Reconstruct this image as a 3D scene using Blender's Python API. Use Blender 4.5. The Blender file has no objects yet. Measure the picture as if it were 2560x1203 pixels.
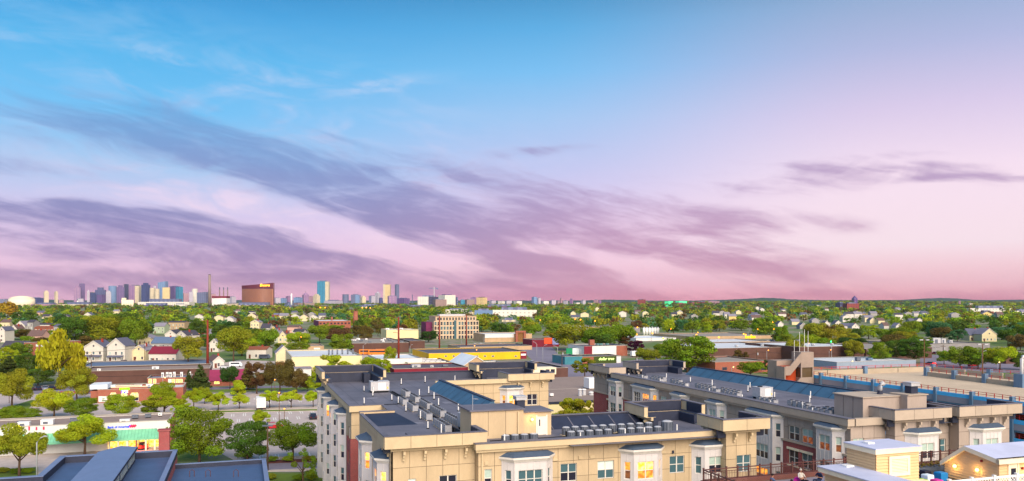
import bpy, math, random
import numpy as np
from mathutils import Vector
R = random.Random(7)
D = bpy.data
COL = bpy.context.scene.collection
sc = bpy.context.scene

# ---------------------------------------------------------------- camera, sky, sun, exposure
def lin(c):
    return tuple(x / 12.92 if x <= .04045 else ((x + .055) / 1.055) ** 2.4 for x in c)
def hx(s):
    return lin(tuple(int(s[i:i + 2], 16) / 255 for i in (0, 2, 4)))

cd = D.cameras.new('camera'); cam = D.objects.new('camera', cd); COL.objects.link(cam)
cam.location = (0, 0, 30); cam.rotation_euler = (math.radians(90), 0, 0)
cd.sensor_width = 36; cd.lens = 36 * 2000 / 2560; cd.shift_y = (752 - 601.5) / 2560
cd.clip_start = 1; cd.clip_end = 60000
sc.camera = cam

SUN_AZ, SUN_EL = math.radians(158), math.radians(34)      # behind the camera, to the right (clockwise from +Y)
sd_ = D.lights.new('sun', 'SUN'); sd_.energy = 4.7; sd_.angle = math.radians(58); sd_.color = (1, .85, .70)
sun = D.objects.new('sun', sd_); COL.objects.link(sun)
sv = Vector((math.sin(SUN_AZ) * math.cos(SUN_EL), math.cos(SUN_AZ) * math.cos(SUN_EL), math.sin(SUN_EL)))
sun.rotation_euler = sv.to_track_quat('Z', 'Y').to_euler(); sun.location = sv * 200

vs = sc.view_settings
vs.view_transform = 'Standard'; vs.look = 'None'; vs.exposure = 0.4; vs.gamma = 1; vs.use_curve_mapping = False

world = D.worlds.new('World'); sc.world = world; world.use_nodes = True
class NT:
    def __init__(s, nt): s.nt = nt
    def n(s, t, **k):
        o = s.nt.nodes.new(t)
        for a, b in k.items(): setattr(o, a, b)
        return o
    def put(s, sock, v):
        if hasattr(v, 'is_linked'): s.nt.links.new(v, sock)
        elif hasattr(v, '__len__'):
            sock.default_value = tuple(v) + (1,) if len(sock.default_value) == 4 and len(v) == 3 else v
        else: sock.default_value = v
    def m(s, op, a, b=None, c=None, clamp=False):
        o = s.n('ShaderNodeMath', operation=op, use_clamp=clamp)
        for i, x in enumerate((a, b, c)):
            if x is not None: s.put(o.inputs[i], x)
        return o.outputs[0]
    def ss(s, x, a, b):
        o = s.n('ShaderNodeMapRange', interpolation_type='SMOOTHSTEP')
        s.put(o.inputs[0], x); o.inputs[1].default_value = a; o.inputs[2].default_value = b
        return o.outputs[0]
    def mix(s, f, a, b, bt='MIX'):
        o = s.n('ShaderNodeMix', data_type='RGBA', blend_type=bt)
        s.put(o.inputs[0], f); s.put(o.inputs[6], a); s.put(o.inputs[7], b)
        return o.outputs[2]
    def ramp(s, x, stops):
        o = s.n('ShaderNodeValToRGB'); e = o.color_ramp.elements
        while len(e) < len(stops): e.new(.5)
        for i, (p, c) in enumerate(stops): e[i].position = p; e[i].color = tuple(c) + (1,)
        s.put(o.inputs[0], x); return o.outputs[0]
    def noise(s, vec, scale, detail=4, rough=.55, dist=0.):
        o = s.n('ShaderNodeTexNoise'); s.put(o.inputs['Vector'], vec)
        o.inputs['Scale'].default_value = scale; o.inputs['Detail'].default_value = detail
        o.inputs['Roughness'].default_value = rough; o.inputs['Distortion'].default_value = dist
        return o.outputs[0]
    def xyz(s, x, y, z):
        o = s.n('ShaderNodeCombineXYZ')
        for i, v in enumerate((x, y, z)): s.put(o.inputs[i], v)
        return o.outputs[0]
    def sep(s, v):
        o = s.n('ShaderNodeSeparateXYZ'); s.put(o.inputs[0], v); return o.outputs

def build_sky():
    nt = world.node_tree; nt.nodes.clear(); N = NT(nt)
    d = N.sep(N.n('ShaderNodeTexCoord').outputs['Generated'])
    x, y, z = d
    hr = N.m('SQRT', N.m('ADD', N.m('MULTIPLY', x, x), N.m('MULTIPLY', y, y)))
    sx = N.m('DIVIDE', x, N.m('MAXIMUM', hr, .001))                # sine of the azimuth
    az = N.m('ARCTAN2', x, y)
    el = N.m('ARCTAN2', N.m('MAXIMUM', z, 0.), hr)                 # elevation
    e = N.m('DIVIDE', el, .45, clamp=True)
    left = N.ramp(e, [(0, hx('eeb0cc')), (.10, hx('f4cce6')), (.22, hx('dacdf0')), (.34, hx('aacdf4')), (.48, hx('74c4f8')), (.62, hx('58b8f0')), (.72, hx('46a6e4')), (.84, hx('3288c6')), (1, hx('2e80be'))])
    mid = N.ramp(e, [(0, hx('f8a6bc')), (.10, hx('ffd0e4')), (.20, hx('f4d4f0')), (.34, hx('c9caf2')), (.50, hx('a6caf4')), (.62, hx('7ec2f4')), (.73, hx('60b0e6')), (.84, hx('4690c4')), (1, hx('4089be'))])
    right = N.ramp(e, [(0, hx('fba6ae')), (.06, hx('ffc8d0')), (.14, hx('ffe6ee')), (.32, hx('fbe4f4')), (.48, hx('dccdec')), (.62, hx('b5bce2')), (.74, hx('98b0d6')), (.84, hx('7094b8')), (1, hx('688db2'))])
    base = N.mix(N.ss(sx, -.42, .12), left, mid)
    base = N.mix(N.ss(sx, .02, .44), base, right)
    # streaks that sink to the right; the angles are bent by noise so that no edge is straight
    warp = N.n('ShaderNodeTexNoise'); N.put(warp.inputs['Vector'], N.xyz(N.m('MULTIPLY', az, 3.2), N.m('MULTIPLY', el, 9.), 3.)); warp.inputs['Detail'].default_value = 3
    warp.inputs['Scale'].default_value = 1.3
    w = N.sep(warp.outputs['Color'])
    across = N.m('ADD', el, N.m('MULTIPLY', az, .25))
    across = N.m('ADD', across, N.m('MULTIPLY', N.m('SUBTRACT', w[0], .5), .05))
    along = N.m('ADD', az, N.m('MULTIPLY', N.m('SUBTRACT', w[1], .5), .10))
    n1 = N.noise(N.xyz(N.m('MULTIPLY', along, 6.), N.m('MULTIPLY', across, 25.), 1.), 1., 7, .62, .55)
    n2 = N.noise(N.xyz(N.m('MULTIPLY', along, 9.), N.m('MULTIPLY', across, 75.), 5.), 1., 6, .62, .5)
    n4 = N.noise(N.xyz(N.m('MULTIPLY', along, 7.), N.m('MULTIPLY', el, 24.), 9.), 1., 6, .64, .9)
    dens = N.m('ADD', N.m('ADD', N.m('MULTIPLY', n1, .38), N.m('MULTIPLY', n2, .28)), N.m('MULTIPLY', n4, .34))
    el_, az_ = N.m('ADD', el, N.m('MULTIPLY', N.m('SUBTRACT', w[2], .5), .05)), along
    pos = N.xyz(az_, el_, 0.)
    def total(bl):
        t = None
        for cx, cy, rx, ry, rot, wt in bl:
            A0 = math.atan((cx - 1280) / 2000); E0 = math.atan((752 - cy) / 2000 * math.cos(A0))
            mp = N.n('ShaderNodeMapping', vector_type='TEXTURE'); N.put(mp.inputs[0], pos)
            mp.inputs[1].default_value = (A0, E0, 0); mp.inputs[2].default_value = (0, 0, -rot); mp.inputs[3].default_value = (rx / 2000, ry / 2000, 1)
            dp = N.n('ShaderNodeVectorMath', operation='DOT_PRODUCT'); N.put(dp.inputs[0], mp.outputs[0]); N.put(dp.inputs[1], mp.outputs[0])
            g = N.m('POWER', .3679, dp.outputs['Value'])
            t = N.m('MULTIPLY', g, wt) if t is None else N.m('MULTIPLY_ADD', g, wt, t)
        return t
    dark = total([(620, 385, 560, 80, .17, .62), (300, 320, 330, 60, .06, .42), (840, 470, 400, 64, .26, .85), (1080, 560, 380, 60, .32, 1.0), (1420, 560, 520, 60, .20, .85), (1300, 450, 420, 40, .2, .5),
                  (1720, 640, 380, 44, .22, .75), (1880, 545, 280, 34, .06, .75), (120, 520, 380, 34, .08, .95), (540, 580, 380, 38, .20, 1.0), (120, 590, 420, 44, .10, .85), (460, 650, 520, 44, .05, .85),
                  (60, 700, 520, 30, .02, .85), (860, 690, 430, 34, .08, .75), (1320, 690, 200, 44, -.15, .85), (1480, 738, 430, 24, 0, .85), (1950, 730, 400, 18, 0, .45),
                  (2150, 415, 240, 12, .07, .85), (2430, 446, 320, 13, .09, 1.05), (2640, 715, 280, 40, -.20, 1.0), (1830, 470, 280, 26, .02, .5), (1400, 375, 140, 13, .0, .65), (2200, 390, 180, 10, .0, .4), (30, 420, 320, 26, .1, .55),
                  (790, 560, 260, 26, .24, -.75), (1010, 625, 260, 22, .26, -.6), (230, 475, 420, 24, .1, -.6), (1560, 660, 260, 22, .18, -.7), (330, 628, 260, 12, .05, -.5), (1140, 485, 120, 22, .2, -.6), (150, 680, 320, 10, .02, -.5), (1150, 700, 220, 14, .05, -.4)])
    lightm = total([(620, 300, 700, 150, .2, .75), (370, 128, 60, 14, .1, 1.0), (880, 195, 220, 26, .05, 1.0), (820, 590, 420, 60, .25, .9), (1150, 480, 160, 45, .2, .9), (250, 480, 480, 60, .1, .5), (350, 700, 700, 65, 0, .8), (1300, 660, 400, 60, .1, .8), (1650, 640, 400, 50, .2, .6)])
    cd1 = N.ss(N.m('ADD', N.m('MULTIPLY', N.m('MINIMUM', dark, 1.15), .74), N.m('MULTIPLY', N.m('SUBTRACT', dens, .5), 4.0)), .07, 1.08)
    cd1 = N.m('MULTIPLY', cd1, N.ss(dark, .04, .4))
    cl = N.m('MULTIPLY', N.ss(N.m('ADD', N.m('MULTIPLY', n1, .4), N.m('MULTIPLY', n4, .6)), .42, .66), N.m('MINIMUM', lightm, 1.))
    dcol = N.ramp(e, [(0, hx('b878a4')), (.09, hx('9c7cae')), (.2, hx('7f7ab2')), (.34, hx('7a90c8')), (.46, hx('68a2da')), (1, hx('6a9cd0'))])
    dcol = N.mix(N.ss(sx, -.26, .2), dcol, N.ramp(e, [(0, hx('d8849a')), (.12, hx('c48cae')), (.3, hx('b496c0')), (1, hx('a0a0c8'))]))
    lcol = N.ramp(e, [(0, hx('f2b4c6')), (.16, hx('ffe0f0')), (.36, hx('ecdcf8')), (.7, hx('a8d4f6')), (1, hx('9cc8ee'))])
    c = N.mix(N.m('MULTIPLY', cl, .9), base, lcol)
    c = N.mix(N.m('MULTIPLY', cd1, .84), c, dcol)
    # a little of the physical dusk sky underneath
    sk = N.n('ShaderNodeTexSky', sky_type='NISHITA', sun_disc=False)
    sk.sun_elevation = SUN_EL; sk.sun_rotation = SUN_AZ
    skc = N.n('ShaderNodeVectorMath', operation='SCALE'); N.put(skc.inputs[0], sk.outputs[0]); skc.inputs[3].default_value = .08
    c = N.mix(.97, skc.outputs[0], c)
    bg = N.n('ShaderNodeBackground'); N.put(bg.inputs[0], c); bg.inputs[1].default_value = .77
    out = N.n('ShaderNodeOutputWorld'); nt.links.new(bg.outputs[0], out.inputs[0])
build_sky()
world.cycles.sampling_method = 'MANUAL'; world.cycles.sample_map_resolution = 128
sc.cycles.max_bounces = 5; sc.cycles.diffuse_bounces = 3; sc.cycles.glossy_bounces = 2; sc.cycles.transmission_bounces = 2
sc.cycles.transparent_max_bounces = 6; sc.cycles.volume_bounces = 0
sc.cycles.use_denoising = True
# ---------------------------------------------------------------- helpers
GA = math.atan(677 / 2000)          # the town's street grid is turned by this angle against the view
def rot(x, y, a): return (x * math.cos(a) - y * math.sin(a), x * math.sin(a) + y * math.cos(a))
def ground(px, py, z=0.):            # photo measurement -> place in the world at height z
    d = (30 - z) * 2000 / (py - 752); return ((px - 1280) / 2000 * d, d)
def grid(px, py, z=0.): return rot(*ground(px, py, z), -GA)
def v_at(px, u):                     # on the plane u = const of the grid
    k = (px - 1280) / 2000; return u * (k * math.cos(GA) + math.sin(GA)) / (math.cos(GA) - k * math.sin(GA))
def u_at(px, v):
    k = (px - 1280) / 2000; return v * (math.cos(GA) - k * math.sin(GA)) / (k * math.cos(GA) + math.sin(GA))
def z_at(py, v, u): return 30 - (py - 752) * (v * math.sin(GA) + u * math.cos(GA)) / 2000

class MB:
    def __init__(s): s.v = []; s.f = []; s.m = []
    def face(s, pts, m=0):
        i = len(s.v); s.v += [tuple(p) for p in pts]; s.f.append(tuple(range(i, i + len(pts)))); s.m.append(m); return s
    def box(s, x0, x1, y0, y1, z0, z1, m=0):
        i = len(s.v)
        s.v += [(x, y, z) for z in (z0, z1) for x, y in ((x0, y0), (x1, y0), (x1, y1), (x0, y1))]
        for q in ((0, 3, 2, 1), (4, 5, 6, 7), (0, 1, 5, 4), (1, 2, 6, 5), (2, 3, 7, 6), (3, 0, 4, 7)):
            s.f.append(tuple(i + k for k in q)); s.m.append(m)
        return s
    def prism(s, poly, z0, z1, m=0, mt=None, top=None):   # poly counter-clockwise; top = another outline for the upper end
        n = len(poly); i = len(s.v); tp = top or poly
        s.v += [(x, y, z0) for x, y in poly] + [(x, y, z1) for x, y in tp]
        for k in range(n):
            j = (k + 1) % n; s.f.append((i + k, i + j, i + n + j, i + n + k)); s.m.append(m)
        s.f.append(tuple(i + n + k for k in range(n))); s.m.append(m if mt is None else mt)
        s.f.append(tuple(i + n - 1 - k for k in range(n))); s.m.append(m)
        return s
    def cyl(s, x, y, z0, z1, r0, r1=None, n=10, m=0, mt=None):
        r1 = r0 if r1 is None else r1
        c = [(math.cos(6.28318 * k / n), math.sin(6.28318 * k / n)) for k in range(n)]
        return s.prism([(x + r0 * a, y + r0 * b) for a, b in c], z0, z1, m, mt, [(x + r1 * a, y + r1 * b) for a, b in c])
    def tube(s, pts, r, n=5, m=0):       # round bar through points; r a number or one per point
        pts = [Vector(p) for p in pts]; rs = r if hasattr(r, '__len__') else [r] * len(pts)
        base = len(s.v)
        for k, p in enumerate(pts):
            t = (pts[min(k + 1, len(pts) - 1)] - pts[max(k - 1, 0)]).normalized()
            a = t.cross(Vector((0, 0, 1)) if abs(t.z) < .9 else Vector((1, 0, 0))).normalized(); b = t.cross(a)
            for j in range(n):
                w = 6.28318 * j / n; q = p + (a * math.cos(w) + b * math.sin(w)) * rs[k]; s.v.append(tuple(q))
        for k in range(len(pts) - 1):
            for j in range(n):
                a0 = base + k * n + j; a1 = base + k * n + (j + 1) % n
                s.f.append((a0, a0 + n, a1 + n, a1)); s.m.append(m)
        s.f.append(tuple(base + j for j in range(n))); s.m.append(m)
        e = base + (len(pts) - 1) * n; s.f.append(tuple(e + n - 1 - j for j in range(n))); s.m.append(m)
        return s
    def ball(s, c, r, n=8, k=5, m=0):
        rx, ry, rz = r if hasattr(r, '__len__') else (r, r, r)
        b = len(s.v)
        for i in range(k + 1):
            t = math.pi * i / k
            for j in range(n):
                w = 6.28318 * j / n
                s.v.append((c[0] + rx * math.sin(t) * math.cos(w), c[1] + ry * math.sin(t) * math.sin(w), c[2] - rz * math.cos(t)))
        for i in range(k):
            for j in range(n):
                q = (b + i * n + j, b + i * n + (j + 1) % n, b + (i + 1) * n + (j + 1) % n, b + (i + 1) * n + j)
                s.f.append(q); s.m.append(m)
        return s
    def mesh(s, name, mats, off=(0, 0, 0), smooth=False):
        me = D.meshes.new(name)
        me.from_pydata([(a - off[0], b - off[1], c - off[2]) for a, b, c in s.v], [], s.f)
        for x in (mats if isinstance(mats, (list, tuple)) else [mats]): me.materials.append(x)
        me.polygons.foreach_set('material_index', s.m)
        if smooth: me.polygons.foreach_set('use_smooth', [True] * len(s.f))
        me.update(); return me

ORI = {}
def put(name, data, parent=None):
    o = D.objects.new(name, data); COL.objects.link(o)
    if parent is not None: o.parent = parent
    return o
def tag(o, label, cat=None, group=None):
    o['label'] = label
    if cat: o['category'] = cat
    if group: o['group'] = group
    return o
def thing(name, label, cat, o=(0, 0, 0), yaw=GA, group=None):
    e = put(name, None); x, y = rot(o[0], o[1], yaw); e.location = (x, y, o[2]); e.rotation_euler = (0, 0, yaw)
    e.empty_display_size = .5; ORI[e.name] = tuple(o); return tag(e, label, cat, group)
def part(name, mb, mats, parent, label=None, kind=None, smooth=False):
    o = put(name, mb.mesh(name, mats, ORI[parent.name], smooth), parent); ORI[o.name] = ORI[parent.name]
    if label: o['label'] = label
    if kind: o['kind'] = kind
    return o
def solo(name, mb, mats, label, cat, o=(0, 0, 0), yaw=GA, group=None, smooth=False):
    e = put(name, mb.mesh(name, mats, o, smooth)); x, y = rot(o[0], o[1], yaw); e.location = (x, y, o[2]); e.rotation_euler = (0, 0, yaw)
    ORI[e.name] = tuple(o); return tag(e, label, cat, group)
def struct(name, mb, mats, yaw=0., kind='structure'):
    e = put(name, mb.mesh(name, mats)); e.rotation_euler = (0, 0, yaw); e['kind'] = kind; ORI[e.name] = (0, 0, 0); return e
def inst(name, me, parent, loc, rz=0., label=None):
    o = put(name, me, parent); f = ORI[parent.name]; o.location = (loc[0] - f[0], loc[1] - f[1], loc[2] - f[2]); o.rotation_euler = (0, 0, rz)
    if label: o['label'] = label
    return o
def copy_tree(o, parent=None):
    c = o.copy(); COL.objects.link(c); c.parent = parent
    for ch in [x for x in o.children]: copy_tree(ch, c)
    return c

# ---------------------------------------------------------------- materials
MC = {}
def mat(name, col, rough=.75, var=.10, scale=1.2, spec=.3, bump=0., metal=0., fine=0., streak=None, objvar=0.):
    if name in MC: return MC[name]
    m = D.materials.new(name); m.use_nodes = True; N = NT(m.node_tree); b = m.node_tree.nodes['Principled BSDF']
    c = hx(col) if isinstance(col, str) else col
    b.inputs['Roughness'].default_value = rough; b.inputs['Specular IOR Level'].default_value = spec; b.inputs['Metallic'].default_value = metal
    if var:
        tc = N.n('ShaderNodeTexCoord').outputs['Object']
        if streak:
            mp = N.n('ShaderNodeMapping'); N.put(mp.inputs[0], tc); mp.inputs[3].default_value = streak; tc = mp.outputs[0]
        n = N.noise(tc, scale, 5, .62, .3)
        if fine: n = N.m('ADD', N.m('MULTIPLY', n, 1 - fine), N.m('MULTIPLY', N.noise(tc, scale * 14, 3, .6), fine))
        f = N.ss(n, .28, .72)
        bc = N.mix(f, [x * (1 - var) for x in c], [min(1, x * (1 + var)) for x in c])
        if objvar:
            hv = N.n('ShaderNodeHueSaturation'); N.put(hv.inputs['Color'], bc); N.put(hv.inputs['Value'], N.m('ADD', N.m('MULTIPLY', N.n('ShaderNodeObjectInfo').outputs['Random'], 2 * objvar), 1 - objvar)); bc = hv.outputs[0]
        N.put(b.inputs['Base Color'], bc)
        if bump:
            bp = N.n('ShaderNodeBump'); bp.inputs['Strength'].default_value = bump; bp.inputs['Distance'].default_value = .05; N.put(bp.inputs['Height'], n)
            N.put(b.inputs['Normal'], bp.outputs[0])
    else: b.inputs['Base Color'].default_value = c + (1,)
    MC[name] = m; return m
def emit(name, col, s):
    if name in MC: return MC[name]
    m = D.materials.new(name); m.use_nodes = True; b = m.node_tree.nodes['Principled BSDF']; c = hx(col)
    b.inputs['Base Color'].default_value = c + (1,); b.inputs['Emission Color'].default_value = c + (1,); b.inputs['Emission Strength'].default_value = s
    MC[name] = m; return m
def glass(name, col, rough=.08):
    if name in MC: return MC[name]
    m = mat(name, col, rough, 0, spec=.6); return m
def lit(name, c0, c1, s):            # a lit room behind glass: uneven warm light
    if name in MC: return MC[name]
    m = D.materials.new(name); m.use_nodes = True; N = NT(m.node_tree); b = m.node_tree.nodes['Principled BSDF']
    tc = N.n('ShaderNodeTexCoord').outputs['Object']; n = N.noise(tc, 1.9, 2, .5)
    c = N.mix(N.ss(n, .35, .65), hx(c0), hx(c1)); b.inputs['Base Color'].default_value = (.1, .06, .03, 1); b.inputs['Roughness'].default_value = .15
    N.put(b.inputs['Emission Color'], c); b.inputs['Emission Strength'].default_value = s
    MC[name] = m; return m
def brickmat(name, c, c2, mortar, sx=1., scale=1.):
    if name in MC: return MC[name]
    m = D.materials.new(name); m.use_nodes = True; N = NT(m.node_tree); b = m.node_tree.nodes['Principled BSDF']
    p = N.sep(N.n('ShaderNodeTexCoord').outputs['Object'])
    v = N.xyz(N.m('ADD', p[0], p[1]), p[2], 0.)
    t = N.n('ShaderNodeTexBrick'); N.put(t.inputs[0], v); t.inputs['Scale'].default_value = scale
    t.inputs['Color1'].default_value = hx(c) + (1,); t.inputs['Color2'].default_value = hx(c2) + (1,); t.inputs['Mortar'].default_value = hx(mortar) + (1,)
    t.inputs['Mortar Size'].default_value = .012; t.inputs['Brick Width'].default_value = .23; t.inputs['Row Height'].default_value = .075
    n = N.noise(N.n('ShaderNodeTexCoord').outputs['Object'], .6, 4)
    N.put(b.inputs['Base Color'], N.mix(N.m('MULTIPLY', N.ss(n, .3, .7), .35), t.outputs[0], hx(c2)))
    b.inputs['Roughness'].default_value = .85; MC[name] = m; return m
def gridmat(name, wall, win, sx, sz, fx=.5, fz=.5, rough=.35, spec=.5):   # far facades: floors and bays too small to be told apart
    if name in MC: return MC[name]
    m = D.materials.new(name); m.use_nodes = True; N = NT(m.node_tree); b = m.node_tree.nodes['Principled BSDF']
    tc = N.n('ShaderNodeTexCoord').outputs['Object']; p = N.sep(tc)
    h = N.m('ADD', p[0], p[1])
    a = N.m('LESS_THAN', N.m('FRACT', N.m('DIVIDE', h, sx)), fx); c = N.m('LESS_THAN', N.m('FRACT', N.m('DIVIDE', p[2], sz)), fz)
    w = N.m('MULTIPLY', a, c)
    n = N.noise(tc, .03, 3)
    base = N.mix(w, hx(wall), hx(win)); base = N.mix(N.m('MULTIPLY', N.ss(n, .35, .65), .25), base, [x * .6 for x in hx(wall)])
    N.put(b.inputs['Base Color'], base); b.inputs['Roughness'].default_value = rough; b.inputs['Specular IOR Level'].default_value = spec
    MC[name] = m; return m

M = dict(tbrick=brickmat('terrace_brick', '7a3c34', '663028', '7a6258'),
   
    tan=mat('tan_panel', 'c0aa88', .7, .10, .9, fine=.3, streak=(1, 1, .22), objvar=.05), tan2=mat('tan_cornice', 'c8b38f', .7, .09, .8, fine=.3, objvar=.04), joint=mat('panel_joint', '6a5c4c', .9, .1),
    grey=mat('grey_panel', 'a6978b', .7, .10, .9, fine=.3, streak=(1, 1, .22), objvar=.05), greyjoint=mat('grey_joint', '5c5450', .9, .1), white=mat('white_trim', 'd8d2c8', .55, .05, 2), whitep=mat('white_panel', 'cfc9c6', .6, .05, .8),
    mem=mat('roof_membrane', '66646e', .6, .24, .22, fine=.3, bump=.05), memd=mat('dark_membrane', '2d3244', .5, .22, .6, fine=.3), memb=mat('blue_membrane', '3f5f78', .5, .18, .5, fine=.3),
    shingle=mat('dark_bay_roof', '46566a', .8, .2, 2.5, fine=.5), brick=brickmat('red_brick', 'a8383c', '8c2e34', '9a766c'), brickfar=mat('brick_far', '9a3a2a', .85, .15, .4, fine=.4),
    gdark=glass('window_dark', '2a2c3a'), gblue=glass('window_teal', '48666e'), blind=mat('window_blind', 'a9bdb2', .5, .08, 3), blindw=mat('bright_blind', 'd6e8da', .5, .06, 3),
    gl=lit('window_lit', 'd06a1c', 'ffb040', 1.3), gl2=lit('window_lit_bright', 'ff9a20', 'ffe27a', 2.0), glred=lit('window_lit_dim', '6a2c22', 'b4602a', .55),
    metal=mat('pale_metal', 'b4b4b6', .45, .1, 3, .5), metald=mat('condenser_grey', '5d6470', .5, .2, 4, .5), black=mat('black_rubber', '15161c', .8, .1), pipe=mat('white_pipe', 'e8e6e2', .5, 0),
    conc=mat('concrete', 'a89a86', .85, .12, .3, fine=.4), gblu=mat('garage_blue', '52baf4', .5, .08, .4), gcol=mat('garage_steel', '5f7a94', .5, .12, .6), gspan=mat('garage_spandrel', '9c94a0', .8, .1, .3), gred=mat('garage_rail', 'b8302e', .5, .08), gin=mat('garage_inside', 'a8401c', .9, .25, .2),
    deck=mat('garage_deck', 'c2ae94', .85, .14, .12, fine=.4), siding=mat('yellow_siding', 'd9b687', .65, .05, .8), rail=mat('brown_rail', '5e3c36', .5, .1), wroof=mat('white_roof', 'bcc0d6', .6, .08, .5), cream=mat('cream_trim', 'efe0c0', .6, .05, 1.5),
    asphalt=mat('asphalt', 'b6a8a2', .9, .16, .05, fine=.5), road=mat('road_asphalt', '7c7684', .9, .14, .08, fine=.5), grass=mat('grass', '5f7424', .95, .25, .3, fine=.5), mulch=mat('mulch', '5c2f26', .95, .2, 1.), line=mat('road_paint', 'd9d6cf', .8, .15, 3), kerb=mat('kerb', 'a9a094', .9, .1, 1),
    wood=mat('bark', '5a4636', .95, .2, 3), rust=mat('rusted_steel', '7e2f20', .7, .2, .6, fine=.3), pole=mat('galvanised_pole', 'a9acb0', .45, .06, 2, .5), bronze=mat('bronze_pole', '6a4a30', .6, .1, 2), lamp=emit('lamp_glow', 'ff9420', 3.4), lampw=emit('lamp_white', 'ffd070', 4), tail=emit('tail_light', 'ff1a0c', 8), head=emit('head_light', 'fff0c8', 6),
    tyre=mat('tyre', '17171a', .9, .1), skin=mat('skin', 'b98468', .6, 0), hair=mat('dark_hair', '1c1416', .8, 0))

# ---------------------------------------------------------------- facade kit
def rects_minus(s0, s1, z0, z1, ops):
    xs = sorted({s0, s1} | {min(max(a, s0), s1) for o in ops for a in o[:2]}); zs = sorted({z0, z1} | {min(max(a, z0), z1) for o in ops for a in o[2:4]})
    out = []
    for i in range(len(zs) - 1):
        run = None
        for j in range(len(xs) - 1):
            cx, cz = (xs[j] + xs[j + 1]) / 2, (zs[i] + zs[i + 1]) / 2
            if any(o[0] < cx < o[1] and o[2] < cz < o[3] for o in ops):
                if run: out.append(run); run = None
            elif run: run = (run[0], xs[j + 1], zs[i], zs[i + 1])
            else: run = (xs[j], xs[j + 1], zs[i], zs[i + 1])
        if run: out.append(run)
    return out
class Plane:      # an upright plane: s runs to the right as seen from outside, n outwards
    def __init__(p, o, sd): p.o = o; p.sd = sd; p.nd = (sd[1], -sd[0]); p.rz = math.atan2(sd[1], sd[0])
    def __call__(p, s, z, n=0.): return (p.o[0] + p.sd[0] * s + p.nd[0] * n, p.o[1] + p.sd[1] * s + p.nd[1] * n, z)
    def rect(p, mb, s0, s1, z0, z1, n=0., m=0): mb.face([p(s0, z0, n), p(s1, z0, n), p(s1, z1, n), p(s0, z1, n)], m)
    def slab(p, mb, s0, s1, z0, z1, n0, n1, m=0):
        a = [p(s0, z0, n1), p(s1, z0, n1), p(s1, z1, n1), p(s0, z1, n1)]; b = [p(s0, z0, n0), p(s1, z0, n0), p(s1, z1, n0), p(s0, z1, n0)]
        mb.face(a, m)
        for k in range(4): j = (k + 1) % 4; mb.face([a[k], b[k], b[j], a[j]], m)
        mb.face(b[::-1], m)
    def reveal(p, mb, o, d=.16, m=0):
        s0, s1, z0, z1 = o[:4]
        for a, b in (((s0, z0), (s1, z0)), ((s1, z0), (s1, z1)), ((s1, z1), (s0, z1)), ((s0, z1), (s0, z0))):
            mb.face([p(*a), p(*a, -d), p(*b, -d), p(*b)], m)
WC = {}
def win_meshes(w, h, n, frame):
    k = (round(w, 2), round(h, 2), n, frame.name)
    if k in WC: return WC[k]
    f = MB(); t = .07
    f.box(-w / 2, w / 2, 0, .08, 0, t).box(-w / 2, w / 2, 0, .08, h - t, h).box(-w / 2, -w / 2 + t, 0, .08, t, h - t).box(w / 2 - t, w / 2, 0, .08, t, h - t)
    f.box(-w / 2 + t, w / 2 - t, .01, .07, h / 2 - .035, h / 2 + .035)
    for i in range(1, n):
        x = -w / 2 + w * i / n; f.box(x - .06, x + .06, .002, .075, t, h / 2 - .035); f.box(x - .06, x + .06, .002, .075, h / 2 + .035, h - t)
    a = MB(); a.face([(-w / 2 + t, .05, h / 2), (w / 2 - t, .05, h / 2), (w / 2 - t, .05, h - t), (-w / 2 + t, .05, h - t)])
    b = MB(); b.face([(-w / 2 + t, .055, t), (w / 2 - t, .055, t), (w / 2 - t, .055, h / 2), (-w / 2 + t, .055, h / 2)])
    WC[k] = (f.mesh('window', frame), a, b, {}); return WC[k]
def window(par, P, o, kind='d', n=1, frame=None, flat=False):
    s0, s1, z0, z1 = o[:4]; frame = frame or M['white']
    me, a, b, pc = win_meshes(s1 - s0, z1 - z0, n, frame)
    up, lo = {'d': ('gblue', 'gdark'), 'b': ('blind', 'gdark'), 'w': ('blindw', 'gblue'), 'l': ('gl', 'glred'), 'L': ('gl2', 'gl'), 'r': ('blind', 'glred'), 'x': ('gdark', 'gdark'), 't': ('gblue', 'gblue')}[kind]
    loc = P((s0 + s1) / 2, z0, -.10)
    w = inst('window_frame' if flat else 'window', me, par, loc, P.rz)
    for mb, mn in ((a, up), (b, lo)):
        if (mn, id(mb)) not in pc: pc[(mn, id(mb))] = mb.mesh('pane', M[mn])
        if flat: inst('pane', pc[(mn, id(mb))], par, loc, P.rz)
        else: put('pane', pc[(mn, id(mb))], w)
    return w
PC = {}
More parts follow.
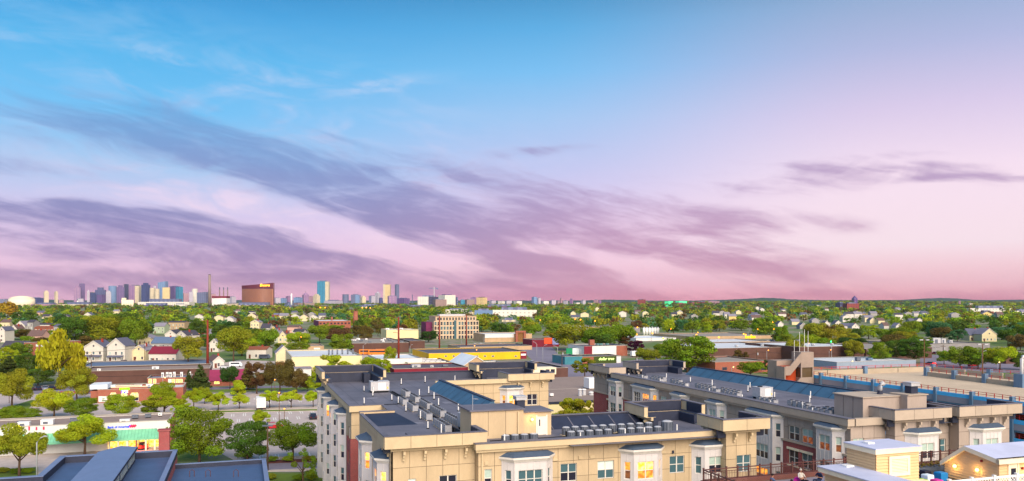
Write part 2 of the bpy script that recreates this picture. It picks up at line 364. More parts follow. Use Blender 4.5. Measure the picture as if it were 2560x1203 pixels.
def facade(par, P, L, z0, z1, ops, mpan, mjoint, pw=1.6, ph=1.53, zp=None, name='wall', s_off=0.):
    mb = MB()
    for r in rects_minus(0, L, z0, z1, ops): P.rect(mb, *r, n=-.03)
    for o in ops: P.reveal(mb, o, .2)
    w = part(name, mb, mjoint if zp is not None else mpan, par)
    if zp is None: return w
    nx = max(1, round(L / pw)); nz = max(1, round((z1 - zp) / ph)); g = .022
    for i in range(nx):
        for j in range(nz):
            a, b = L * i / nx, L * (i + 1) / nx; c, d = zp + (z1 - zp) * j / nz, zp + (z1 - zp) * (j + 1) / nz
            hit = [o for o in ops if o[0] < b and o[1] > a and o[2] < d and o[3] > c]
            if hit:
                rs = rects_minus(a + g, b - g, c + g, d - g, hit)
                if not rs: continue
                q = MB()
                for r in rs: P.slab(q, *r, -.028, 0)
                part('panel', q, mpan, w)
            else:
                k = (round(b - a, 3), round(d - c, 3), mpan.name)
                if k not in PC:
                    q = MB(); h = (b - a) / 2 - g; q.box(-h, h, 0, .028, g, d - c - g); PC[k] = q.mesh('panel', mpan)
                inst('panel', PC[k], w, P((a + b) / 2, c), P.rz)
    if zp > z0:
        q = MB()
        for r in rects_minus(0, L, z0, zp, ops): P.rect(q, *r, n=0)
        part('lower_wall', q, mpan, par)
    return w
def bay(par, P, s0, s1, z0, z1, proj, wins, side='d', mats=None, rows=None, label=None):
    """bay window: three white boarded sides, moulded cornice, dark cap. wins: (f0, f1, lights, kind) across the front as fractions"""
    a = min(1.0, (s1 - s0) * .24); pts = [(s0, 0), (s0 + a, proj), (s1 - a, proj), (s1, 0)]
    rows = rows or [(z1 - 2.75, z1 - .95), (z1 - 5.8, z1 - 4.0), (z1 - 8.85, z1 - 7.05)]
    rows = [r for r in rows if r[0] > z0]
    sh = MB(); todo = []
    for k in range(3):
        A_, B_ = pts[k], pts[k + 1]; pa, pb = P(A_[0], 0, A_[1]), P(B_[0], 0, B_[1])
        L = math.hypot(pb[0] - pa[0], pb[1] - pa[1]); Q = Plane(pa[:2], ((pb[0] - pa[0]) / L, (pb[1] - pa[1]) / L)); ops = []
        for ri, (r0, r1) in enumerate(rows):
            if k == 1:
                for f0, f1, nl, kd in wins: ops.append((L * f0, L * f1, r0, r1, nl, kd if ri == 0 else R.choice('dbbdxl' if kd != 'x' else 'x')))
            elif side: ops.append((L * .26, L * .74, r0, r1, 1, side if ri == 0 else R.choice('dbd')))
        for r in rects_minus(0, L, z0, z1, ops): Q.rect(sh, *r)
        for o in ops: Q.reveal(sh, o)
        nb = max(2, round(L / .62))
        for i in range(nb + 1):
            x = min(max(L * i / nb, .03), L - .03)
            for r in rects_minus(x - .03, x + .03, z0, z1, ops): Q.slab(sh, *r, -.01, .028)
        todo += [(Q, o) for o in ops]
    b = part('bay_window', sh, M['whitep'], par, label)
    for Q, o in todo: window(b, Q, o, o[5], o[4], flat=True)
    def off(d, back=0.): return [P(s, 0, n)[:2] for s, n in ((s0 - d, -.05 - back), (s0 + a - d * .6, proj + d), (s1 - a + d * .6, proj + d), (s1 + d, -.05 - back))]
    c = MB().prism(off(.10), z1 - .12, z1 + .02).prism(off(.22), z1 + .02, z1 + .14).prism(off(.34), z1 + .14, z1 + .34)
    part('cornice', c, M['white'], b)
    c = MB().prism(off(.30, -.02), z1 + .342, z1 + .72, top=[P(s, 0, n)[:2] for s, n in ((s0 + .5, -.03), (s0 + a + .2, proj * .35), (s1 - a - .2, proj * .35), (s1 - .5, -.03))])
    part('bay_roof', c, M['shingle'], b)
    return b
def crown_parapet(par, x0, x1, y0, y1, zt, sides, h=1.15, ov=1.0, mout=None, mlabel=None):
    """deep overhanging parapet box round a corner tower: fascia panels, stepped soffit and brackets; open towards the roof"""
    mout = mout or M['tan2']
    X0, X1, Y0, Y1 = (x0 - ov if 'L' in sides else x0), (x1 + ov if 'R' in sides else x1), (y0 - ov if 'F' in sides else y0), (y1 + ov if 'B' in sides else y1)
    t = .45; body = MB(); soff = MB(); inn = MB()
    ring = {'F': (X0, X1, Y0, Y0 + t), 'B': (X0, X1, Y1 - t, Y1), 'L': (X0, X0 + t, Y0 + t + .004, Y1 - t - .004), 'R': (X1 - t, X1, Y0 + t + .004, Y1 - t - .004)}
    mo = MB()
    if 'F' in sides: mo.box(x0 - (.25 if 'L' in sides else 0), x1 + (.25 if 'R' in sides else 0), y0 - .25, y0 + .02, zt - h - .38, zt - h - .005)
    if 'B' in sides: mo.box(x0 - (.25 if 'L' in sides else 0), x1 + (.25 if 'R' in sides else 0), y1 - .02, y1 + .25, zt - h - .38, zt - h - .005)
    if 'L' in sides: mo.box(x0 - .25, x0 + .02, y0 + .021, y1 - .021, zt - h - .38, zt - h - .005)
    if 'R' in sides: mo.box(x1 - .02, x1 + .25, y0 + .021, y1 - .021, zt - h - .38, zt - h - .005)
    cp = part('crown_parapet', mo, mout, par, mlabel)
    for s in sides:
        a = ring[s]; body = MB(); ln = max(a[1] - a[0], a[3] - a[2]); n = max(1, round(ln / 2.6))
        for i in range(n):
            g = .02; q = MB()
            if s in 'FB': q.box(a[0] + (a[1] - a[0]) * i / n + g, a[0] + (a[1] - a[0]) * (i + 1) / n - g, a[2], a[3], zt - h, zt)
            else: q.box(a[0], a[1], a[2] + (a[3] - a[2]) * i / n + g, a[2] + (a[3] - a[2]) * (i + 1) / n - g, zt - h, zt)
            part('fascia_panel', q, mout, cp)
        part('parapet_cap', MB().box(a[0] - .05, a[1] + .05, a[2] - .05, a[3] + .05, zt + .002, zt + .07), M['mem'], cp)
        q = MB().box(a[0] + .04, a[1] - .04, a[2] + .04, a[3] - .04, zt - h + .01, zt - .01); part('parapet_core', q, M['joint'], cp)
        wl = {'F': y0 + .35, 'B': y1 - .35, 'L': x0 + .35, 'R': x1 - .35}[s]; zb = zt - h
        def strip(lo, hi, z0, z1, m, nm, k=0.):      # a run along this side between two lines across it
            lo, hi = min(lo, hi), max(lo, hi)
            if s in 'FB': part(nm, MB().box(max(X0 + .06, x0 - ov) + k, min(X1 - .06, x1 + ov) - k, lo, hi, z0, z1), m, cp)
            else: part(nm, MB().box(lo, hi, (Y0 + .06 if 'F' not in sides else y0 + .4) + k, (Y1 - .06 if 'B' not in sides else y1 - .4) - k, z0, z1), m, cp)
        oe = {'F': Y0 + .03, 'B': Y1 - .03, 'L': X0 + .03, 'R': X1 - .03}[s]; sg = 1 if s in 'FL' else -1
        strip(oe, wl, zb - .004, zb + .03, mout, 'soffit'); strip(oe + sg * .4, wl, zb + .032, zb + .08, M['memd'], 'ledge_membrane')
        strip(oe + sg * .43, oe + sg * .5, zb + .082, zt - .03, M['memd'], 'parapet_lining', .45); strip(wl, wl - sg * .3, 15.59, zb - .006, M['memd'], 'inner_membrane', .02)
    def bracket(x, y, dx, dy):
        q = MB(); w = .11; px, py = -dy * w, dx * w
        for (d0, d1, zz0, zz1) in ((0, .62, -.68, -.39), (0, .4, -1.0, -.683), (0, .2, -1.35, -1.003)):
            xs = [x + dx * d0, x + dx * d1]; ys = [y + dy * d0, y + dy * d1]
            q.box(min(xs) - abs(px), max(xs) + abs(px), min(ys) - abs(py), max(ys) + abs(py), zt - h + zz0, zt - h + zz1)
        part('bracket', q, mout, cp)
    if 'F' in sides:
        n = max(2, round((x1 - x0) / 2.1))
        for i in range(n): bracket(x0 + (x1 - x0) * (i + .5) / n, y0 - .005, 0, -1)
    if 'L' in sides:
        n = max(2, round((y1 - y0) / 2.1))
        for i in range(n): bracket(x0 - .005, y0 + (y1 - y0) * (i + .5) / n, -1, 0)
    return cp
def parapet(par, x0, x1, y0, y1, z0, z1, m, cap=None):
    p = part('parapet', MB().box(x0, x1, y0, y1, z0, z1), m, par); part('parapet_cap', MB().box(x0 - .06, x1 + .06, y0 - .06, y1 + .06, z1 + .002, z1 + .08), cap or M['mem'], p); return p
# ---------------------------------------------------------------- ground
g = MB().face([(-15000, -400, 0), (15000, -400, 0), (15000, 14000, 0), (-15000, 14000, 0)])
gm = D.materials.new('town_ground'); gm.use_nodes = True
def _gm():
    N = NT(gm.node_tree); b = gm.node_tree.nodes['Principled BSDF']; tc = N.n('ShaderNodeTexCoord').outputs['Object']
    a = N.ss(N.noise(tc, .012, 4, .6), .42, .56); c = N.mix(a, hx('4f6a24'), hx('8d8078')); c = N.mix(N.ss(N.noise(tc, .15, 4), .35, .7), c, hx('566c28'))
    N.put(b.inputs['Base Color'], c); b.inputs['Roughness'].default_value = .95
_gm()
struct('ground', g, gm)
def sheet(name, pts, z, m, kind='structure'):       # pts in the street grid
    o = struct(name, MB().face([(x, y, z) for x, y in pts]), m, GA, kind); return o
def gp(*l): return [grid(px, py) for px, py in l]

# ---------------------------------------------------------------- apartment building in the middle
def windows_on(par, P, specs, kinds=None, frame=None):
    for o in specs: window(par, P, o, o[4], o[5], frame)
def pxop(P, fix, kind, px0, px1, z0, z1, n=2):       # opening measured in the photo: front planes (fix = u) or left planes (fix = v)
    if P.sd[0] > .5: a, b = v_at(px0, fix) - P.o[0], v_at(px1, fix) - P.o[0]
    else: a, b = P.o[1] - u_at(px0, fix), P.o[1] - u_at(px1, fix)
    return (min(a, b), max(a, b), z0, z1, kind, n)
def rows2(ops, dz=3.05, k='dbdx'):
    return ops + [(a, b, z0 - dz, z1 - dz, R.choice(k), n) for a, b, z0, z1, _, n in ops]
A = thing('apartment_building', 'tan panelled apartment block with dark roofs wrapped round a courtyard, in the middle', 'building', (33, 100, 0))
ZD = 15.6
deck = MB()
for x0, x1, y0, y1 in ((13.4, 31, 75.4, 96.4), (17.2, 31, 96.4, 104), (13.4, 31, 104, 144.6), (31, 51.3, 132, 144.6), (31, 51.6, 73, 85.8), (21.6, 31, 74.4, 75.4)):
    deck.face([(x0, y0, ZD), (x1, y0, ZD), (x1, y1, ZD), (x0, y1, ZD)])
rf = part('roof', deck, M['mem'], A)
def seams(par, x0, x1, y0, y1, step, z=ZD):
    for x in np.arange(x0 + step * .6, x1, step): part('roof_seam', MB().box(x - .05, x + .05, y0, y1, z + .001, z + .006), M['seam'], par)
M['seam'] = mat('membrane_lap', '55535e', .6, .15, .6); M['patch'] = mat('membrane_patch', '7c7a84', .6, .15, .8)
seams(A, 14, 31, 104.2, 143, 2.4); seams(A, 22, 30, 85, 96, 2.4); seams(A, 33, 51, 75, 83, 2.6)
for x, y, w, h in ((17.5, 118, 1.6, 1.1), (27, 109, 1.2, 2.0), (19, 92, 1.4, 1.4), (41, 79.5, 2.2, 1.0), (26.5, 98, 1.0, 1.0)): part('roof_patch', MB().box(x, x + w, y, y + h, ZD + .007, ZD + .012), M['patch'], A)
for pts in ([(22.6, 126, ZD + .12), (22.6, 88, ZD + .12)], [(24.6, 118, ZD + .1), (28.4, 118, ZD + .1), (28.4, 104, ZD + .1)], [(20.6, 110, ZD + .1), (16, 110, ZD + .1)], [(24, 77.9, ZD + .12), (43, 77.9, ZD + .12)]): part('conduit', MB().tube(pts, .05, 5), M['black'], A)
# front, low stretch
P = Plane((21.7, 74.3), (1, 0)); h0, h1 = 11.85, 13.65
ops = [pxop(P, 74.3, 'b', 1211, 1230, h0, h1, 1), pxop(P, 74.3, 'd', 1401, 1442, h0, h1), pxop(P, 74.3, 'w', 1494, 1535, h0, h1), pxop(P, 74.3, 't', 1674, 1711, h0, h1)]
ops = rows2(ops); facade(A, P, 26.6, 0, 15.5, ops, M['tan'], M['joint'], 1.62, 1.53, 7.6); windows_on(A, P, ops)
part('cornice', MB().box(21.4, 48.3, 73.95, 74.27, 15.35, 15.62).box(21.3, 48.3, 73.75, 74.6, 15.62, 16.2), M['tan2'], A)
part('parapet_cap', MB().box(21.25, 48.35, 73.7, 74.65, 16.202, 16.27), M['mem'], A)
for a, b, w, sdk in ((1254, 1381, [(.12, .88, 3, 't')], 'd'), (1552, 1655, [(.16, .84, 2, 'L')], 'l'), (1729, 1825, [(.2, .8, 2, 'b')], 't')):
    bay(A, P, v_at(a, 74.3) - P.o[0], v_at(b, 74.3) - P.o[0], 0, 14.45, .95, w, sdk)
for px, py, w in ((1450, 1144, .34), (1480, 1142, .5), (1658, 1130, .5), (1682, 1130, .22), (1388, 1148, .5), (1216, 1158, .34)):
    x, z = v_at(px, 74.3), z_at(py, v_at(px, 74.3), 74.3); part('wall_vent', MB().box(x - w / 2, x + w / 2, 74.2, 74.28, z - .16, z + .16), M['tan2'] if w > .3 else M['memd'], A)
for x in (22.0, 47.9): part('downpipe', MB().box(x, x + .12, 74.15, 74.29, 0, 15.34), M['tan2'], A)
facade(A, Plane((21.7, 75.38), (0, -1)), 1.1, 0, 15.5, [], M['tan'], M['joint'], 1.1, 1.53, 7.6)
# front left block
P = Plane((13.6, 75.4), (1, 0)); ops = [pxop(P, 75.4, 'w', 1020, 1040, 11.6, 13.0, 1), pxop(P, 75.4, 'x', 1098, 1142, 11.6, 13.1, 2)]
ops = rows2(ops); facade(A, P, 8.1, 0, 15.72, ops, M['tan'], M['joint'], 1.62, 1.53, 7.6); windows_on(A, P, ops)
crown_parapet(A, 13.6, 21.7, 75.4, 79, 17.25, 'FLR', ov=.95)
parapet(A, 13.4, 13.75, 79.9, 96.4, ZD, 16.5, M['tan'])
# right tower
P = Plane((48.3, 72.5), (1, 0)); ops = rows2([pxop(P, 72.5, 't', 1842, 1877, 11.85, 13.65)])
facade(A, P, 3.8, 0, 16.1, ops, M['tan'], M['joint'], 1.27, 1.53, 7.6); windows_on(A, P, ops)
facade(A, Plane((48.3, 74.25), (0, -1)), 1.7, 0, 16.1, [], M['tan'], M['joint'], .9, 1.53, 7.6)
facade(A, Plane((52.1, 72.5), (0, 1)), 13.5, 0, 16.1, [], M['tan'], M['joint'], 1.6, 1.53)
crown_parapet(A, 48.3, 52.1, 72.5, 77, 17.6, 'FLR', ov=1.0)
# left side
rows = [(11.75, 13.55), (8.7, 10.5), (5.65, 7.45), (2.6, 4.4)]
P = Plane((13.4, 96.5), (0, -1)); facade(A, P, 21.1, 0, 15.72, [], M['tan'], M['joint'], 1.6, 1.53, 12.2)
for y, k, kk in ((91.4, 'b', 'L'), (81.0, 'l', 'L')):
    bay(A, P, 96.5 - y, 96.5 - y + 4.6, 0, 14.5, .95, [(.16, .84, 2, k)], kk, rows=rows)
P = Plane((13.4, 144.8), (0, -1)); ops = [(144.8 - 106.9 + .2, 144.8 - 105.2, z0, z1, 'd', 1) for z0, z1 in rows]
facade(A, P, 40.8, 0, 15.72, ops, M['tan'], M['joint'], 1.6, 1.53, 12.2); windows_on(A, P, ops)
q = MB(); Pb = Plane((13.38, 108.0), (0, -1))
for r in rects_minus(0, 4.0, 0, 12.15, [(108 - 106.9 + .2, 108 - 105.2, a, b) for a, b in rows]): Pb.slab(q, *r, 0, .1)
part('brick_face', q, M['brick'], A)
for y, k, kk in ((142.4, 'd', 'd'), (132.9, 'd', 'L'), (123.0, 'l', 'b'), (113.9, 'b', 'd')):
    bay(A, P, 144.8 - y, 144.8 - y + 4.5, 0, 14.5, .95, [(.16, .84, 2, k)], kk, rows=rows)
P = Plane((13.4, 104.0), (1, 0)); facade(A, P, 3.8, 12.2, 15.72, [], M['tan'], M['joint'], 1.9, 1.76, 12.2)
part('brick_face', MB().box(13.3, 17.2, 103.96, 104.3, 0, 12.18), M['brick'], A)
facade(A, Plane((17.2, 104), (0, -1)), 7.5, 0, 15.72, [], M['tan'], M['joint'])
part('cornice', MB().box(13.1, 17.5, 103.6, 104.3, 15.73, 16.5).box(13.1, 13.8, 104.304, 132.8, 15.73, 16.5), M['tan2'], A)
part('parapet_cap', MB().box(13.05, 17.55, 103.55, 104.35, 16.502, 16.57).box(13.05, 13.85, 104.354, 132.8, 16.502, 16.57), M['mem'], A)
parapet(A, 13.4, 17.6, 96.2, 96.6, ZD, 16.7, M['tan']); parapet(A, 17.25, 17.6, 96.61, 103.55, ZD, 16.4, M['tan'])
crown_parapet(A, 13.4, 22, 133.0, 144.6, 18.4, 'LBR', ov=.95)
part('parapet_membrane', MB().box(13.9, 21.5, 143.6, 144.4, ZD, 17.2).box(13.42, 14.0, 133.2, 143.55, ZD, 17.2).box(20.4, 21.5, 141, 143.58, ZD, 17.2), M['memd'], A)
# far wing and its walls
P = Plane((31, 132), (1, 0)); ops = [pxop(P, 132, 'x', 1318, 1343, 11.7, 13.6), pxop(P, 132, 'b', 1216, 1239, 11.3, 12.4)]
facade(A, P, 20.5, 0, 15.72, ops, M['tan'], M['joint'], 1.7, 1.53, 9.0); windows_on(A, P, ops)
bay(A, P, v_at(1250, 132) - 31, v_at(1308, 132) - 31, 0, 14.6, .95, [(.16, .84, 2, 'L')], 'l')
part('cornice', MB().box(31, 44.3, 131.6, 132.3, 15.73, 16.45), M['tan2'], A)
crown_parapet(A, 44.6, 51.4, 132, 137.5, 17.3, 'FLR', ov=.9)
crown_parapet(A, 41.5, 51.4, 139.5, 144.6, 18.3, 'LBR', ov=.9)
part('parapet_membrane', MB().box(41.6, 51.2, 143.4, 144.3, ZD, 17.1).box(41.6, 42.4, 139.6, 143.38, ZD, 17.1), M['memd'], A)
facade(A, Plane((51.5, 132), (0, 1)), 12.8, 0, 15.72, [], M['tan'], M['joint'])
part('back_wall', MB().box(13.5, 51.4, 144.65, 144.85, 0, 15.7), M['tan'], A)
parapet(A, 22.9, 41.3, 144.2, 144.6, ZD, 16.9, M['memd'], M['memd'])
part('parapet_membrane', MB().prism([(22.9, 143.3), (41.3, 143.3), (41.3, 144.18), (22.9, 144.18)], ZD, 16.7, top=[(22.9, 144.0), (41.3, 144.0), (41.3, 144.18), (22.9, 144.18)]), M['memd'], A)
# courtyard side of the left wing: leaning membrane upstand
part('courtyard_wall', MB().box(30.9, 31.1, 86.2, 131.9, 0, 15.59), M['tan'], A)
part('parapet_membrane', MB().prism([(28.9, 99), (31.1, 99), (31.1, 128), (28.9, 128)], ZD, 17.0, top=[(30.75, 99), (31.1, 99), (31.1, 128), (30.75, 128)]), M['memb'], A)
part('parapet_cap', MB().box(30.65, 31.2, 98.9, 128.1, 17.002, 17.09), M['memd'], A)
for y in np.arange(101, 128, 3.0): part('membrane_seam', MB().face([(28.88, y, ZD + .02), (28.88, y + .12, ZD + .02), (30.73, y + .12, 17.0), (30.73, y, 17.0)]), M['memd'], A)
# near wing: back upstand and hooded corner
parapet(A, 31.6, 44.3, 85.7, 86.1, ZD, 16.75, M['memd'], M['mem'])
part('parapet_membrane', MB().prism([(31.6, 83.2), (44.3, 83.2), (44.3, 85.68), (31.6, 85.68)], ZD, 16.6, top=[(31.6, 85.4), (44.3, 85.4), (44.3, 85.68), (31.6, 85.68)]), M['memd'], A)
for x in np.arange(33, 44, 2.6): part('membrane_seam', MB().face([(x, 83.17, ZD + .02), (x + .12, 83.17, ZD + .02), (x + .12, 85.38, 16.6), (x, 85.38, 16.6)]), M['mem'], A)
crown_parapet(A, 44.6, 50.8, 81.4, 86, 17.8, 'LBR', ov=.9)
part('parapet_membrane', MB().box(44.7, 50.6, 85.0, 85.7, ZD, 16.63).box(44.7, 45.3, 81.5, 84.98, ZD, 16.63).box(50.0, 50.6, 81.5, 84.98, ZD, 16.63), M['memd'], A)
parapet(A, 51.2, 51.7, 77.9, 81.3, ZD, 16.4, M['memd'])
part('back_wall', MB().box(31.2, 51.9, 86.05, 86.15, 0, 15.58), M['tan'], A)
# dark wedge behind the near block
part('parapet_membrane', MB().prism([(14.6, 91.8), (19.5, 91.8), (17.6, 96.1), (14.0, 96.1)], ZD, 16.5, top=[(14.0, 95.8), (17.6, 95.8), (17.6, 96.1), (14.0, 96.1)]), M['memd'], A)
part('roof_hatch_curb', MB().box(16.4, 19.6, 80.2, 83.6, ZD, 16.1), M['mem'], A)
part('roof_walkway', MB().box(22.1, 22.9, 84.5, 126, ZD + .003, ZD + .05), M['black'], A)
# stair head
sh_ = part('stair_head', MB().box(22.55, 28.3, 79.8, 84.2, ZD, 18.5).box(28.304, 31.6, 80.2, 84.0, ZD, 18.1), M['tan'], A)
part('stair_roof', MB().box(22.35, 28.4, 79.6, 84.4, 18.502, 18.64).box(28.404, 31.8, 80.0, 84.2, 18.102, 18.24), M['mem'], sh_)
for x in (24.4, 26.3): part('panel_joint', MB().box(x - .02, x + .02, 79.785, 79.8, ZD + .3, 18.45), M['joint'], sh_)
part('downpipe', MB().box(27.6, 27.75, 79.62, 79.79, ZD, 18.3), M['tan2'], sh_)
dr = part('door', MB().box(30.0, 31.0, 80.12, 80.19, ZD + .05, 17.6).box(29.85, 29.99, 80.14, 80.2, ZD, 17.75).box(31.01, 31.15, 80.14, 80.2, ZD, 17.75), M['white'], A)
part('vision_panel', MB().box(30.18, 30.3, 80.105, 80.118, 16.6, 17.3), M['gdark'], dr)
def lamp_at(name, label, cat, P3, yaw, energy, rad=.1, col=(1, .6, .2), group=None):
    q = MB().box(P3[0] - .09, P3[0] + .09, P3[1] - .04, P3[1] + .04, P3[2] - .1, P3[2] + .16); t = thing(name, label, cat, P3, yaw, group)
    part('back_plate', q, M['metald'], t); part('bulb', MB().ball((P3[0], P3[1] - .12, P3[2]), rad, 10, 6), M['lampw'], t)
    l = D.lights.new('lamp_light', 'POINT'); l.energy = energy; l.color = col; l.shadow_soft_size = .12
    lo = put('lamp_light', l, t); lo.location = (0, -.42, 0)
lamp_at('wall_lamp', 'lit round lamp beside the white stair door on the roof', 'lamp', (29.35, 80.12, 17.35), GA, 25, .16)
cv = thing('roof_vent', 'dark vent stack with pale louvred cap behind the stair head', 'vent', (29.9, 88.6, 0)); 
cv.location = (*rot(29.0, 83.0, GA), 18.24); ORI[cv.name] = (0, 0, 0)
part('stack', MB().box(-.45, .45, -.45, .45, 0, .9), M['memd'], cv); part('cap', MB().box(-.6, .6, -.6, .6, .9, 1.25).box(-.66, .66, -.66, .66, 1.254, 1.33), M['metal'], cv)
an = solo('antenna', MB().tube([(22.8, 80.1, 18.6), (22.8, 80.1, 20.2)], .025).tube([(22.8, 80.1, 19.8), (23.4, 80.1, 19.75)], .02), M['metal'], 'thin metal aerial on the roof of the stair head', 'antenna', (22.8, 80.1, 18.6))

# ---------------------------------------------------------------- apartment building on the right
M['taupe'] = mat('taupe_cornice', 'b3a391', .7, .09, .8, fine=.3, objvar=.04)
B = thing('apartment_building', 'grey brown apartment block with red brick lower floors, right of the middle', 'building', (76, 108, 0))
deck = MB()
for x0, x1, y0, y1 in ((65.9, 84.2, 74.1, 143.8), (70.9, 88.3, 72.8, 74.1), (84.2, 88.3, 74.1, 90)): deck.face([(x0, y0, ZD), (x1, y0, ZD), (x1, y1, ZD), (x0, y1, ZD)])
part('roof', deck, M['mem'], B)
seams(B, 67, 82, 75, 143, 2.4)
for x, y, w, h in ((76.5, 120, 1.6, 1.4), (78, 104, 1.2, 2.0), (74, 90, 2.2, 1.0)): part('roof_patch', MB().box(x, x + w, y, y + h, ZD + .007, ZD + .012), M['patch'], B)
part('conduit', MB().tube([(70.1, 132, ZD + .12), (70.1, 82, ZD + .12)], .05, 5), M['black'], B)
r5 = (12.45, 14.25); r4 = (9.35, 11.2)
P = Plane((65.8, 144), (0, -1)); ops = []
for px0, px1, k, n in ((1519, 1525, 'd', 1), (1653, 1663, 'b', 2), (1975, 1994, 'd', 2), (2008, 2028, 'r', 2), (2051, 2062, 'b', 1)):
    a = pxop(P, 65.8, k, px0, px1, *r5, n); w = max(a[1] - a[0], 1.0 * n); c = (a[0] + a[1]) / 2; ops.append((c - w / 2, c + w / 2) + a[2:])
ops += [(a, b, r4[0], r4[1], R.choice('xdb'), n) for a, b, _, _, _, n in ops]
facade(B, P, 70, 0, 15.72, ops, M['grey'], M['greyjoint'], 1.6, 1.76, 12.2); windows_on(B, P, ops)
bays = [(136.4, 131.2, [(.14, .86, 2, 'b')], 'b'), (126.8, 118.3, [(.06, .42, 3, 'x'), (.54, .9, 3, 'l')], 'l'), (113.4, 108.6, [(.16, .84, 2, 'd')], 'd'), (103.2, 98.6, [(.16, .84, 2, 'b')], 'b'), (93.2, 85.9, [(.14, .82, 4, 'b')], 'd'), (79.6, 74.9, [(.16, .84, 2, 'r')], 'r')]
q = MB(); edges = [144] + [e for a, b, _, _ in bays for e in (a, b)] + [74]; lb = MB()
for i in range(0, len(edges), 2):
    s0, s1 = 144 - edges[i] + .02, 144 - edges[i + 1] - .02
    if s1 - s0 < .2: continue
    q = MB()
    for r in rects_minus(s0, s1, 0, 12.15, ops): P.slab(q, *r, -.01, .1)
    part('brick_face', q, M['brick'], B)
part('belt_course', MB().box(65.55, 65.8, 74, 144, 12.18, 12.42), M['taupe'], B)
for a, b, z0, z1, _, n in ops:
    if z1 < 12:
        l = MB(); P.slab(l, a - .2, b + .2, z1 + .02, z1 + .32, .05, .16); part('lintel', l, M['cream'], B); l = MB(); P.slab(l, a - .12, b + .12, z0 - .18, z0 - .02, .05, .18); part('sill', l, M['cream'], B)
for a, b, w, sdk in bays: bay(B, P, 144 - a, 144 - b, 0, 15.0, .95, w, sdk, rows=[r5, r4, (6.3, 8.1)])
part('cornice', MB().box(65.35, 65.78, 74, 135.1, 15.4, 15.7).box(65.15, 66.1, 73.7, 135.1, 15.73, 16.55), M['taupe'], B)
part('parapet_cap', MB().box(65.1, 66.15, 73.65, 135.1, 16.552, 16.62), M['mem'], B)
P = Plane((65.8, 74), (1, 0)); ops = [pxop(P, 74, 'b', 2133, 2160, *r5, 2)]
facade(B, P, 5.0, 0, 15.72, ops, M['grey'], M['greyjoint'], 1.6, 1.53, 8); windows_on(B, P, ops)
part('cornice', MB().box(66.2, 70.8, 73.6, 74.3, 15.73, 16.55), M['taupe'], B)
P = Plane((70.8, 72.6), (1, 0)); ops = [pxop(P, 72.6, 't', 2351, 2364, 12.3, 13.8, 1)]
facade(B, P, 6.5, 0, 16.1, ops, M['grey'], M['greyjoint'], 1.6, 1.53, 8); windows_on(B, P, ops)
bay(B, P, v_at(2262, 72.6) - 70.8, v_at(2346, 72.6) - 70.8, 0, 14.6, .9, [(.18, .82, 2, 'b')], 'r')
facade(B, Plane((70.8, 74), (0, -1)), 1.4, 0, 16.1, [], M['grey'], M['greyjoint'], 1.4, 1.53, 8)
P = Plane((77.3, 74), (1, 0)); ops = [pxop(P, 74, 'L', 2399, 2414, 12.3, 13.8, 1)]
facade(B, P, 3.0, 0, 15.72, ops, M['grey'], M['greyjoint'], 1.5, 1.53, 8); windows_on(B, P, ops)
part('cornice', MB().box(77.3, 80.3, 73.6, 74.3, 15.5, 16.3), M['taupe'], B)
P = Plane((80.3, 72.6), (1, 0)); facade(B, P, 8.0, 0, 16.1, [], M['grey'], M['greyjoint'], 1.6, 1.53, 8)
bay(B, P, v_at(2424, 72.6) - 80.3, v_at(2503, 72.6) - 80.3, 0, 14.6, .9, [(.18, .82, 2, 'r')], 'r')
facade(B, Plane((80.3, 74), (0, -1)), 1.4, 0, 16.1, [], M['grey'], M['greyjoint']); facade(B, Plane((88.3, 72.6), (0, 1)), 17.5, 0, 16.1, [], M['grey'], M['greyjoint'])
crown_parapet(B, 70.8, 77.3, 72.6, 76.6, 17.6, 'FLR', ov=.95, mout=M['taupe']); crown_parapet(B, 80.3, 88.3, 72.6, 76.6, 17.6, 'FLR', ov=.95, mout=M['taupe'])
crown_parapet(B, 65.8, 68.4, 136.2, 144, 17.5, 'FLB', ov=.85, mout=M['taupe'])
crown_parapet(B, 73.4, 82.4, 138.5, 144, 17.9, 'LBR', ov=.9, mout=M['taupe'])
part('parapet_membrane', MB().box(73.6, 82.2, 142.6, 143.5, ZD, 16.73).box(73.6, 74.4, 138.6, 142.58, ZD, 16.73).box(81.4, 82.2, 138.6, 142.58, ZD, 16.73), M['memd'], B)
parapet(B, 69.4, 73.3, 143.4, 143.8, ZD, 16.6, M['memd'])
part('parapet_membrane', MB().prism([(82.0, 82), (84.2, 82), (84.2, 137), (82.0, 137)], ZD, 17.0, top=[(83.9, 82), (84.2, 82), (84.2, 137), (83.9, 137)]), M['memb'], B)
part('parapet_cap', MB().box(83.8, 84.35, 81.9, 137.1, 17.002, 17.1), M['memd'], B)
for y in np.arange(84, 137, 3.2): part('membrane_seam', MB().face([(81.98, y, ZD + .02), (81.98, y + .12, ZD + .02), (83.88, y + .12, 17.0), (83.88, y, 17.0)]), M['memd'], B)
part('back_wall', MB().box(65.9, 84.1, 143.85, 144, 0, 15.6).box(84.22, 84.4, 90.1, 143.8, 0, 15.6), M['grey'], B)
sh_ = part('stair_head', MB().box(69, 74.4, 75.6, 80.4, ZD, 18.6).box(74.404, 77.3, 74.4, 77.0, ZD, 18.8), M['grey'], B)
part('stair_roof', MB().box(68.85, 74.4, 75.45, 80.55, 18.602, 18.7).box(74.404, 77.45, 74.25, 77.15, 18.802, 18.9), M['taupe'], sh_)
for y in (77.2, 78.8): part('panel_joint', MB().box(68.975, 69, y - .02, y + .02, ZD + .3, 18.55), M['greyjoint'], sh_)
part('parapet_membrane', MB().box(77.5, 80.1, 76.8, 77.2, ZD, 16.9), M['memd'], B)
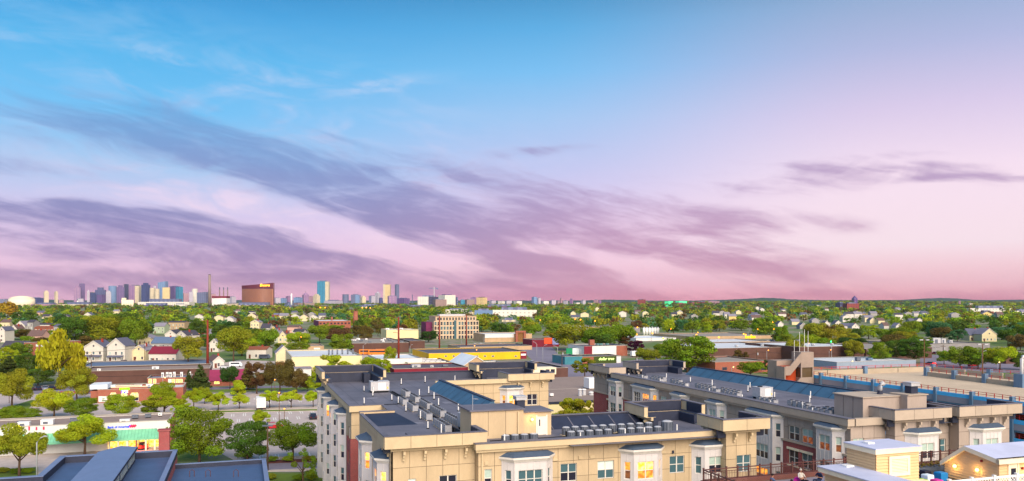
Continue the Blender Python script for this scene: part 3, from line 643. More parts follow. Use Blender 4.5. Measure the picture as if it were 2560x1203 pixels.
for x, y, z, lab, big in ((73.2, 77.4, 18.7, 'pale gooseneck vent on the grey stair head', 0), (76.2, 75.6, 18.9, 'square louvred exhaust hood on the grey stair head', 1)):
    t = thing('roof_vent', lab, 'vent', (x, y, z))
    if big: part('stack', MB().box(x - .5, x + .5, y - .5, y + .5, z, z + .9), M['memd'], t); part('cap', MB().box(x - .65, x + .65, y - .65, y + .65, z + .9, z + 1.25).box(x - .7, x + .7, y - .7, y + .7, z + 1.254, z + 1.35), M['metal'], t)
    else: part('stack', MB().cyl(x, y, z, z + .45, .35, .3), M['memd'], t); part('hood', MB().tube([(x, y, z + .4), (x, y, z + 1.0), (x + .1, y, z + 1.25), (x + .4, y, z + 1.3), (x + .55, y, z + 1.1)], .26, 10), M['metal'], t, smooth=True)

# ---------------------------------------------------------------- rooftop machines
def cond_box(): 
    t = thing('rooftop_condenser', '', 'air conditioner', (0, 0, 0), 0); w = .45
    part('casing', MB().box(-w, w, -w, w, .08, .95).box(-w - .02, w + .02, -w - .02, w + .02, .952, 1.0), mat('condenser_box', '868890', .5, .15, 3, .5), t)
    q = MB()
    for z in np.arange(.18, .9, .12):
        q.box(-w - .015, -w, -w + .05, w - .05, z, z + .05).box(-w + .05, w - .05, -w - .015, -w, z, z + .05)
    part('grille', q, M['metal'], t); part('fan_guard', MB().cyl(0, 0, 1.002, 1.05, .34, .3, 10), M['black'], t); part('skid', MB().box(-w, -w + .1, -w, w, 0, .078).box(w - .1, w, -w, w, 0, .078), M['tan2'], t)
    return t
def cond_round():
    t = thing('rooftop_condenser', '', 'air conditioner', (0, 0, 0), 0)
    part('casing', MB().cyl(0, 0, .06, .86, .42, .42, 12), M['metald'], t); q = MB()
    for k in range(12): a = 6.283 * k / 12; q.box(.425 * math.cos(a) - .02, .425 * math.cos(a) + .02, .425 * math.sin(a) - .02, .425 * math.sin(a) + .02, .1, .82)
    part('grille', q, mat('grille_dark', '474e5a', .5, .1), t); part('fan_guard', MB().cyl(0, 0, .862, .93, .40, .26, 12), M['metal'], t); part('pad', MB().box(-.5, .5, -.5, .5, 0, .058), M['tan2'], t)
    return t
def place(proto, first, x, y, z, yaw, label, group, s=1.):
    t = proto if first else copy_tree(proto); t.location = (*rot(x, y, GA), z); t.rotation_euler = (0, 0, GA + yaw); t.scale = (s, s, s); tag(t, label, None, group); return t
cb, cr = cond_box(), cond_round(); nb = nr = 0; ORD = ['first', 'second', 'third', 'fourth', 'fifth', 'sixth', 'seventh']
for xx, ys in ((23.6, [(121.5, 4), (114.5, 4), (108, 5), (101.5, 6), (93.5, 7)]), (21.4, [(112.2, 4), (105.5, 4), (98.5, 5), (90.2, 6)])):
    for gi, (y0, n) in enumerate(ys):
        for i in range(n): place(cb, nb == 0, xx, y0 - i * 1.0, ZD, 0, f'grey box condenser, {ORD[gi]} cluster from the far end, {"right" if xx > 22 else "left"} row on the middle roof', 'condensers on the middle roof', .86); nb += 1
    for y0, n in ys:
        part('equipment_rail', MB().box(xx + .6, xx + .75, y0 - n + .5, y0 + .5, ZD, ZD + .5), M['black'], A)
for x0, n, y in ((24.2, 4, 75.8), (31.6, 5, 75.8), (36.6, 5, 75.8)):
    for i in range(n): place(cr, nr == 0, v_at((1264 if x0 < 30 else 1428 if x0 < 35 else 1555) + i * (23.5 if x0 < 30 else 23 if x0 < 35 else 22.3), 76.4), 76.4, ZD, 0, f'round condenser in the {"left" if x0 < 30 else "middle" if x0 < 35 else "right"} set of the front row along the middle roof edge', 'round condensers, front row'); nr += 1
for i in range(10): place(cr, False, v_at(1415 + i * 23, 79.2), 79.2, ZD, 0, 'round condenser in the back row on the middle near roof', 'round condensers, back row')
for x0, x1 in ((1258, 1325), (1415, 1532), (1545, 1655)): part('equipment_rail', MB().box(v_at(x0, 77.6), v_at(x1, 77.6), 77.5, 77.75, ZD, ZD + .7), M['black'], A)
place(cr, False, v_at(1668, 77.2), 77.2, ZD, 0, 'largest round condenser at the right end of the front row', None, 1.45)
for xx, ys in ((69.2, [(131.5, 3), (126.5, 4), (118.5, 4), (110.5, 5), (104.0, 4), (95.5, 4), (85.6, 5)]), (71.0, [(129, 4), (122.5, 3), (114.5, 5), (107.5, 5), (91, 4), (84, 3)])):
    for gi, (y0, n) in enumerate(ys):
        for i in range(n): place(cb, False, xx, y0 - i * 1.05, ZD, 0, f'grey box condenser, {ORD[gi]} cluster from the far end, {"left" if xx < 70 else "right"} row on the right hand roof', 'condensers on the right roof', .86)
def rtu(x, y, z, l, w, h, label, yaw=0):
    t = thing('rooftop_unit', label, 'air conditioner', (x, y, z), GA)
    part('casing', MB().box(x - l / 2, x + l / 2, y - w / 2, y + w / 2, z + .3, z + h).box(x - l / 2 - .03, x + l / 2 + .03, y - w / 2 - .03, y + w / 2 + .03, z + h + .002, z + h + .06), M['metal'], t)
    part('curb', MB().box(x - l / 2 + .1, x + l / 2 - .1, y - w / 2 + .1, y + w / 2 - .1, z, z + .298), M['black'], t)
    part('access_panel', MB().box(x - l * .1, x + l * .3, y - w / 2 - .025, y - w / 2 - .002, z + .45, z + h - .15), M['pipe'], t)
    part('warning_label', MB().box(x + l * .38, x + l * .44, y - w / 2 - .012, y - w / 2 - .002, z + .6, z + .9), mat('yellow_label', 'e8c828', .5, 0), t)
    part('fan_guard', MB().cyl(x - l * .2, y, z + h + .062, z + h + .16, .4, .36, 12), M['black'], t)
rtu(20.6, 126.2, ZD, 2.9, 2.0, 1.7, 'pale rooftop air handler at the far end of the middle roof'); rtu(24.6, 86.4, ZD, 3.0, 2.0, 1.8, 'large pale rooftop air handler beside the stair head'); rtu(72.6, 99.6, ZD, 2.2, 1.9, 1.7, 'pale rooftop air handler among the condensers on the right roof')
vp = thing('vent_pipe', '', 'pipe', (0, 0, 0), 0); part('pipe', MB().cyl(0, 0, .12, .95, .07, .07, 8), M['pipe'], vp); part('flashing', MB().cyl(0, 0, 0, .12, .2, .09, 8), M['black'], vp)
k = 0
for lab, grp, pts in (('thin white vent pipe standing on the middle roof', 'vent pipes, middle roof', [(18.5, 128), (19.5, 125), (18.8, 121), (20.6, 115), (20.8, 111), (25.5, 119), (26.6, 114), (27.4, 121), (25.6, 107), (26.8, 101), (25.8, 95), (26.6, 89.5), (20.3, 103), (20.6, 95.5), (19.9, 88.3), (20.4, 84), (24.1, 81), (16.2, 112), (33.0, 75.6), (38.1, 75.6), (40.3, 75.5), (43.8, 77.5), (45.2, 77.2), (24.8, 75.6), (30.6, 138), (26, 136), (36, 138)]),
                      ('thin white vent pipe standing on the right hand roof', 'vent pipes, right roof', [(67.8, 133), (68.0, 128), (67.6, 121), (68.0, 113), (67.7, 106), (68, 98), (67.6, 91), (67.9, 83), (74.5, 131), (75.3, 124), (74.6, 116), (76, 108), (75, 100), (75.6, 93), (74.8, 86), (70.4, 88), (79.2, 112), (79, 97)])):
    for x, y in pts:
        t = vp if k == 0 else copy_tree(vp); k += 1; t.location = (*rot(x, y, GA), ZD); t.rotation_euler = (0, 0, GA); s = R.uniform(.85, 1.25); t.scale = (1, 1, s); tag(t, lab, None, grp)
# ---------------------------------------------------------------- near roof terrace building with the yellow sided roof houses
ZT = 16.8
C = thing('terrace_building', 'near apartment building with brick parapet, brown railing and a roof terrace', 'building', (45, 40, 0))
tx0, tx1, ty0, ty1 = 31.2, 66, 26, 50
part('wall', MB().box(tx0, tx1, ty0, ty1, 0, ZT - .05), M['tbrick'], C)
deckm = mat('terrace_paving', '8f8790', .85, .12, .6, fine=.3)
n = 0
dk = part('terrace_floor', MB().box(tx0 + .1, tx1 - .1, ty0 + .1, ty1 - .1, ZT - .048, ZT - .02), M['joint'], C)
pv = MB().box(-.59, .59, -.59, .59, 0, .018).mesh('paving_slab', deckm)
for x in np.arange(tx0 + 1, 50, 1.2):
    for y in np.arange(40.5, 49.6, 1.2): inst('paving_slab', pv, dk, (x, y, ZT - .02))
part('brick_parapet', MB().box(tx0, tx1, ty1 - .3, ty1, ZT - .049, ZT + .32).box(tx0, tx0 + .3, ty0, ty1 - .304, ZT - .049, ZT + .32), M['tbrick'], C)
rl = part('railing', MB().box(tx0 + .1, tx1, ty1 - .19, ty1 - .11, ZT + 1.05, ZT + 1.12).box(tx0 + .1, tx1, ty1 - .17, ty1 - .13, ZT + .88, ZT + .92).box(tx0 + .1, tx1, ty1 - .17, ty1 - .13, ZT + .36, ZT + .40)
          .box(tx0 + .11, tx0 + .19, ty0, ty1 - .2, ZT + 1.05, ZT + 1.12).box(tx0 + .13, tx0 + .17, ty0, ty1 - .2, ZT + .88, ZT + .92).box(tx0 + .13, tx0 + .17, ty0, ty1 - .2, ZT + .36, ZT + .40), M['rail'], C)
post = MB().box(-.045, .045, -.045, .045, 0, .85).box(-.06, .06, -.06, .06, .852, .9).mesh('post', M['rail']); bal = MB().box(-.012, .012, -.012, .012, 0, .48).mesh('baluster', M['rail'])
for x in np.arange(tx0 + .15, 56, .95):
    inst('post', post, rl, (x, ty1 - .15, ZT + .32))
    for i in range(1, 7): inst('baluster', bal, rl, (x + .95 * i / 7, ty1 - .15, ZT + .40))
for y in np.arange(ty1 - 1.1, 38, -.95):
    inst('post', post, rl, (tx0 + .15, y, ZT + .32))
    for i in range(1, 7): inst('baluster', bal, rl, (tx0 + .15, y - .95 * i / 7, ZT + .40))
# bulkhead and lower room, lap siding built board by board
def siding(par, P, L, z0, z1, step=.19, top=None):
    nrow = max(1, int(round((z1 - z0) / step)))
    for i in range(nrow):
        a = z0 + (z1 - z0) * i / nrow; b = z0 + (z1 - z0) * (i + 1) / nrow
        s0, s1 = (0, L) if top is None else top(a, b)
        if s1 - s0 < .1: continue
        q = MB(); q.face([P(s0, a + .025, .06), P(s1, a + .025, .06), P(s1, b + .025, .0), P(s0, b + .025, .0)]); q.face([P(s0, a + .025, .06), P(s0, a, 0), P(s1, a, 0), P(s1, a + .025, .06)])
        part('siding_board', q, M['siding'], par)
H1 = thing('bulkhead', 'yellow clapboard roof house with white roof trim and a square louvre', 'roof house', (39, 41, ZT))
x0, x1, y0, y1, zt = 37.6, 41.0, 40.1, 42.6, 20.75
w = part('wall', MB().box(x0 + .04, x1 - .04, y0 + .04, y1 - .04, 17.0, zt - .02), M['siding'], H1)
siding(w, Plane((x0, y0), (1, 0)), x1 - x0, 17.0, zt - .35); siding(w, Plane((x0, y1), (0, -1)), y1 - y0, 19.3, zt - .35)
part('roof_trim', MB().box(x0 - .14, x1 + .14, y0 - .14, y1 + .14, zt - .36, zt - .06), M['cream'], H1); part('roof', MB().box(x0 - .17, x1 + .17, y0 - .17, y1 + .17, zt - .058, zt), M['wroof'], H1)
part('roof_hatch', MB().box(38.3, 38.8, 41.5, 42.0, zt + .002, zt + .1), M['pipe'], H1)
lv = MB(); a0, a1, b0, b1 = 38.55, 40.2, 18.95, 20.2
lv.box(a0, a1, y0 - .13, y0 - .062, b0, b0 + .2).box(a0, a1, y0 - .13, y0 - .062, b1 - .2, b1).box(a0, a0 + .2, y0 - .13, y0 - .062, b0 + .2, b1 - .2).box(a1 - .2, a1, y0 - .13, y0 - .062, b0 + .2, b1 - .2)
lo = part('louvre', lv, M['cream'], H1)
part('louvre_back', MB().box(a0 + .19, a1 - .19, y0 - .075, y0 - .065, b0 + .19, b1 - .19), M['joint'], lo)
for i in range(9):
    z = b0 + .21 + i * .093; part('slat', MB().face([(a0 + .2, y0 - .11, z), (a1 - .2, y0 - .11, z), (a1 - .2, y0 - .078, z + .06), (a0 + .2, y0 - .078, z + .06)]), M['cream'], lo)
H2 = thing('roof_room', 'low flat white roofed room in front of the clapboard bulkhead', 'roof house', (38, 36, ZT))
part('wall', MB().box(35.5, 37.56, 34, 42.2, ZT, 19.0).box(37.564, 41.1, 38.2, 40.0, ZT, 18.4), M['siding'], H2)
siding(H2, Plane((35.5, 42.2), (0, -1)), 8.2, ZT, 18.98)
part('roof_trim', MB().box(35.2, 37.58, 33.8, 42.5, 19.0, 19.3), M['cream'], H2); part('roof', MB().box(35.15, 37.58, 33.8, 42.55, 19.302, 19.36), M['wroof'], H2)
part('roof_trim', MB().box(37.584, 41.25, 38.0, 40.02, 18.4, 18.6), M['cream'], H2)
part('roof_hatch', MB().box(36.6, 37.2, 41.5, 42.0, 19.362, 19.46), M['pipe'], H2)
# gabled roof house with three lit wall lamps
H3 = thing('roof_house', 'yellow clapboard roof house with low gabled white roof and lit wall lamps', 'roof house', (54, 44.5, ZT))
x0, x1 = 50.2, 58.0; prof = [(42.1, 18.85), (44.7, 19.3), (46.6, 17.95)]
w = MB(); w.face([(x0, 46.6, ZT), (x0, 42.1, ZT), (x0, 42.1, 18.85), (x0, 44.7, 19.25), (x0, 46.6, 17.95)]); w.face([(x0, 42.1, ZT), (x1, 42.1, ZT), (x1, 42.1, 18.85), (x0, 42.1, 18.85)]); w.face([(x1, 42.1, ZT), (x1, 46.6, ZT), (x1, 46.6, 17.95), (x1, 44.7, 19.25), (x1, 42.1, 18.85)]); w.face([(x1, 46.6, ZT), (x0, 46.6, ZT), (x0, 46.6, 17.95), (x1, 46.6, 17.95)])
w = part('wall', w, M['siding'], H3)
def gtop(a, b):     # clip the boards to the gable
    def far(z): return 0. if z < 17.95 else (z - 17.95) / 1.3 * 1.9
    def near(z): return 4.5 if z < 18.85 else 4.5 - (z - 18.85) / .4 * 2.6
    return far(b), near(b)
siding(w, Plane((x0, 46.6), (0, -1)), 4.5, ZT, 19.1, top=gtop); siding(w, Plane((x0, 42.1), (1, 0)), x1 - x0, ZT, 18.6)
rq = MB()
for (ya, za), (yb, zb) in ((prof[0], prof[1]), (prof[1], prof[2])):
    rq.face([(x0 - .3, ya, za + .12), (x1 + .3, ya, za + .12), (x1 + .3, yb, zb + .12), (x0 - .3, yb, zb + .12)])
part('roof', rq, M['wroof'], H3)
rq = MB()
for (ya, za), (yb, zb) in (((41.8, 18.8), (44.7, 19.3)), ((44.7, 19.3), (46.8, 17.8))): rq.prism([(x0 - .3, ya), (x0 - .02, ya), (x0 - .02, yb), (x0 - .3, yb)], 0, 0)
rq = MB()
for (ya, za), (yb, zb) in (((41.8, 18.8), (44.7, 19.3)), ((44.7, 19.3), (46.8, 17.8))):
    rq.face([(x0 - .3, yb, zb - .2), (x0 - .3, ya, za - .2), (x0 - .3, ya, za + .115), (x0 - .3, yb, zb + .115)]); rq.face([(x0 - .3, ya, za - .2), (x0 - .3, yb, zb - .2), (x0 - .01, yb, zb - .2), (x0 - .01, ya, za - .2)])
rq.box(x0 - .3, x1 + .3, 41.8, 42.06, 18.6, 18.9)
part('roof_trim', rq, M['cream'], H3)
d3 = part('door', MB().box(51.0, 51.12, 42.0, 42.09, ZT, 18.5).box(51.9, 52.02, 42.0, 42.09, ZT, 18.5).box(51.0, 52.02, 42.0, 42.09, 18.502, 18.66).box(51.13, 51.89, 42.04, 42.09, ZT, 18.49), M['cream'], H3)
part('door_glass', MB().box(51.28, 51.74, 42.025, 42.038, 17.2, 18.2), M['gdark'], d3)
ex = solo('exit_sign', MB().box(51.55, 51.85, 41.86, 41.98, 18.68, 18.86), emit('exit_red', 'ff3a50', 3), 'small red lit exit sign above the roof house door', 'sign', (51.7, 41.9, 18.68))
solo('fire_bell', MB().tube([(52.35, 42.06, 18.15), (52.35, 41.94, 18.15)], .09, 8), mat('alarm_red', '8a1018', .5, 0), 'red alarm bell between door and lamp', 'alarm bell', (52.35, 42.06, 18.15))
solo('fire_bell', MB().tube([(50.18, 43.4, 18.55), (50.06, 43.4, 18.55)], .09, 8), MC['alarm_red'], 'red alarm bell under the gable of the roof house', 'alarm bell', (50.18, 43.4, 18.55))
solo('door_plate', MB().box(52.3, 52.55, 42.04, 42.06, 17.35, 17.5), M['metald'], 'small grey number plate beside the roof house door', 'sign', (52.4, 42.05, 17.35))
lamp_at('wall_lamp', 'lit wall lamp on the front of the roof house beside the door', 'lamp', (52.9, 42.02, 18.05), GA, 16, .13)
for y, z, lab in ((45.6, 17.75, 'lit wall lamp under the low far eave of the roof house gable'), (43.7, 17.85, 'lit wall lamp under the ridge of the roof house gable')):
    t = thing('wall_lamp', lab, 'lamp', (x0, y, z)); part('back_plate', MB().box(x0 - .06, x0 - .03, y - .09, y + .09, z - .1, z + .16), M['metald'], t); part('bulb', MB().ball((x0 - .15, y, z), .13, 10, 6), M['lampw'], t)
    l = D.lights.new('lamp_light', 'POINT'); l.energy = 16; l.color = (1, .6, .2); l.shadow_soft_size = .12; lo = put('lamp_light', l, t); lo.location = (-.42, 0, 0)
# planter strip, ottomans, lattice fence
pl = thing('planter', 'long low planter of brown green hedge along the railing', 'planter', (52, 48.6, ZT)); part('box', MB().box(48.4, 55, 48.2, 49.1, ZT, ZT + .3), M['metald'], pl)
hq = MB()
for i in range(420): x, y = R.uniform(48.5, 54.9), R.uniform(48.25, 49.05); z = ZT + .3 + R.uniform(0, .28); a = R.uniform(0, 6.28); hq.face([(x + .1 * math.cos(a), y + .1 * math.sin(a), z), (x - .1 * math.sin(a), y + .1 * math.cos(a), z + .08), (x - .1 * math.cos(a), y - .1 * math.sin(a), z + .02)])
o = part('hedge', hq, mat('hedge_leaf', '6b5a1e', .8, .3, 3), pl); o['kind'] = 'stuff'
for x, y, s, c, cn in ((v_at(2312, 46.6), 46.6, .62, '1c1c2c', 'black'), (v_at(2319, 45.5), 45.5, .6, 'd8e4ec', 'white'), (v_at(2352, 45.6), 45.6, .66, '1a7ab8', 'blue'), (v_at(2305, 44.3), 44.3, .62, 'b4d820', 'lime green'), (v_at(2342, 44.0), 44.0, .6, 'd83c98', 'pink')):
    t = thing('cube_seat', f'{cn} padded cube seat on the roof terrace', 'seat', (x, y, ZT - .002)); z = ZT
    part('cushion', MB().box(x - s / 2, x + s / 2, y - s / 2, y + s / 2, z + .03, z + s * .82).prism([(x - s / 2, y - s / 2), (x + s / 2, y - s / 2), (x + s / 2, y + s / 2), (x - s / 2, y + s / 2)], z + s * .82 + .001, z + s * .92, top=[(x - s * .42, y - s * .42), (x + s * .42, y - s * .42), (x + s * .42, y + s * .42), (x - s * .42, y + s * .42)]), mat('seat_' + cn.replace(' ', '_'), c, .6, .05, 3), t)
    part('base', MB().box(x - s * .45, x + s * .45, y - s * .45, y + s * .45, z - .002, z + .028), M['black'], t)
lf = thing('lattice_fence', 'white lattice fence with capped posts in front of the gabled roof house', 'fence', (45, 37.6, ZT)); yf = 38.0; zf = 18.92
xs = [v_at(p, yf) for p in (2373, 2429, 2485, 2541, 2597)]
for i, x in enumerate(xs):
    part('post', MB().box(x - .07, x + .07, yf - .07, yf + .07, ZT, zf + .06).box(x - .1, x + .1, yf - .1, yf + .1, zf + .062, zf + .1), M['pipe'], lf)
    if i + 1 == len(xs): break
    x2 = xs[i + 1]
    pn = part('frame_rail', MB().box(x + .07, x2 - .07, yf - .03, yf + .03, zf - .14, zf).box(x + .07, x2 - .07, yf - .03, yf + .03, ZT + .1, ZT + .25), M['pipe'], lf)
    for sgn in (1, -1):
        for s in np.arange(-1.6, x2 - x + 1.6, .22):
            zA, zB = ZT + .25, zf - .14; xa, xb = x + s, x + s + sgn * (zB - zA)
            lo_, hi_ = x + .07, x2 - .07
            def clip(xx): return min(max(xx, lo_), hi_)
            ca, cb_ = clip(xa), clip(xb)
            if abs(ca - cb_) < .05: continue
            za = zA + (ca - xa) * sgn; zb = zA + (cb_ - xa) * sgn; yy = yf + .012 * sgn
            part('lattice_slat', MB().face([(ca, yy, za - .03), (cb_, yy, zb - .03), (cb_, yy, zb + .03), (ca, yy, za + .03)]), M['pipe'], pn)

# ---------------------------------------------------------------- dark roofed building at lower left
ZR = 6.6
Dn = thing('school_building', 'low building with blue grey membrane roofs and a long clerestory, bottom left', 'building', (*grid(300, 1180, 6), 0))
fl = grid(155, 1138, 7.5); fr = grid(442, 1128, 7.5); yF = (fl[1] + fr[1]) / 2; xL, xR = fl[0], fr[0]; xS = grid(24, 1195, 7.5)[0]; yS = grid(90, 1190, 7.5)[1]
part('wall', MB().box(xL, xR, 60, yF, 0, ZR - .01).box(xS - 6, xL - .004, 60, yS, 0, ZR - .01), M['brick'], Dn)
part('roof', MB().face([(xL, 60, ZR), (xR, 60, ZR), (xR, yF, ZR), (xL, yF, ZR)]).face([(xS - 6, 60, ZR), (xL - .004, 60, ZR), (xL - .004, yS, ZR), (xS - 6, yS, ZR)]), mat('blue_roof', '45597c', .55, .15, .4, fine=.4), Dn)
BR = MC['blue_roof']
for x0, x1, y0, y1 in ((xL, xR, yF - .7, yF), (xL, xL + .7, yS + .004, yF - .704), (xS - 6, xL + .7, yS - .7, yS), (xR - .5, xR, 60, yF - .704)): parapet(Dn, x0, x1, y0, y1, ZR, 7.5, M['memd'], mat('blue_cap', '6d7c9c', .5, .08, .5))
cl0 = grid(250, 1121, 8.8); cl1 = grid(337, 1118, 8.8)
cx0, cx1, cy = cl0[0], cl1[0], cl0[1]; xm = cx0 * .42 + cx1 * .58
cl = part('clerestory', MB().face([(cx1, 60, ZR), (cx1, cy, ZR), (cx1, cy, 8.6), (cx1, 60, 8.6)]).face([(cx0, cy, ZR), (cx0, 60, ZR), (cx0, 60, 8.2), (cx0, cy, 8.2)]).face([(cx1, cy, ZR), (cx0, cy, ZR), (cx0, cy, 8.2), (xm, cy, 8.9), (cx1, cy, 8.6)]), M['memd'], Dn)
q = MB()
for (xa, za), (xb, zb) in (((cx0 - .3, 8.2), (xm, 8.9)), ((xm, 8.9), (cx1 + .25, 8.65))): q.face([(xa, 60, za + .05), (xb, 60, zb + .05), (xb, cy + .3, zb + .05), (xa, cy + .3, za + .05)])
part('clerestory_roof', q, mat('blue_roof_pale', '66789a', .5, .1, .4, fine=.4), cl)
part('clerestory_edge', MB().box(cx1 + .26, cx1 + .3, 60, cy + .3, 8.4, 8.72), M['memd'], cl)
wm = MB().box(-.001, .03, -.4, .4, 0, 1.35).mesh('clerestory_pane', mat('clerestory_glass', 'a9b6b2', .2, .1, 2)); y = cy - 1.2; i = 0
while y > 78:
    inst('clerestory_pane', wm, cl, (cx1, y, ZR + .45)); y -= 1.15 if i % 6 != 5 else 1.9; i += 1
part('chimney', MB().box(xR - 2.6, xR - 1.1, yF + .05, yF + 1.5, 0, 10.4).box(xR - 2.75, xR - .95, yF - .1 + .05, yF + 1.65, 10.402, 10.6), M['brick'], Dn)
yR = grid(555, 1154, 6)[1]; xE = grid(664, 1150, 6)[0]
part('east_wall', MB().box(xR + .004, xE, 60, yR, 0, 5.4), M['brick'], Dn); part('east_roof', MB().face([(xR + .004, 60, 5.41), (xE, 60, 5.41), (xE, yR, 5.41), (xR + .004, yR, 5.41)]), BR, Dn)
parapet(Dn, xR + .01, xE, yR - .5, yR, 5.41, 6.0, M['memd'], MC['blue_cap']); parapet(Dn, xE - .5, xE, 60, yR - .504, 5.41, 6.0, M['memd'], MC['blue_cap'])
for px in (398, 480, 520, 590):
    x, yy = grid(px, 1192, 5.4); solo('roof_handrail', MB().tube([(x - .3, yy, 5.41), (x - .3, yy, 6.2), (x, yy, 6.4), (x + .3, yy, 6.2), (x + .3, yy, 5.41)], .05), M['rail'], 'hooped dark rail on the lower blue roof at bottom left', 'rail', (x, yy, 5.41), group='hooped rails on the blue roof')

# ---------------------------------------------------------------- parking garage and its stair tower
G = thing('parking_garage', 'open parking garage with bright blue bands and red railings', 'parking garage', (140, 120, 0))
gx0, gx1, gy0, gy1 = 121., 163., 66., 155.
lev = [(12.5, 'top'), (9.4, ''), (6.3, ''), (3.2, '')]
part('top_deck', MB().box(gx0 + .6, gx1, gy0, gy1, 12.2, 12.5), M['deck'], G)
for z, _ in lev[1:]: part('deck', MB().box(gx0 + .6, gx1, gy0, gy1, z - .3, z), M['conc'], G)
part('inner_wall', MB().box(gx0 + 4, gx0 + 4.4, gy0, gy1 - .5, 0, 12.19), M['gin'], G)
colm = MB().box(-.3, .5, -.3, .3, 0, 14.1).mesh('column', M['gcol'])
ys = [145.2 - 7.7 * i for i in range(10)]
for y in ys: inst('column', colm, G, (gx0, y, 0))
def railrun(par, P, L, z, step=1.55):
    r = MB()
    for zz in (z + .35, z + .7): P.slab(r, 0, L, zz, zz + .07, -.03, .03)
    o = part('railing', r, M['gred'], par)
    for s in np.arange(step / 2, L, step): q = MB(); P.slab(q, s - .05, s + .05, z, z + .8, -.05, .05); part('post', q, M['gred'], o)
for z, t in lev:
    for a, b in zip([gy1] + ys, ys):
        if a - b < .5: continue
        P = Plane((gx0, a - .32), (0, -1)); L = a - b - .64
        q = MB(); P.slab(q, 0, L, z - .8, z + .28, -.3, 0); sp = part('spandrel', q, M['gspan'], G)
        q = MB(); P.slab(q, 0, L, z + .284, z + .95, -.28, .02); part('blue_band', q, M['gblu'], sp)
        q = MB(); P.slab(q, 0, L, z - 1.1, z - .804, -.26, -.06); part('beam', q, M['gcol'], sp)
        if b > 60: railrun(G, Plane((gx0 + .25, a - .32), (0, -1)), L, z + .95)
# far and right upper walls, the ramp divider
P = Plane((gx0, gy1), (1, 0))
for a, b in ((0, 10), (10.2, 20.5), (20.7, 31), (31.2, 42)):
    q = MB(); P.slab(q, a, b, 12.5, 13.6, -.3, 0); part('upper_wall', q, M['conc'], G); railrun(G, Plane((gx0 + a, gy1 + .15), (1, 0)), b - a, 13.6, 2.4)
for y in np.arange(gy1 - 9.5, gy0, -10): part('upper_wall', MB().box(gx1 - .3, gx1, y, y + 9.3, 12.5, 13.6), M['conc'], G); railrun(G, Plane((gx1 - .15, y + 9.3), (0, -1)), 9.3, 13.6, 2.4)
for x, y in ((gx0 + 5, gy1), (gx0 + 21, gy1), (gx0 + 42, gy1), (gx1, 139), (gx1, 128)): part('upper_column', MB().box(x - .45, x + .45, y - .5, y + .5, 12.5, 14.3), M['gcol'], G)
dA = grid(2315, 940, 12.5); dB = grid(2545, 968, 12.5); L = math.hypot(dB[0] - dA[0], dB[1] - dA[1]); P = Plane(dA, ((dB[0] - dA[0]) / L, (dB[1] - dA[1]) / L)); nseg = 3
for i in range(nseg):
    q = MB(); P.slab(q, L * i / nseg + .5, L * (i + 1) / nseg - .5, 12.5, 13.5, -.3, 0); part('ramp_wall', q, M['conc'], G); railrun(G, Plane(P(L * i / nseg + .5, 0, -.15)[:2], P.sd), L / nseg - 1, 13.5, 2.2)
    q = MB(); P.slab(q, L * i / nseg - .45, L * i / nseg + .45, 12.5, 14.5, -.6, .3); part('ramp_column', q, M['gcol'], G)
q = MB(); P.slab(q, L - .5, L + 1.6, 12.5, 15.2, -1.2, .6); part('ramp_column', q, M['gcol'], G)
x, y, _ = P(L + .6, 0, -.3); solo('vent_pipe', MB().tube([(x, y, 15.2), (x, y, 18.3), (x + .2, y, 18.7), (x + .7, y, 18.8), (x + 1.0, y, 18.4), (x + 1.0, y, 17.9)], .3, 10), M['pipe'], 'white gooseneck pipe rising above the garage ramp', 'pipe', (x, y, 15.2), smooth=True)
M['stairc'] = mat('stair_concrete', '97867a', .85, .14, .4, fine=.4)
ST = thing('stair_tower', 'concrete stair tower with sloping parapets and lit landing beside the garage', 'stair tower', (117, 150, 0))
a = grid(1990, 962, 8); sx0, sx1, sy0 = 113.2, 120.6, 147.
part('core', MB().box(sx0, sx1, sy0 + 3.2, sy0 + 6.4, 0, 16.6), M['stairc'], ST)
part('lift_shaft', MB().box(sx1 - 3.4, sx1, sy0, sy0 + 3.18, 15.2, 18.6).box(sx1 - 3.4, sx1, sy0, sy0 + 3.18, 10.6, 13.0), M['stairc'], ST)
part('landing_glass', MB().box(sx1 - 3.3, sx1 - .2, sy0 + .3, sy0 + 3.1, 13.0, 15.19), glass('landing_glass', '5a4a34', .2), ST)
for xx in (sx1 - 3.4, sx1 - .32): part('mullion', MB().box(xx, xx + .3, sy0 + .02, sy0 + .25, 13.01, 15.19), M['stairc'], ST)
def slope(zl, zr, h, m, name):
    q = MB(); xl, xr = sx0 - .02, sx1 - 3.42
    for yy in (sy0, sy0 + .3): pass
    pts = [(xl, zl), (xl + 1.2, zl), (xr, zr), (xr, zr + h), (xl + 1.2, zl + h), (xl, zl + h)]
    q.face([(x_, sy0, z_) for x_, z_ in pts]); q.face([(x_, sy0 + .3, z_) for x_, z_ in pts[::-1]])
    for k_ in range(6): j_ = (k_ + 1) % 6; q.face([(pts[k_][0], sy0, pts[k_][1]), (pts[k_][0], sy0 + .3, pts[k_][1]), (pts[j_][0], sy0 + .3, pts[j_][1]), (pts[j_][0], sy0, pts[j_][1])])
    part(name, q, m, ST)
slope(13.6, 16.4, 2.0, M['stairc'], 'stair_parapet'); slope(8.4, 11.0, 2.0, M['stairc'], 'stair_parapet')
part('stair_void', MB().box(sx0 + .1, sx1 - 3.5, sy0 + 1.6, sy0 + 3.1, 9.0, 15.5), M['gin'], ST); part('corner_pier', MB().box(sx0 - .3, sx0 - .03, sy0 + .05, sy0 + 3, 0, 15.5), M['stairc'], ST)
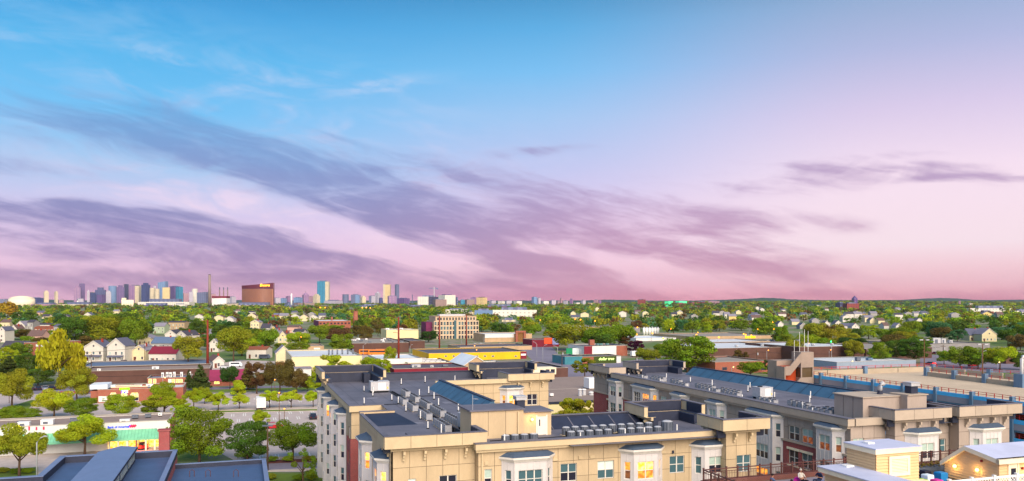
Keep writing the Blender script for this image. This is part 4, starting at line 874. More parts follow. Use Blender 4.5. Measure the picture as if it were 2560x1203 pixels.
part('lit_landing', MB().box(sx0 + 1, sx1 - .2, sy0 + 2.0, sy0 + 2.1, 5.5, 10.3), emit('landing_light', 'e8b040', .7), ST)
part('tube_light', MB().tube([(sx0 + 3.0, sy0 + 1.9, 8.4), (sx0 + 4.2, sy0 + 1.9, 9.6)], .16), M['lampw'], ST)
for i, (xx, hh) in enumerate(((sx0 + 3.4, 2.6), (sx1 - 2.6, 4.4), (sx1 - 1.3, 5.0), (sx1 - .3, 4.6))): solo('antenna', MB().tube([(xx, sy0 + 1.5, 16.6 if i == 0 else 18.6), (xx, sy0 + 1.5, 18.6 + hh)], .045), M['pipe'], 'thin white aerial on top of the garage stair tower', 'antenna', (xx, sy0 + 1.5, 16.6 if i == 0 else 18.6), group='aerials on the stair tower')
# ---------------------------------------------------------------- generic buildings measured from the photograph
KEEP = []          # (px0, px1, y0, y1, distance): what must stay in sight behind the scattered trees
class Blk:
    """a building whose front runs from px0 to px1, its foot at ybase; local x along the front, y into the depth"""
    def __init__(s, name, label, cat, px0, px1, ytop, ybase, depth, wall, roof, yaw=GA, par=.4, kind='flat', rise=0, group=None, keep=True, over=.3, zb=0.):
        d = (30 - zb) * 2000 / (ybase - 752); k0, k1 = (px0 - 1280) / 2000, (px1 - 1280) / 2000
        s.p0 = (k0 * d, d); s.c = (math.cos(yaw), math.sin(yaw)); s.W = (k1 * d - k0 * d) / (s.c[0] - k1 * s.c[1]); s.yaw = yaw; s.d = d; s.zb = zb
        s.H = 30 - (ytop - 752) * d / 2000; s.dep = depth; s.T = thing(name, label, cat, (0, 0, 0), yaw, group); s.T.location = (*s.p0, zb)
        W, H, Dp = s.W, s.H - zb, depth; s.h = H; T = s.T; s.wm = wall
        w = MB()
        if kind == 'flat':
            s.wall = part('wall', w.face([(0, 0, 0), (W, 0, 0), (W, 0, H), (0, 0, H)]).face([(W, 0, 0), (W, Dp, 0), (W, Dp, H), (W, 0, H)]).face([(W, Dp, 0), (0, Dp, 0), (0, Dp, H), (W, Dp, H)]).face([(0, Dp, 0), (0, 0, 0), (0, 0, H), (0, Dp, H)]), wall, T)
            s.roof = part('roof', MB().face([(0, 0, H - par), (W, 0, H - par), (W, Dp, H - par), (0, Dp, H - par)]), roof, T); e = .06 * max(1, d / 400)
            part('parapet_cap', MB().box(-e, W + e, -e, .35, H, H + .12).box(-e, W + e, Dp - .35, Dp + e, H, H + .12).box(-e, .35, .354, Dp - .354, H, H + .12).box(W - .35, W + e, .354, Dp - .354, H, H + .12), M['kerb'], T)
        else:
            gx = kind == 'front'           # gable end faces the camera
            if gx: w.face([(0, 0, 0), (W, 0, 0), (W, 0, H), (W / 2, 0, H + rise), (0, 0, H)]).face([(W, Dp, 0), (0, Dp, 0), (0, Dp, H), (W / 2, Dp, H + rise), (W, Dp, H)]).face([(W, 0, 0), (W, Dp, 0), (W, Dp, H), (W, 0, H)]).face([(0, Dp, 0), (0, 0, 0), (0, 0, H), (0, Dp, H)])
            else: w.face([(0, 0, 0), (W, 0, 0), (W, 0, H), (0, 0, H)]).face([(W, Dp, 0), (0, Dp, 0), (0, Dp, H), (W, Dp, H)]).face([(W, 0, 0), (W, Dp, 0), (W, Dp, H), (W, Dp / 2, H + rise), (W, 0, H)]).face([(0, Dp, 0), (0, 0, 0), (0, 0, H), (0, Dp / 2, H + rise), (0, Dp, H)])
            s.wall = part('wall', w, wall, T); q = MB(); o = over; th = .22
            span = W if gx else Dp; sl = rise / (span / 2); ends = (-o, Dp + o) if gx else (-o, W + o)
            for sg in (-1, 1):
                a, b = span / 2 + sg * (span / 2 + o), span / 2; za, zb_ = H - o * sl, H + rise
                for top in (0,):
                    pts = []
                    for e_ in ends:
                        for (c_, z_) in ((a, za), (b, zb_)): pts += [(c_, e_, z_), (c_, e_, z_ + th)] if gx else [(e_, c_, z_), (e_, c_, z_ + th)]
                    # pts: e0a, e0a', e0b, e0b', e1a, e1a', e1b, e1b'
                    for f in ((1, 3, 7, 5), (0, 4, 6, 2), (0, 1, 5, 4), (0, 2, 3, 1), (4, 5, 7, 6)): q.face([pts[k_] for k_ in f])
            s.roof = part('roof', q, roof, T)
            if gx: part('eave_trim', MB().face([(-o, -o - .02, H - o * sl - .1), (W / 2, -o - .02, H + rise - .1), (W / 2, -o - .02, H + rise + th), (-o, -o - .02, H - o * sl + th)]).face([(W / 2, -o - .02, H + rise - .1), (W + o, -o - .02, H - o * sl - .1), (W + o, -o - .02, H - o * sl + th), (W / 2, -o - .02, H + rise + th)]), M['white'], s.roof)
        if keep:
            e = grid
            KEEP.append((px0 - 2, px1 + 2, ytop - (rise * 2000 / d if kind != 'flat' else 0), min(ybase, ytop + (ybase - ytop) * (keep if keep is not True else .8)), d))
    def x(s, px):
        k = (px - 1280) / 2000; return (k * s.p0[1] - s.p0[0]) / (s.c[0] - k * s.c[1])
    def z(s, py, x=0., y=0.): return 30 - (py - 752) * (s.p0[1] + x * s.c[1] + y * s.c[0]) / 2000 - s.zb
    def win(s, px0, px1, y0, y1, kind='d', n=1, frame=None, sill=True):      # a window on the front, set 5 cm into a frame standing proud
        a, b = s.x(px0), s.x(px1); zt, zl = s.z(y0, a), s.z(y1, a); zl = max(zl, .15); return s.winm((a + b) / 2, zl, b - a, zt - zl, kind, frame)
    def winm(s, xc, z0, w, h, kind='d', frame=None, side=None):
        mats = {'d': 'gdark', 'b': 'blind', 'w': 'blindw', 'l': 'gl', 'L': 'gl2', 't': 'gblue'}; key = ('blk', round(w, 1), round(h, 1), kind, (frame or M['white']).name)
        w, h = max(round(w, 1), .3), max(round(h, 1), .3)
        if key not in WC:
            t = min(.1, w * .14); f = MB().box(-w / 2 - t, w / 2 + t, -.07, .0, -t, 0).box(-w / 2 - t, w / 2 + t, -.07, 0, h, h + t).box(-w / 2 - t, -w / 2, -.07, 0, 0, h).box(w / 2, w / 2 + t, -.07, 0, 0, h)
            if h > .8: f.box(-w / 2, w / 2, -.06, 0, h / 2 - .03, h / 2 + .03)
            WC[key] = (f.mesh('window', frame or M['white']), MB().face([(-w / 2, -.02, 0), (w / 2, -.02, 0), (w / 2, -.02, h), (-w / 2, -.02, h)]).mesh('pane', M[mats[kind]]))
        o = put('window', WC[key][0], s.T); put('pane', WC[key][1], o)
        if side == 'R': o.location = (s.W, xc, z0); o.rotation_euler = (0, 0, math.pi / 2)
        elif side == 'L': o.location = (0, xc, z0); o.rotation_euler = (0, 0, -math.pi / 2)
        else: o.location = (xc, 0, z0)
        return o
    def unit(s, px, y, wpx, hpx, label, group=None, m=None, name='rooftop_unit', cat='air conditioner'):   # y is the depth on the roof in metres
        x = s.x(px); sc_ = (s.p0[1] + y) / 2000; w, h = wpx * sc_, hpx * sc_; z = s.h - .4
        t = thing(name, label, cat, (0, 0, 0), s.yaw, group); c_, s_ = s.c; t.location = (s.p0[0] + x * c_ - y * s_, s.p0[1] + x * s_ + y * c_, z + s.zb)
        part('casing', MB().box(-w / 2, w / 2, -w * .35, w * .35, .25, h).box(-w / 2 - .05, w / 2 + .05, -w * .35 - .05, w * .35 + .05, h + .002, h + .1), m or M['metal'], t); part('curb', MB().box(-w * .42, w * .42, -w * .3, w * .3, 0, .248), M['black'], t)
        part('grille', MB().box(-w * .3, w * .1, -w * .35 - .03, -w * .35 - .002, .4, h * .8), M['metald'], t); return t
def siding_mat(n, c): return mat('siding_' + n, c, .7, .08, .8, fine=.3)
RW = {k: siding_mat(k, c) for k, c in dict(white='cfc8bc', cream='d8c9a0', grey='9a9692', blue='8a98a8', yellow='d0b870', pink='c8a090', tan='b09878', green='a8b498').items()}
RF = {k: mat('shingle_' + k, c, .9, .18, 1.5, fine=.5) for k, c in dict(slate='5a5c6e', brown='6a5450', maroon='7a2438', charcoal='45434e', grey='85808c', rust='8a5038', blue='5a6c86').items()}
FR = dict(brick=brickmat('brick_orange', 'a24a2c', '8c3c26', '9a7a68'), maroon=mat('maroon_wall', '7a2030', .8, .1, .3), brown=mat('brown_wall', '5c4038', .85, .12, .3), cream=mat('cream_wall', 'e0d0a0', .75, .08, .2, fine=.3), white=mat('white_wall', 'd6d4d0', .7, .07, .2, fine=.3), yellow=mat('yellow_wall', 'e0b010', .65, .08, .2), purple=mat('purple_brick', '6e2a50', .8, .12, .2), tan=mat('tan_wall', 'b89a78', .8, .1, .3), greywall=mat('grey_wall', '8a8688', .8, .1, .3), teal=mat('teal_wall', '3a7a86', .7, .1, .4),
          gravel=mat('gravel_roof', '8f8880', .95, .15, .15, fine=.5), tar=mat('tar_roof', '56535e', .9, .18, .1, fine=.5), pale=mat('pale_roof', 'c8ccd0', .7, .12, .1, fine=.4), brownroof=mat('brown_roof', '8d7c73', .9, .12, .08, fine=.5), whiteroof=mat('white_roof_far', 'd4dce2', .6, .08, .1))

# ---------------------------------------------------------------- shopping plaza: lots, roads, kerbs, markings
lot = sheet('parking_lot', gp((440, 1075), (470, 985), (830, 975), (840, 1180), (640, 1180)), .008, M['asphalt'])
lot2 = sheet('plaza_lot', gp((-60, 1203), (-60, 985), (440, 985), (440, 1160), (300, 1203)), .004, M['asphalt'])
lot3 = sheet('side_lot', gp((60, 985), (60, 965), (240, 965), (235, 985)), .012, M['road'])
road = sheet('road', gp((600, 1178), (900, 1165), (900, 1148), (620, 1158)), .016, M['road'])
for nm, pts in (('grass_verge', ((430, 1034), (800, 1027), (800, 1023), (430, 1029.5))), ('grass_verge', ((460, 982), (800, 972), (800, 968), (460, 976))), ('grass_verge', ((640, 1203), (900, 1200), (900, 1180), (640, 1186))), ('grass_bank', ((-20, 1045), (62, 1032), (95, 1002), (80, 1000), (-20, 1030))), ('grass_bank', ((-30, 1200), (95, 1192), (95, 1168), (-30, 1176))), ('grass_verge', ((415, 1155), (520, 1150), (520, 1120), (430, 1125)))):
    sheet(nm, gp(*pts), .024, M['grass'])
sheet('mulch_bed', gp((655, 1160), (800, 1154), (800, 1146), (660, 1151)), .02, M['mulch'])
pln = MB().box(-.11, .11, -2.5, 2.5, 0, .004).mesh('parking_line', M['line'])
def stripes(par, pxs, y, vert=True):
    for px in pxs:
        for dx in (0, .5):
            x, yy = grid(px, y); o = inst('parking_line', pln, par, (x + dx, yy, .014)); 
xs0 = [grid(p, 1010)[0] for p in (490,)][0]
for yrow, pa, pb in ((1000, 560, 830), (1012, 540, 830), (1041, 520, 830), (1056, 500, 830), (1072, 600, 830), (1145, 650, 830), (1008, 300, 470)):
    xa, yy = grid(pa, yrow); xb, _ = grid(pb, yrow); x = xa
    while x < xb:
        for dx in (0, .55): inst('parking_line', pln, lot, (x + dx, yy, .014))
        x += 2.9
def kerbline(name, pts):
    q = MB()
    for a, b in zip(pts[:-1], pts[1:]):
        (x0, y0), (x1, y1) = grid(*a), grid(*b); L = math.hypot(x1 - x0, y1 - y0); nx, ny = -(y1 - y0) / L * .15, (x1 - x0) / L * .15
        q.prism([(x0 + nx, y0 + ny), (x0 - nx, y0 - ny), (x1 - nx, y1 - ny), (x1 + nx, y1 + ny)][::1], 0, .14)
    struct(name, q, M['kerb'], GA)
kerbline('kerb', [(430, 1034.5), (800, 1027.5)]); kerbline('kerb', [(430, 1029), (800, 1022.5)]); kerbline('kerb', [(62, 1032), (97, 1002)]); kerbline('kerb', [(640, 1180), (900, 1170)]); kerbline('kerb', [(655, 1146), (800, 1141)])
sheet('street', gp((1290, 965), (1440, 965), (1660, 905), (1640, 893), (1470, 915), (1400, 890), (1380, 868), (1290, 865), (1330, 900)), .01, M['road'])
sheet('yard', gp((905, 905), (1060, 900), (1050, 884), (880, 886)), .01, M['asphalt']); sheet('yard', gp((520, 935), (740, 930), (735, 905), (600, 900), (520, 914)), .01, M['asphalt']); sheet('yard', gp((1680, 862), (2020, 858), (2010, 850), (1680, 853)), .012, M['asphalt']); sheet('yard', gp((2300, 925), (2600, 935), (2600, 900), (2300, 886)), .01, M['road'])
sheet('road', gp((470, 976), (830, 966), (830, 961), (470, 970)), .014, M['road'])
# the strip mall with the bank
SM = Blk('strip_mall', 'long white strip mall with green metal awning and a lit bank storefront', 'shop', -60, 425, 1072, 1144, 12.5, FR['white'], FR['brownroof'], par=.35)
T = SM.T; aw = MB(); gm_ = mat('green_awning', '78bf98', .5, .1, 1)
xa, xb = -8, SM.x(412); zt, zl = SM.z(1070, xb), SM.z(1088, xb); part('awning', aw.face([(xa, -2.6, zl), (xb, -2.6, zl), (xb - 1.6, -.1, zt), (xa, -.1, zt)]).face([(xb, -2.6, zl), (xb, -.1, zl), (xb - 1.6, -.1, zt)]).face([(xa, -2.6, zl - .35), (xb, -2.6, zl - .35), (xb, -2.6, zl), (xa, -2.6, zl)]), gm_, T)
awo = T.children[-1]; sm_ = mat('awning_seam', '5c9f7c', .5, 0)
for x in np.arange(xb - 42, xb - .2, .62):
    xt = min(x, xb - 1.6); part('awning_seam', MB().face([(x - .03, -2.59, zl + .03), (x + .03, -2.59, zl + .03), (min(x + .03, xb - 1.57), -.1, zt + .03), (min(x - .03, xb - 1.63), -.1, zt + .03)]), sm_, awo)
for px in (278, 300, 322, 345, 368, 390, 403):
    x = SM.x(px); part('column', MB().box(x - .16, x + .16, -2.5, -2.2, 0, zl - .36), FR['brick'] if px in (345, 403) else M['cream'], T)
for i in range(9):
    x0_, x1_ = SM.x(270) + i * 1.9, SM.x(270) + i * 1.9 + 1.7
    if x1_ > SM.W - .3: break
    part('storefront_pane', MB().box(x0_, x1_, -.06, -.02, .3, zl - .5), lit('bank_light', 'f0a018', 'ffe070', 1.6), T)
part('canopy_ceiling', MB().box(SM.x(255), xb - .1, -2.5, -.12, zl - .30, zl - .25), M['cream'], T)
for px in (303, 336, 364, 376): x = SM.x(px); part('ceiling_light', MB().cyl(x, -1.3, zl - .42, zl - .302, .2, .2), M['lampw'], T)
part('end_wall', MB().box(SM.W + .004, SM.W + .25, 0, SM.dep, 0, SM.h - .05), FR['brick'], T)
for px, y, w, h, lb in ((54, 2, 26, 13, 'leftmost white air handler on the strip mall roof'), (110, 3, 28, 14, 'big white air handler, second from left, on the strip mall roof'), (170, 6, 17, 10, 'grey air handler in the middle of the strip mall roof'), (310, 1.5, 24, 9, 'low white air handler above the bank sign'), (327, 7, 15, 9, 'grey air handler behind the bank sign'), (360, 7.5, 14, 10, 'square grey air handler near the end of the strip mall roof'), (30, 6, 12, 8, 'small dark air handler at the left end of the strip mall roof'), (390, 9, 9, 9, 'small white vent unit at the corner of the strip mall roof')): SM.unit(px, y, w, h, lb, m=M['pipe'] if 'white' in lb else M['metald'])
def textobj(name, body, size, m, loc, rz, parent=None, ext=.02):
    c = D.curves.new(name, 'FONT'); c.body = body; c.size = size; c.extrude = ext; c.align_x = 'LEFT'; c.materials.append(m)
    o = put(name, c, parent); o.location = loc; o.rotation_euler = (math.pi / 2, 0, rz); return o
def mesh_text(name, body, size, m, parent, loc, bold=.02, shear=0., sx=1.):
    c = D.curves.new(name, 'FONT'); c.body = body; c.size = size; c.extrude = .02; c.offset = bold; c.shear = shear; c.resolution_u = 2
    o = D.objects.new(name, c); COL.objects.link(o); dg = bpy.context.evaluated_depsgraph_get(); me = D.meshes.new_from_object(o.evaluated_get(dg)); D.objects.remove(o)
    me.materials.clear(); me.materials.append(m); o = put(name, me, parent); o.location = loc; o.rotation_euler = (math.pi / 2, 0, 0); o.scale = (sx, 1, 1); return o
bs = thing('bank_sign', 'blue bank name lettering with red and blue emblem on white fascia', 'sign', (0, 0, 0)); bs.location = SM.T.location
xs_, zs_ = SM.x(269), SM.z(1067.5, SM.x(300)); bl = emit('sign_blue', '1440c8', .8); rd = emit('sign_red', 'e8143c', .8)
mesh_text('lettering', 'Bank of America', .62, bl, bs, (xs_, -.06, zs_ - .18), .022, 0, .92)
ex_ = SM.x(319)
for i, (x0_, c_) in enumerate(((0, bl), (.5, rd), (1.2, rd), (1.9, rd))):
    x0_ *= .5; x1_ = x0_ + (.22 if i == 0 else .33); q = MB(); zz = zs_ - .28
    q.face([(ex_ + x0_, -.07, zz + .25), (ex_ + x1_, -.07, zz), (ex_ + x1_ + .45, -.07, zz + .42), (ex_ + x0_ + .45, -.07, zz + .7)]); part('emblem', q, c_, bs)
ys_ = thing('shop_sign', 'yellow disc and red lettering sign half hidden by the left tree', 'sign', (0, 0, 0)); ys_.location = SM.T.location; x = SM.x(43)
part('disc', MB().tube([(x, -.12, SM.z(1074, x)), (x, -.02, SM.z(1074, x))], .85, 12), emit('sign_yellow', 'f4e800', 1.0), ys_); 
for i in range(6): part('letter_shape', MB().box(x + 1.3 + i * .62, x + 1.3 + i * .62 + R.uniform(.25, .45), -.1, -.02, SM.z(1077.5, x), SM.z(1077.5, x) + R.uniform(.5, .75)), rd if i % 2 else M['pipe'], ys_)
# brick restaurant
BR_ = Blk('brick_restaurant', 'brick restaurant with stepped parapet and bright lit windows', 'restaurant', 244, 458, 975, 1008, 14, FR['brick'], FR['pale'], par=.6); T = BR_.T
for a, b, yt in ((278, 368, 969.5), (290, 350, 966)):
    x0_, x1_ = BR_.x(a), BR_.x(b); part('stepped_parapet', MB().box(x0_, x1_, (.0 if a == 278 else -.01), (.5 if a == 278 else .51), BR_.h if a == 278 else BR_.z(969.5, x0_) , BR_.z(yt, x0_)), FR['brick'], T); part('parapet_cap', MB().box(x0_ - .1, x1_ + .1, -.12, .6, BR_.z(yt, x0_) + .002, BR_.z(yt, x0_) + .2), M['cream'], T)
BR_.win(247, 256, 992, 1004.5, 'w'); BR_.win(258, 267, 992, 1004.5, 'w')
for a, b in ((276, 291), (303, 318), (327, 346)): BR_.win(a, b, 986, 1002, 'd'); x0_, x1_ = BR_.x(a), BR_.x(b); z0_ = BR_.z(993, x0_); part('awning', MB().face([(x0_ - .1, -.9, z0_), (x1_ + .1, -.9, z0_), (x1_ - .15, -.05, z0_ + 1.3), (x0_ + .15, -.05, z0_ + 1.3)]), lit('awning_lit', 'd8c030', 'fff0a0', 1.1), T)
part('entrance_block', MB().box(-2.0, -.004, 1.0, 6, 0, BR_.h - .4), FR['brick'], T); part('entrance_roof', MB().box(-2.2, 2.5, .8, 9, BR_.h + .13, BR_.h + 1.4), FR['whiteroof'], T)
rs = thing('restaurant_sign', 'glowing green name board over a blue panel on the brick parapet', 'sign', (0, 0, 0)); rs.location = BR_.T.location; x0_, x1_ = BR_.x(299), BR_.x(324); z0_ = BR_.z(975.5, x0_)
part('name_board', MB().box(x0_, x1_, -.14, -.02, z0_, z0_ + .62), emit('sign_green', '8ee000', 1.2), rs); part('lower_board', MB().prism([(x0_ + .4, -.12), (x1_ - .4, -.12), (x1_ - .4, -.02), (x0_ + .4, -.02)], z0_ - .95, z0_ - .05), emit('sign_indigo', '2008c8', 1.0), rs)
sdg = emit('sign_dark_green', '2c7000', .3)
for i in range(11): part('letter_shape', MB().box(x0_ + .15 + i * .24, x0_ + .15 + i * .24 + R.uniform(.1, .17), -.16, -.142, z0_ + .16, z0_ + .16 + R.uniform(.24, .36)), sdg, rs)
for rr in range(2):
    for i in range(9):
        if (rr, i) in ((0, 5), (1, 3), (1, 4)): continue
        part('letter_shape', MB().box(x0_ + .65 + i * .19, x0_ + .65 + i * .19 + R.uniform(.08, .14), -.14, -.122, z0_ - .4 - rr * .38, z0_ - .4 - rr * .38 + R.uniform(.16, .26)), M['lampw'], rs)
for px, y, w, h, lb in ((340, 5, 18, 8, 'cream air handler on the restaurant roof, left of the middle'), (368, 7, 16, 7, 'white air handler on the restaurant roof, behind the flat topped tree'), (265, 8, 24, 7, 'broad white box on the left of the restaurant roof')): BR_.unit(px, y, w, h, lb, m=M['pipe'])
# ---------------------------------------------------------------- warehouses, shops and offices in the middle distance
def B_(*a, **k): return Blk(*a, **k)
b = B_('brown_warehouse', 'long low brown roofed warehouse behind the brick restaurant', 'warehouse', 205, 525, 929, 962, 22, FR['brown'], FR['brownroof']); b.unit(243, 4, 8, 6, 'small white roof vent on the long brown warehouse', m=M['pipe']); b.unit(385, 6, 16, 7, 'white roof box on the long brown warehouse', m=M['pipe'])
b = B_('slate_roofed_shed', 'long shed with slate blue roof below the front gable houses', 'warehouse', 200, 520, 917, 928, 30, FR['greywall'], RF['blue'])
b = B_('brick_office', 'small brick office with slate roof and four warm lit windows', 'office', 368, 478, 946, 966, 12, FR['brick'], RF['blue'])
for a in (372, 383, 421, 430, 440, 449): b.win(a, a + 7, 948, 961, 'L' if a != 421 else 'w')
for i, px in enumerate((404, 415, 424, 433, 452, 472)): b.unit(px, 4 + (i % 2), 6, 13, 'tall white vent box in the row on the brick office roof', 'vent boxes on the brick office', M['pipe'], 'vent_box', 'vent')
b = B_('maroon_roofed_shop', 'low shop with bright maroon standing roof behind the conifers', 'shop', 525, 615, 952, 966, 10, FR['brick'], mat('maroon_roof', '8a3050', .6, .1, .5), kind='side', rise=3.2); b.win(536, 548, 954, 960, 'L')
b = B_('cream_factory', 'large windowless cream factory left of the middle building', 'factory', 729, 905, 893, 948, 45, FR['cream'], FR['pale']); 
for i, px in enumerate((833, 842, 855, 868, 882, 896)): b.unit(px, 16, 4, 12, 'grey ventilation stack along the cream factory roof', 'stacks on the cream factory', M['metald'], 'vent_stack', 'vent')
part('annex', MB().box(-1, b.W * .25, -8, -.01, 0, 4.5), FR['white'], b.T); part('annex_roof', MB().box(-1.3, b.W * .25 + .3, -8.3, -.01, 4.502, 4.8), RF['grey'], b.T)
b = B_('white_house_workshop', 'white gabled workshop with brick base left of the cream factory', 'workshop', 690, 728, 884, 918, 14, RW['cream'], RF['grey'], kind='front', rise=3.2); part('brick_base', MB().box(-.1, b.W + .1, -.15, -.01, 0, b.h * .35), FR['brick'], b.T)
b = B_('tan_shop', 'flat tan shop with white side wall behind the cream factory', 'shop', 750, 810, 866, 884, 25, FR['tan'], FR['brownroof']); b.win(785, 800, 870, 874, 'w')
part('white_side', MB().box(-3, -.01, .5, 24, 0, b.h + 1.0), FR['white'], b.T)
b = B_('brown_plant', 'wide dark brown plant with cluttered grey roof and loading yard', 'factory', 880, 1022, 859, 884, 60, FR['brown'], FR['gravel'], keep=.6)
for i in range(16): b.unit(R.uniform(890, 1015), R.uniform(5, 50), R.uniform(4, 8), R.uniform(3, 6), 'small pale machine among many on the brown plant roof', 'machines on the brown plant roof', M['pipe'] if i % 2 else M['metald'])
B_('brown_plant_wing', 'lower dark wing at the right end of the brown plant', 'factory', 1024, 1062, 853, 872, 40, FR['brown'], FR['tar'])
b = B_('white_box_warehouse', 'plain white box warehouse with two roof boxes', 'warehouse', 966, 1046, 825, 848, 26, FR['cream'], FR['pale']); b.unit(975, 12, 8, 4, 'left roof box on the white box warehouse', m=M['pipe']); b.unit(1010, 12, 8, 4, 'right roof box on the white box warehouse', m=M['pipe'])
b = B_('yellow_warehouse', 'long bright yellow warehouse with grey roof', 'warehouse', 1072, 1316, 884, 903, 40, FR['yellow'], FR['tar'])
for px in (1112, 1132, 1170, 1190, 1210, 1230, 1287): b.win(px, px + 5, 889, 892, 'd')
part('sign_panel', MB().box(b.x(1301), b.W, -.2, -.02, 0, b.h - .1), FR['maroon'], b.T); part('sign_board', MB().box(b.x(1302), b.W - .4, -.34, -.22, b.h * .45, b.h * .7), M['pipe'], b.T)
B_('flat_roofed_store', 'grey flat roof with pale skylights behind the yellow warehouse lamps', 'store', 1150, 1330, 868, 878, 30, FR['tan'], FR['tar'], keep=.5)
b = B_('skylight_warehouse', 'flat dark roofed warehouse dotted with white skylights', 'warehouse', 1020, 1132, 908, 916, 34, FR['cream'], FR['tar'])
for r_ in range(3):
    for i in range(7): x = b.W * (i + 1) / 8; y = 8 + r_ * 9; part('skylight', MB().box(x - 1.2, x + 1.2, y - .6, y + .6, b.h - .39, b.h - .05), M['pipe'], b.roof)
b = B_('white_gabled_shed', 'broad tan shed with pale blue white gabled roof', 'shed', 1160, 1222, 914, 930, 24, FR['tan'], FR['whiteroof'], kind='front', rise=3.6, yaw=GA)
b = B_('white_long_shed', 'long white flat roofed shed right of the gabled shed', 'shed', 1215, 1275, 912, 922, 20, FR['white'], FR['whiteroof'])
b = B_('red_shop', 'low red brick shop with grey roof behind the middle building', 'shop', 985, 1170, 923, 945, 24, FR['maroon'], FR['tar']); b.unit(1050, 8, 22, 8, 'wide metal ducts on the red shop roof', m=M['metal']); b.unit(1088, 6, 8, 6, 'single metal vent on the red shop roof', m=M['metal']); b.unit(1125, 8, 14, 6, 'grey boxes at the right of the red shop roof', m=M['metald'])
B_('white_yard_shed', 'long white roofed shed left of the rusty mast', 'shed', 945, 1055, 898, 915, 30, FR['white'], FR['whiteroof'], keep=.4)
b = B_('dark_store', 'dark roofed store with white clerestory box', 'store', 1230, 1420, 925, 958, 30, FR['brown'], FR['tar'], keep=.5); 
t = thing('roof_plant_room', 'white plant room with two dark louvres above the big grey roof', 'plant room', (0, 0, 0)); t.location = (*ground(1322, 938, 6), 6); W_ = 9.5
part('wall', MB().box(0, W_, 0, 5, 0, 2.0).box(-.1, W_ + .1, -.1, 5.1, 2.002, 2.2), M['cream'], t)
for x in (5.8, 7.6): part('louvre', MB().box(x, x + 1.4, -.08, -.01, .4, 1.7), M['gdark'], t)
KEEP.append((1280, 1500, 915, 990, 130))
# the wide grey roof between the two apartment buildings
wr = thing('flat_roofed_store', 'wide grey gravel roofed store between the two apartment buildings', 'store', (0, 0, 0)); xw0, yw0 = grid(1340, 1010, 5.5); xw1 = xw0 + 48
part('wall', MB().box(xw0, xw1, yw0, yw0 + 58, 0, 5.5), FR['cream'], wr); part('roof', MB().box(xw0 - .1, xw1 + .1, yw0 - .1, yw0 + 58.1, 5.502, 5.7), FR['brownroof'], wr); part('roof_edge', MB().box(xw0 - .15, xw1 + .15, yw0 - .2, yw0 - .11, 5.3, 5.85), M['memd'], wr)
part('roof_joint', MB().box(xw0, xw1, yw0 + 26, yw0 + 26.3, 5.702, 5.73), M['kerb'], wr)
for px, py, w_, h_, lb in ((1488, 973, 3.6, 3.0, 'white box unit against the right apartment block on the grey roof'), (1450, 990, 1.0, 1.6, 'white vent cylinder on the wide grey roof'), (1460, 988, 1.1, 1.4, 'grey vent cap next to the white cylinder'), (1380, 992, .9, .8, 'small dark unit at the front of the wide grey roof'), (1478, 988, 1.2, .7, 'small pale cap right of the vents on the wide grey roof')):
    x, y = grid(px, py, 5.7); t = thing('rooftop_unit', lb, 'vent', (x, y, 5.7))
    if 'cyl' in lb or 'cap' in lb: part('casing', MB().cyl(x, y, 5.7, 5.7 + h_, w_ / 2, w_ / 2.4), M['metal'], t); part('lid', MB().cyl(x, y, 5.7 + h_, 5.9 + h_, w_ / 1.7, w_ / 3), M['pipe'], t)
    else: part('casing', MB().box(x - w_ / 2, x + w_ / 2, y, y + w_, 5.9, 5.7 + h_), M['pipe'], t); part('curb', MB().box(x - w_ / 2 + .1, x + w_ / 2 - .1, y + .1, y + w_ - .1, 5.7, 5.9), M['black'], t)
# shops on the right of the middle
b = B_('red_white_store', 'red and white flat roofed store with teal roof units', 'store', 1460, 1568, 866, 892, 22, FR['white'], FR['tar']); part('red_side', MB().box(-.01, b.x(1480), -.25, -.01, 0, b.h), FR['maroon'], b.T); part('red_pier', MB().box(b.x(1541), b.W, -.25, -.01, 0, b.h - .1), FR['brick'], b.T); part('chimney', MB().box(b.x(1490), b.x(1502), 8, 10, b.h, b.h + 3), FR['brick'], b.T)
for i, px in enumerate((1514, 1522, 1538)): b.unit(px, 10, 7, 5, 'teal roof unit on the red and white store', 'teal units on the red and white store', mat('teal_unit', '5a8a86', .5, .1))
b = B_('green_front_store', 'low dark store with green glowing fascia in front of the red and white store', 'store', 1455, 1552, 892, 910, 14, mat('dark_green_wall', '3c4a14', .7, .1), FR['tar']); part('white_end', MB().box(b.x(1541), b.W, -.2, -.01, 0, b.h - .2), FR['white'], b.T); part('brick_end', MB().box(0, b.x(1484), -.2, -.01, 0, b.h - .2), FR['brick'], b.T)
sg = thing('store_sign', 'pale green script sign on the green fascia', 'sign', (0, 0, 0)); sg.location = b.T.location; mesh_text('lettering', 'dollar tree', 1.9, emit('sign_pale_green', 'c8f08a', 1.0), sg, (b.x(1496), -.1, b.h * .45), .03, .3)
b = B_('teal_shed', 'small teal fronted shed beside the green fascia store', 'shed', 1412, 1456, 892, 912, 16, FR['teal'], FR['tar'])
t = thing('shipping_container', 'shipping container in green, white and red behind the street lamp', 'container', (0, 0, 0), 0); x, y = ground(1416, 890); t.location = (x, y, 0); ln = 34 * y / 2000
for i, c_ in enumerate(('1a8a5c', 'd8e0e0', 'b03040')):
    q = MB(); a0, a1 = ln * (0, .45, .93)[i], ln * (.45, .93, 1)[i]; q.box(a0, a1 - .003, 0, 3, .6, 4.2)
    for xx in np.arange(a0 + .3, a1 - .2, .6): q.box(xx, xx + .25, -.06, -.002, .7, 4.1)
    part('panel', q, mat('container_' + c_, c_, .6, .08), t)
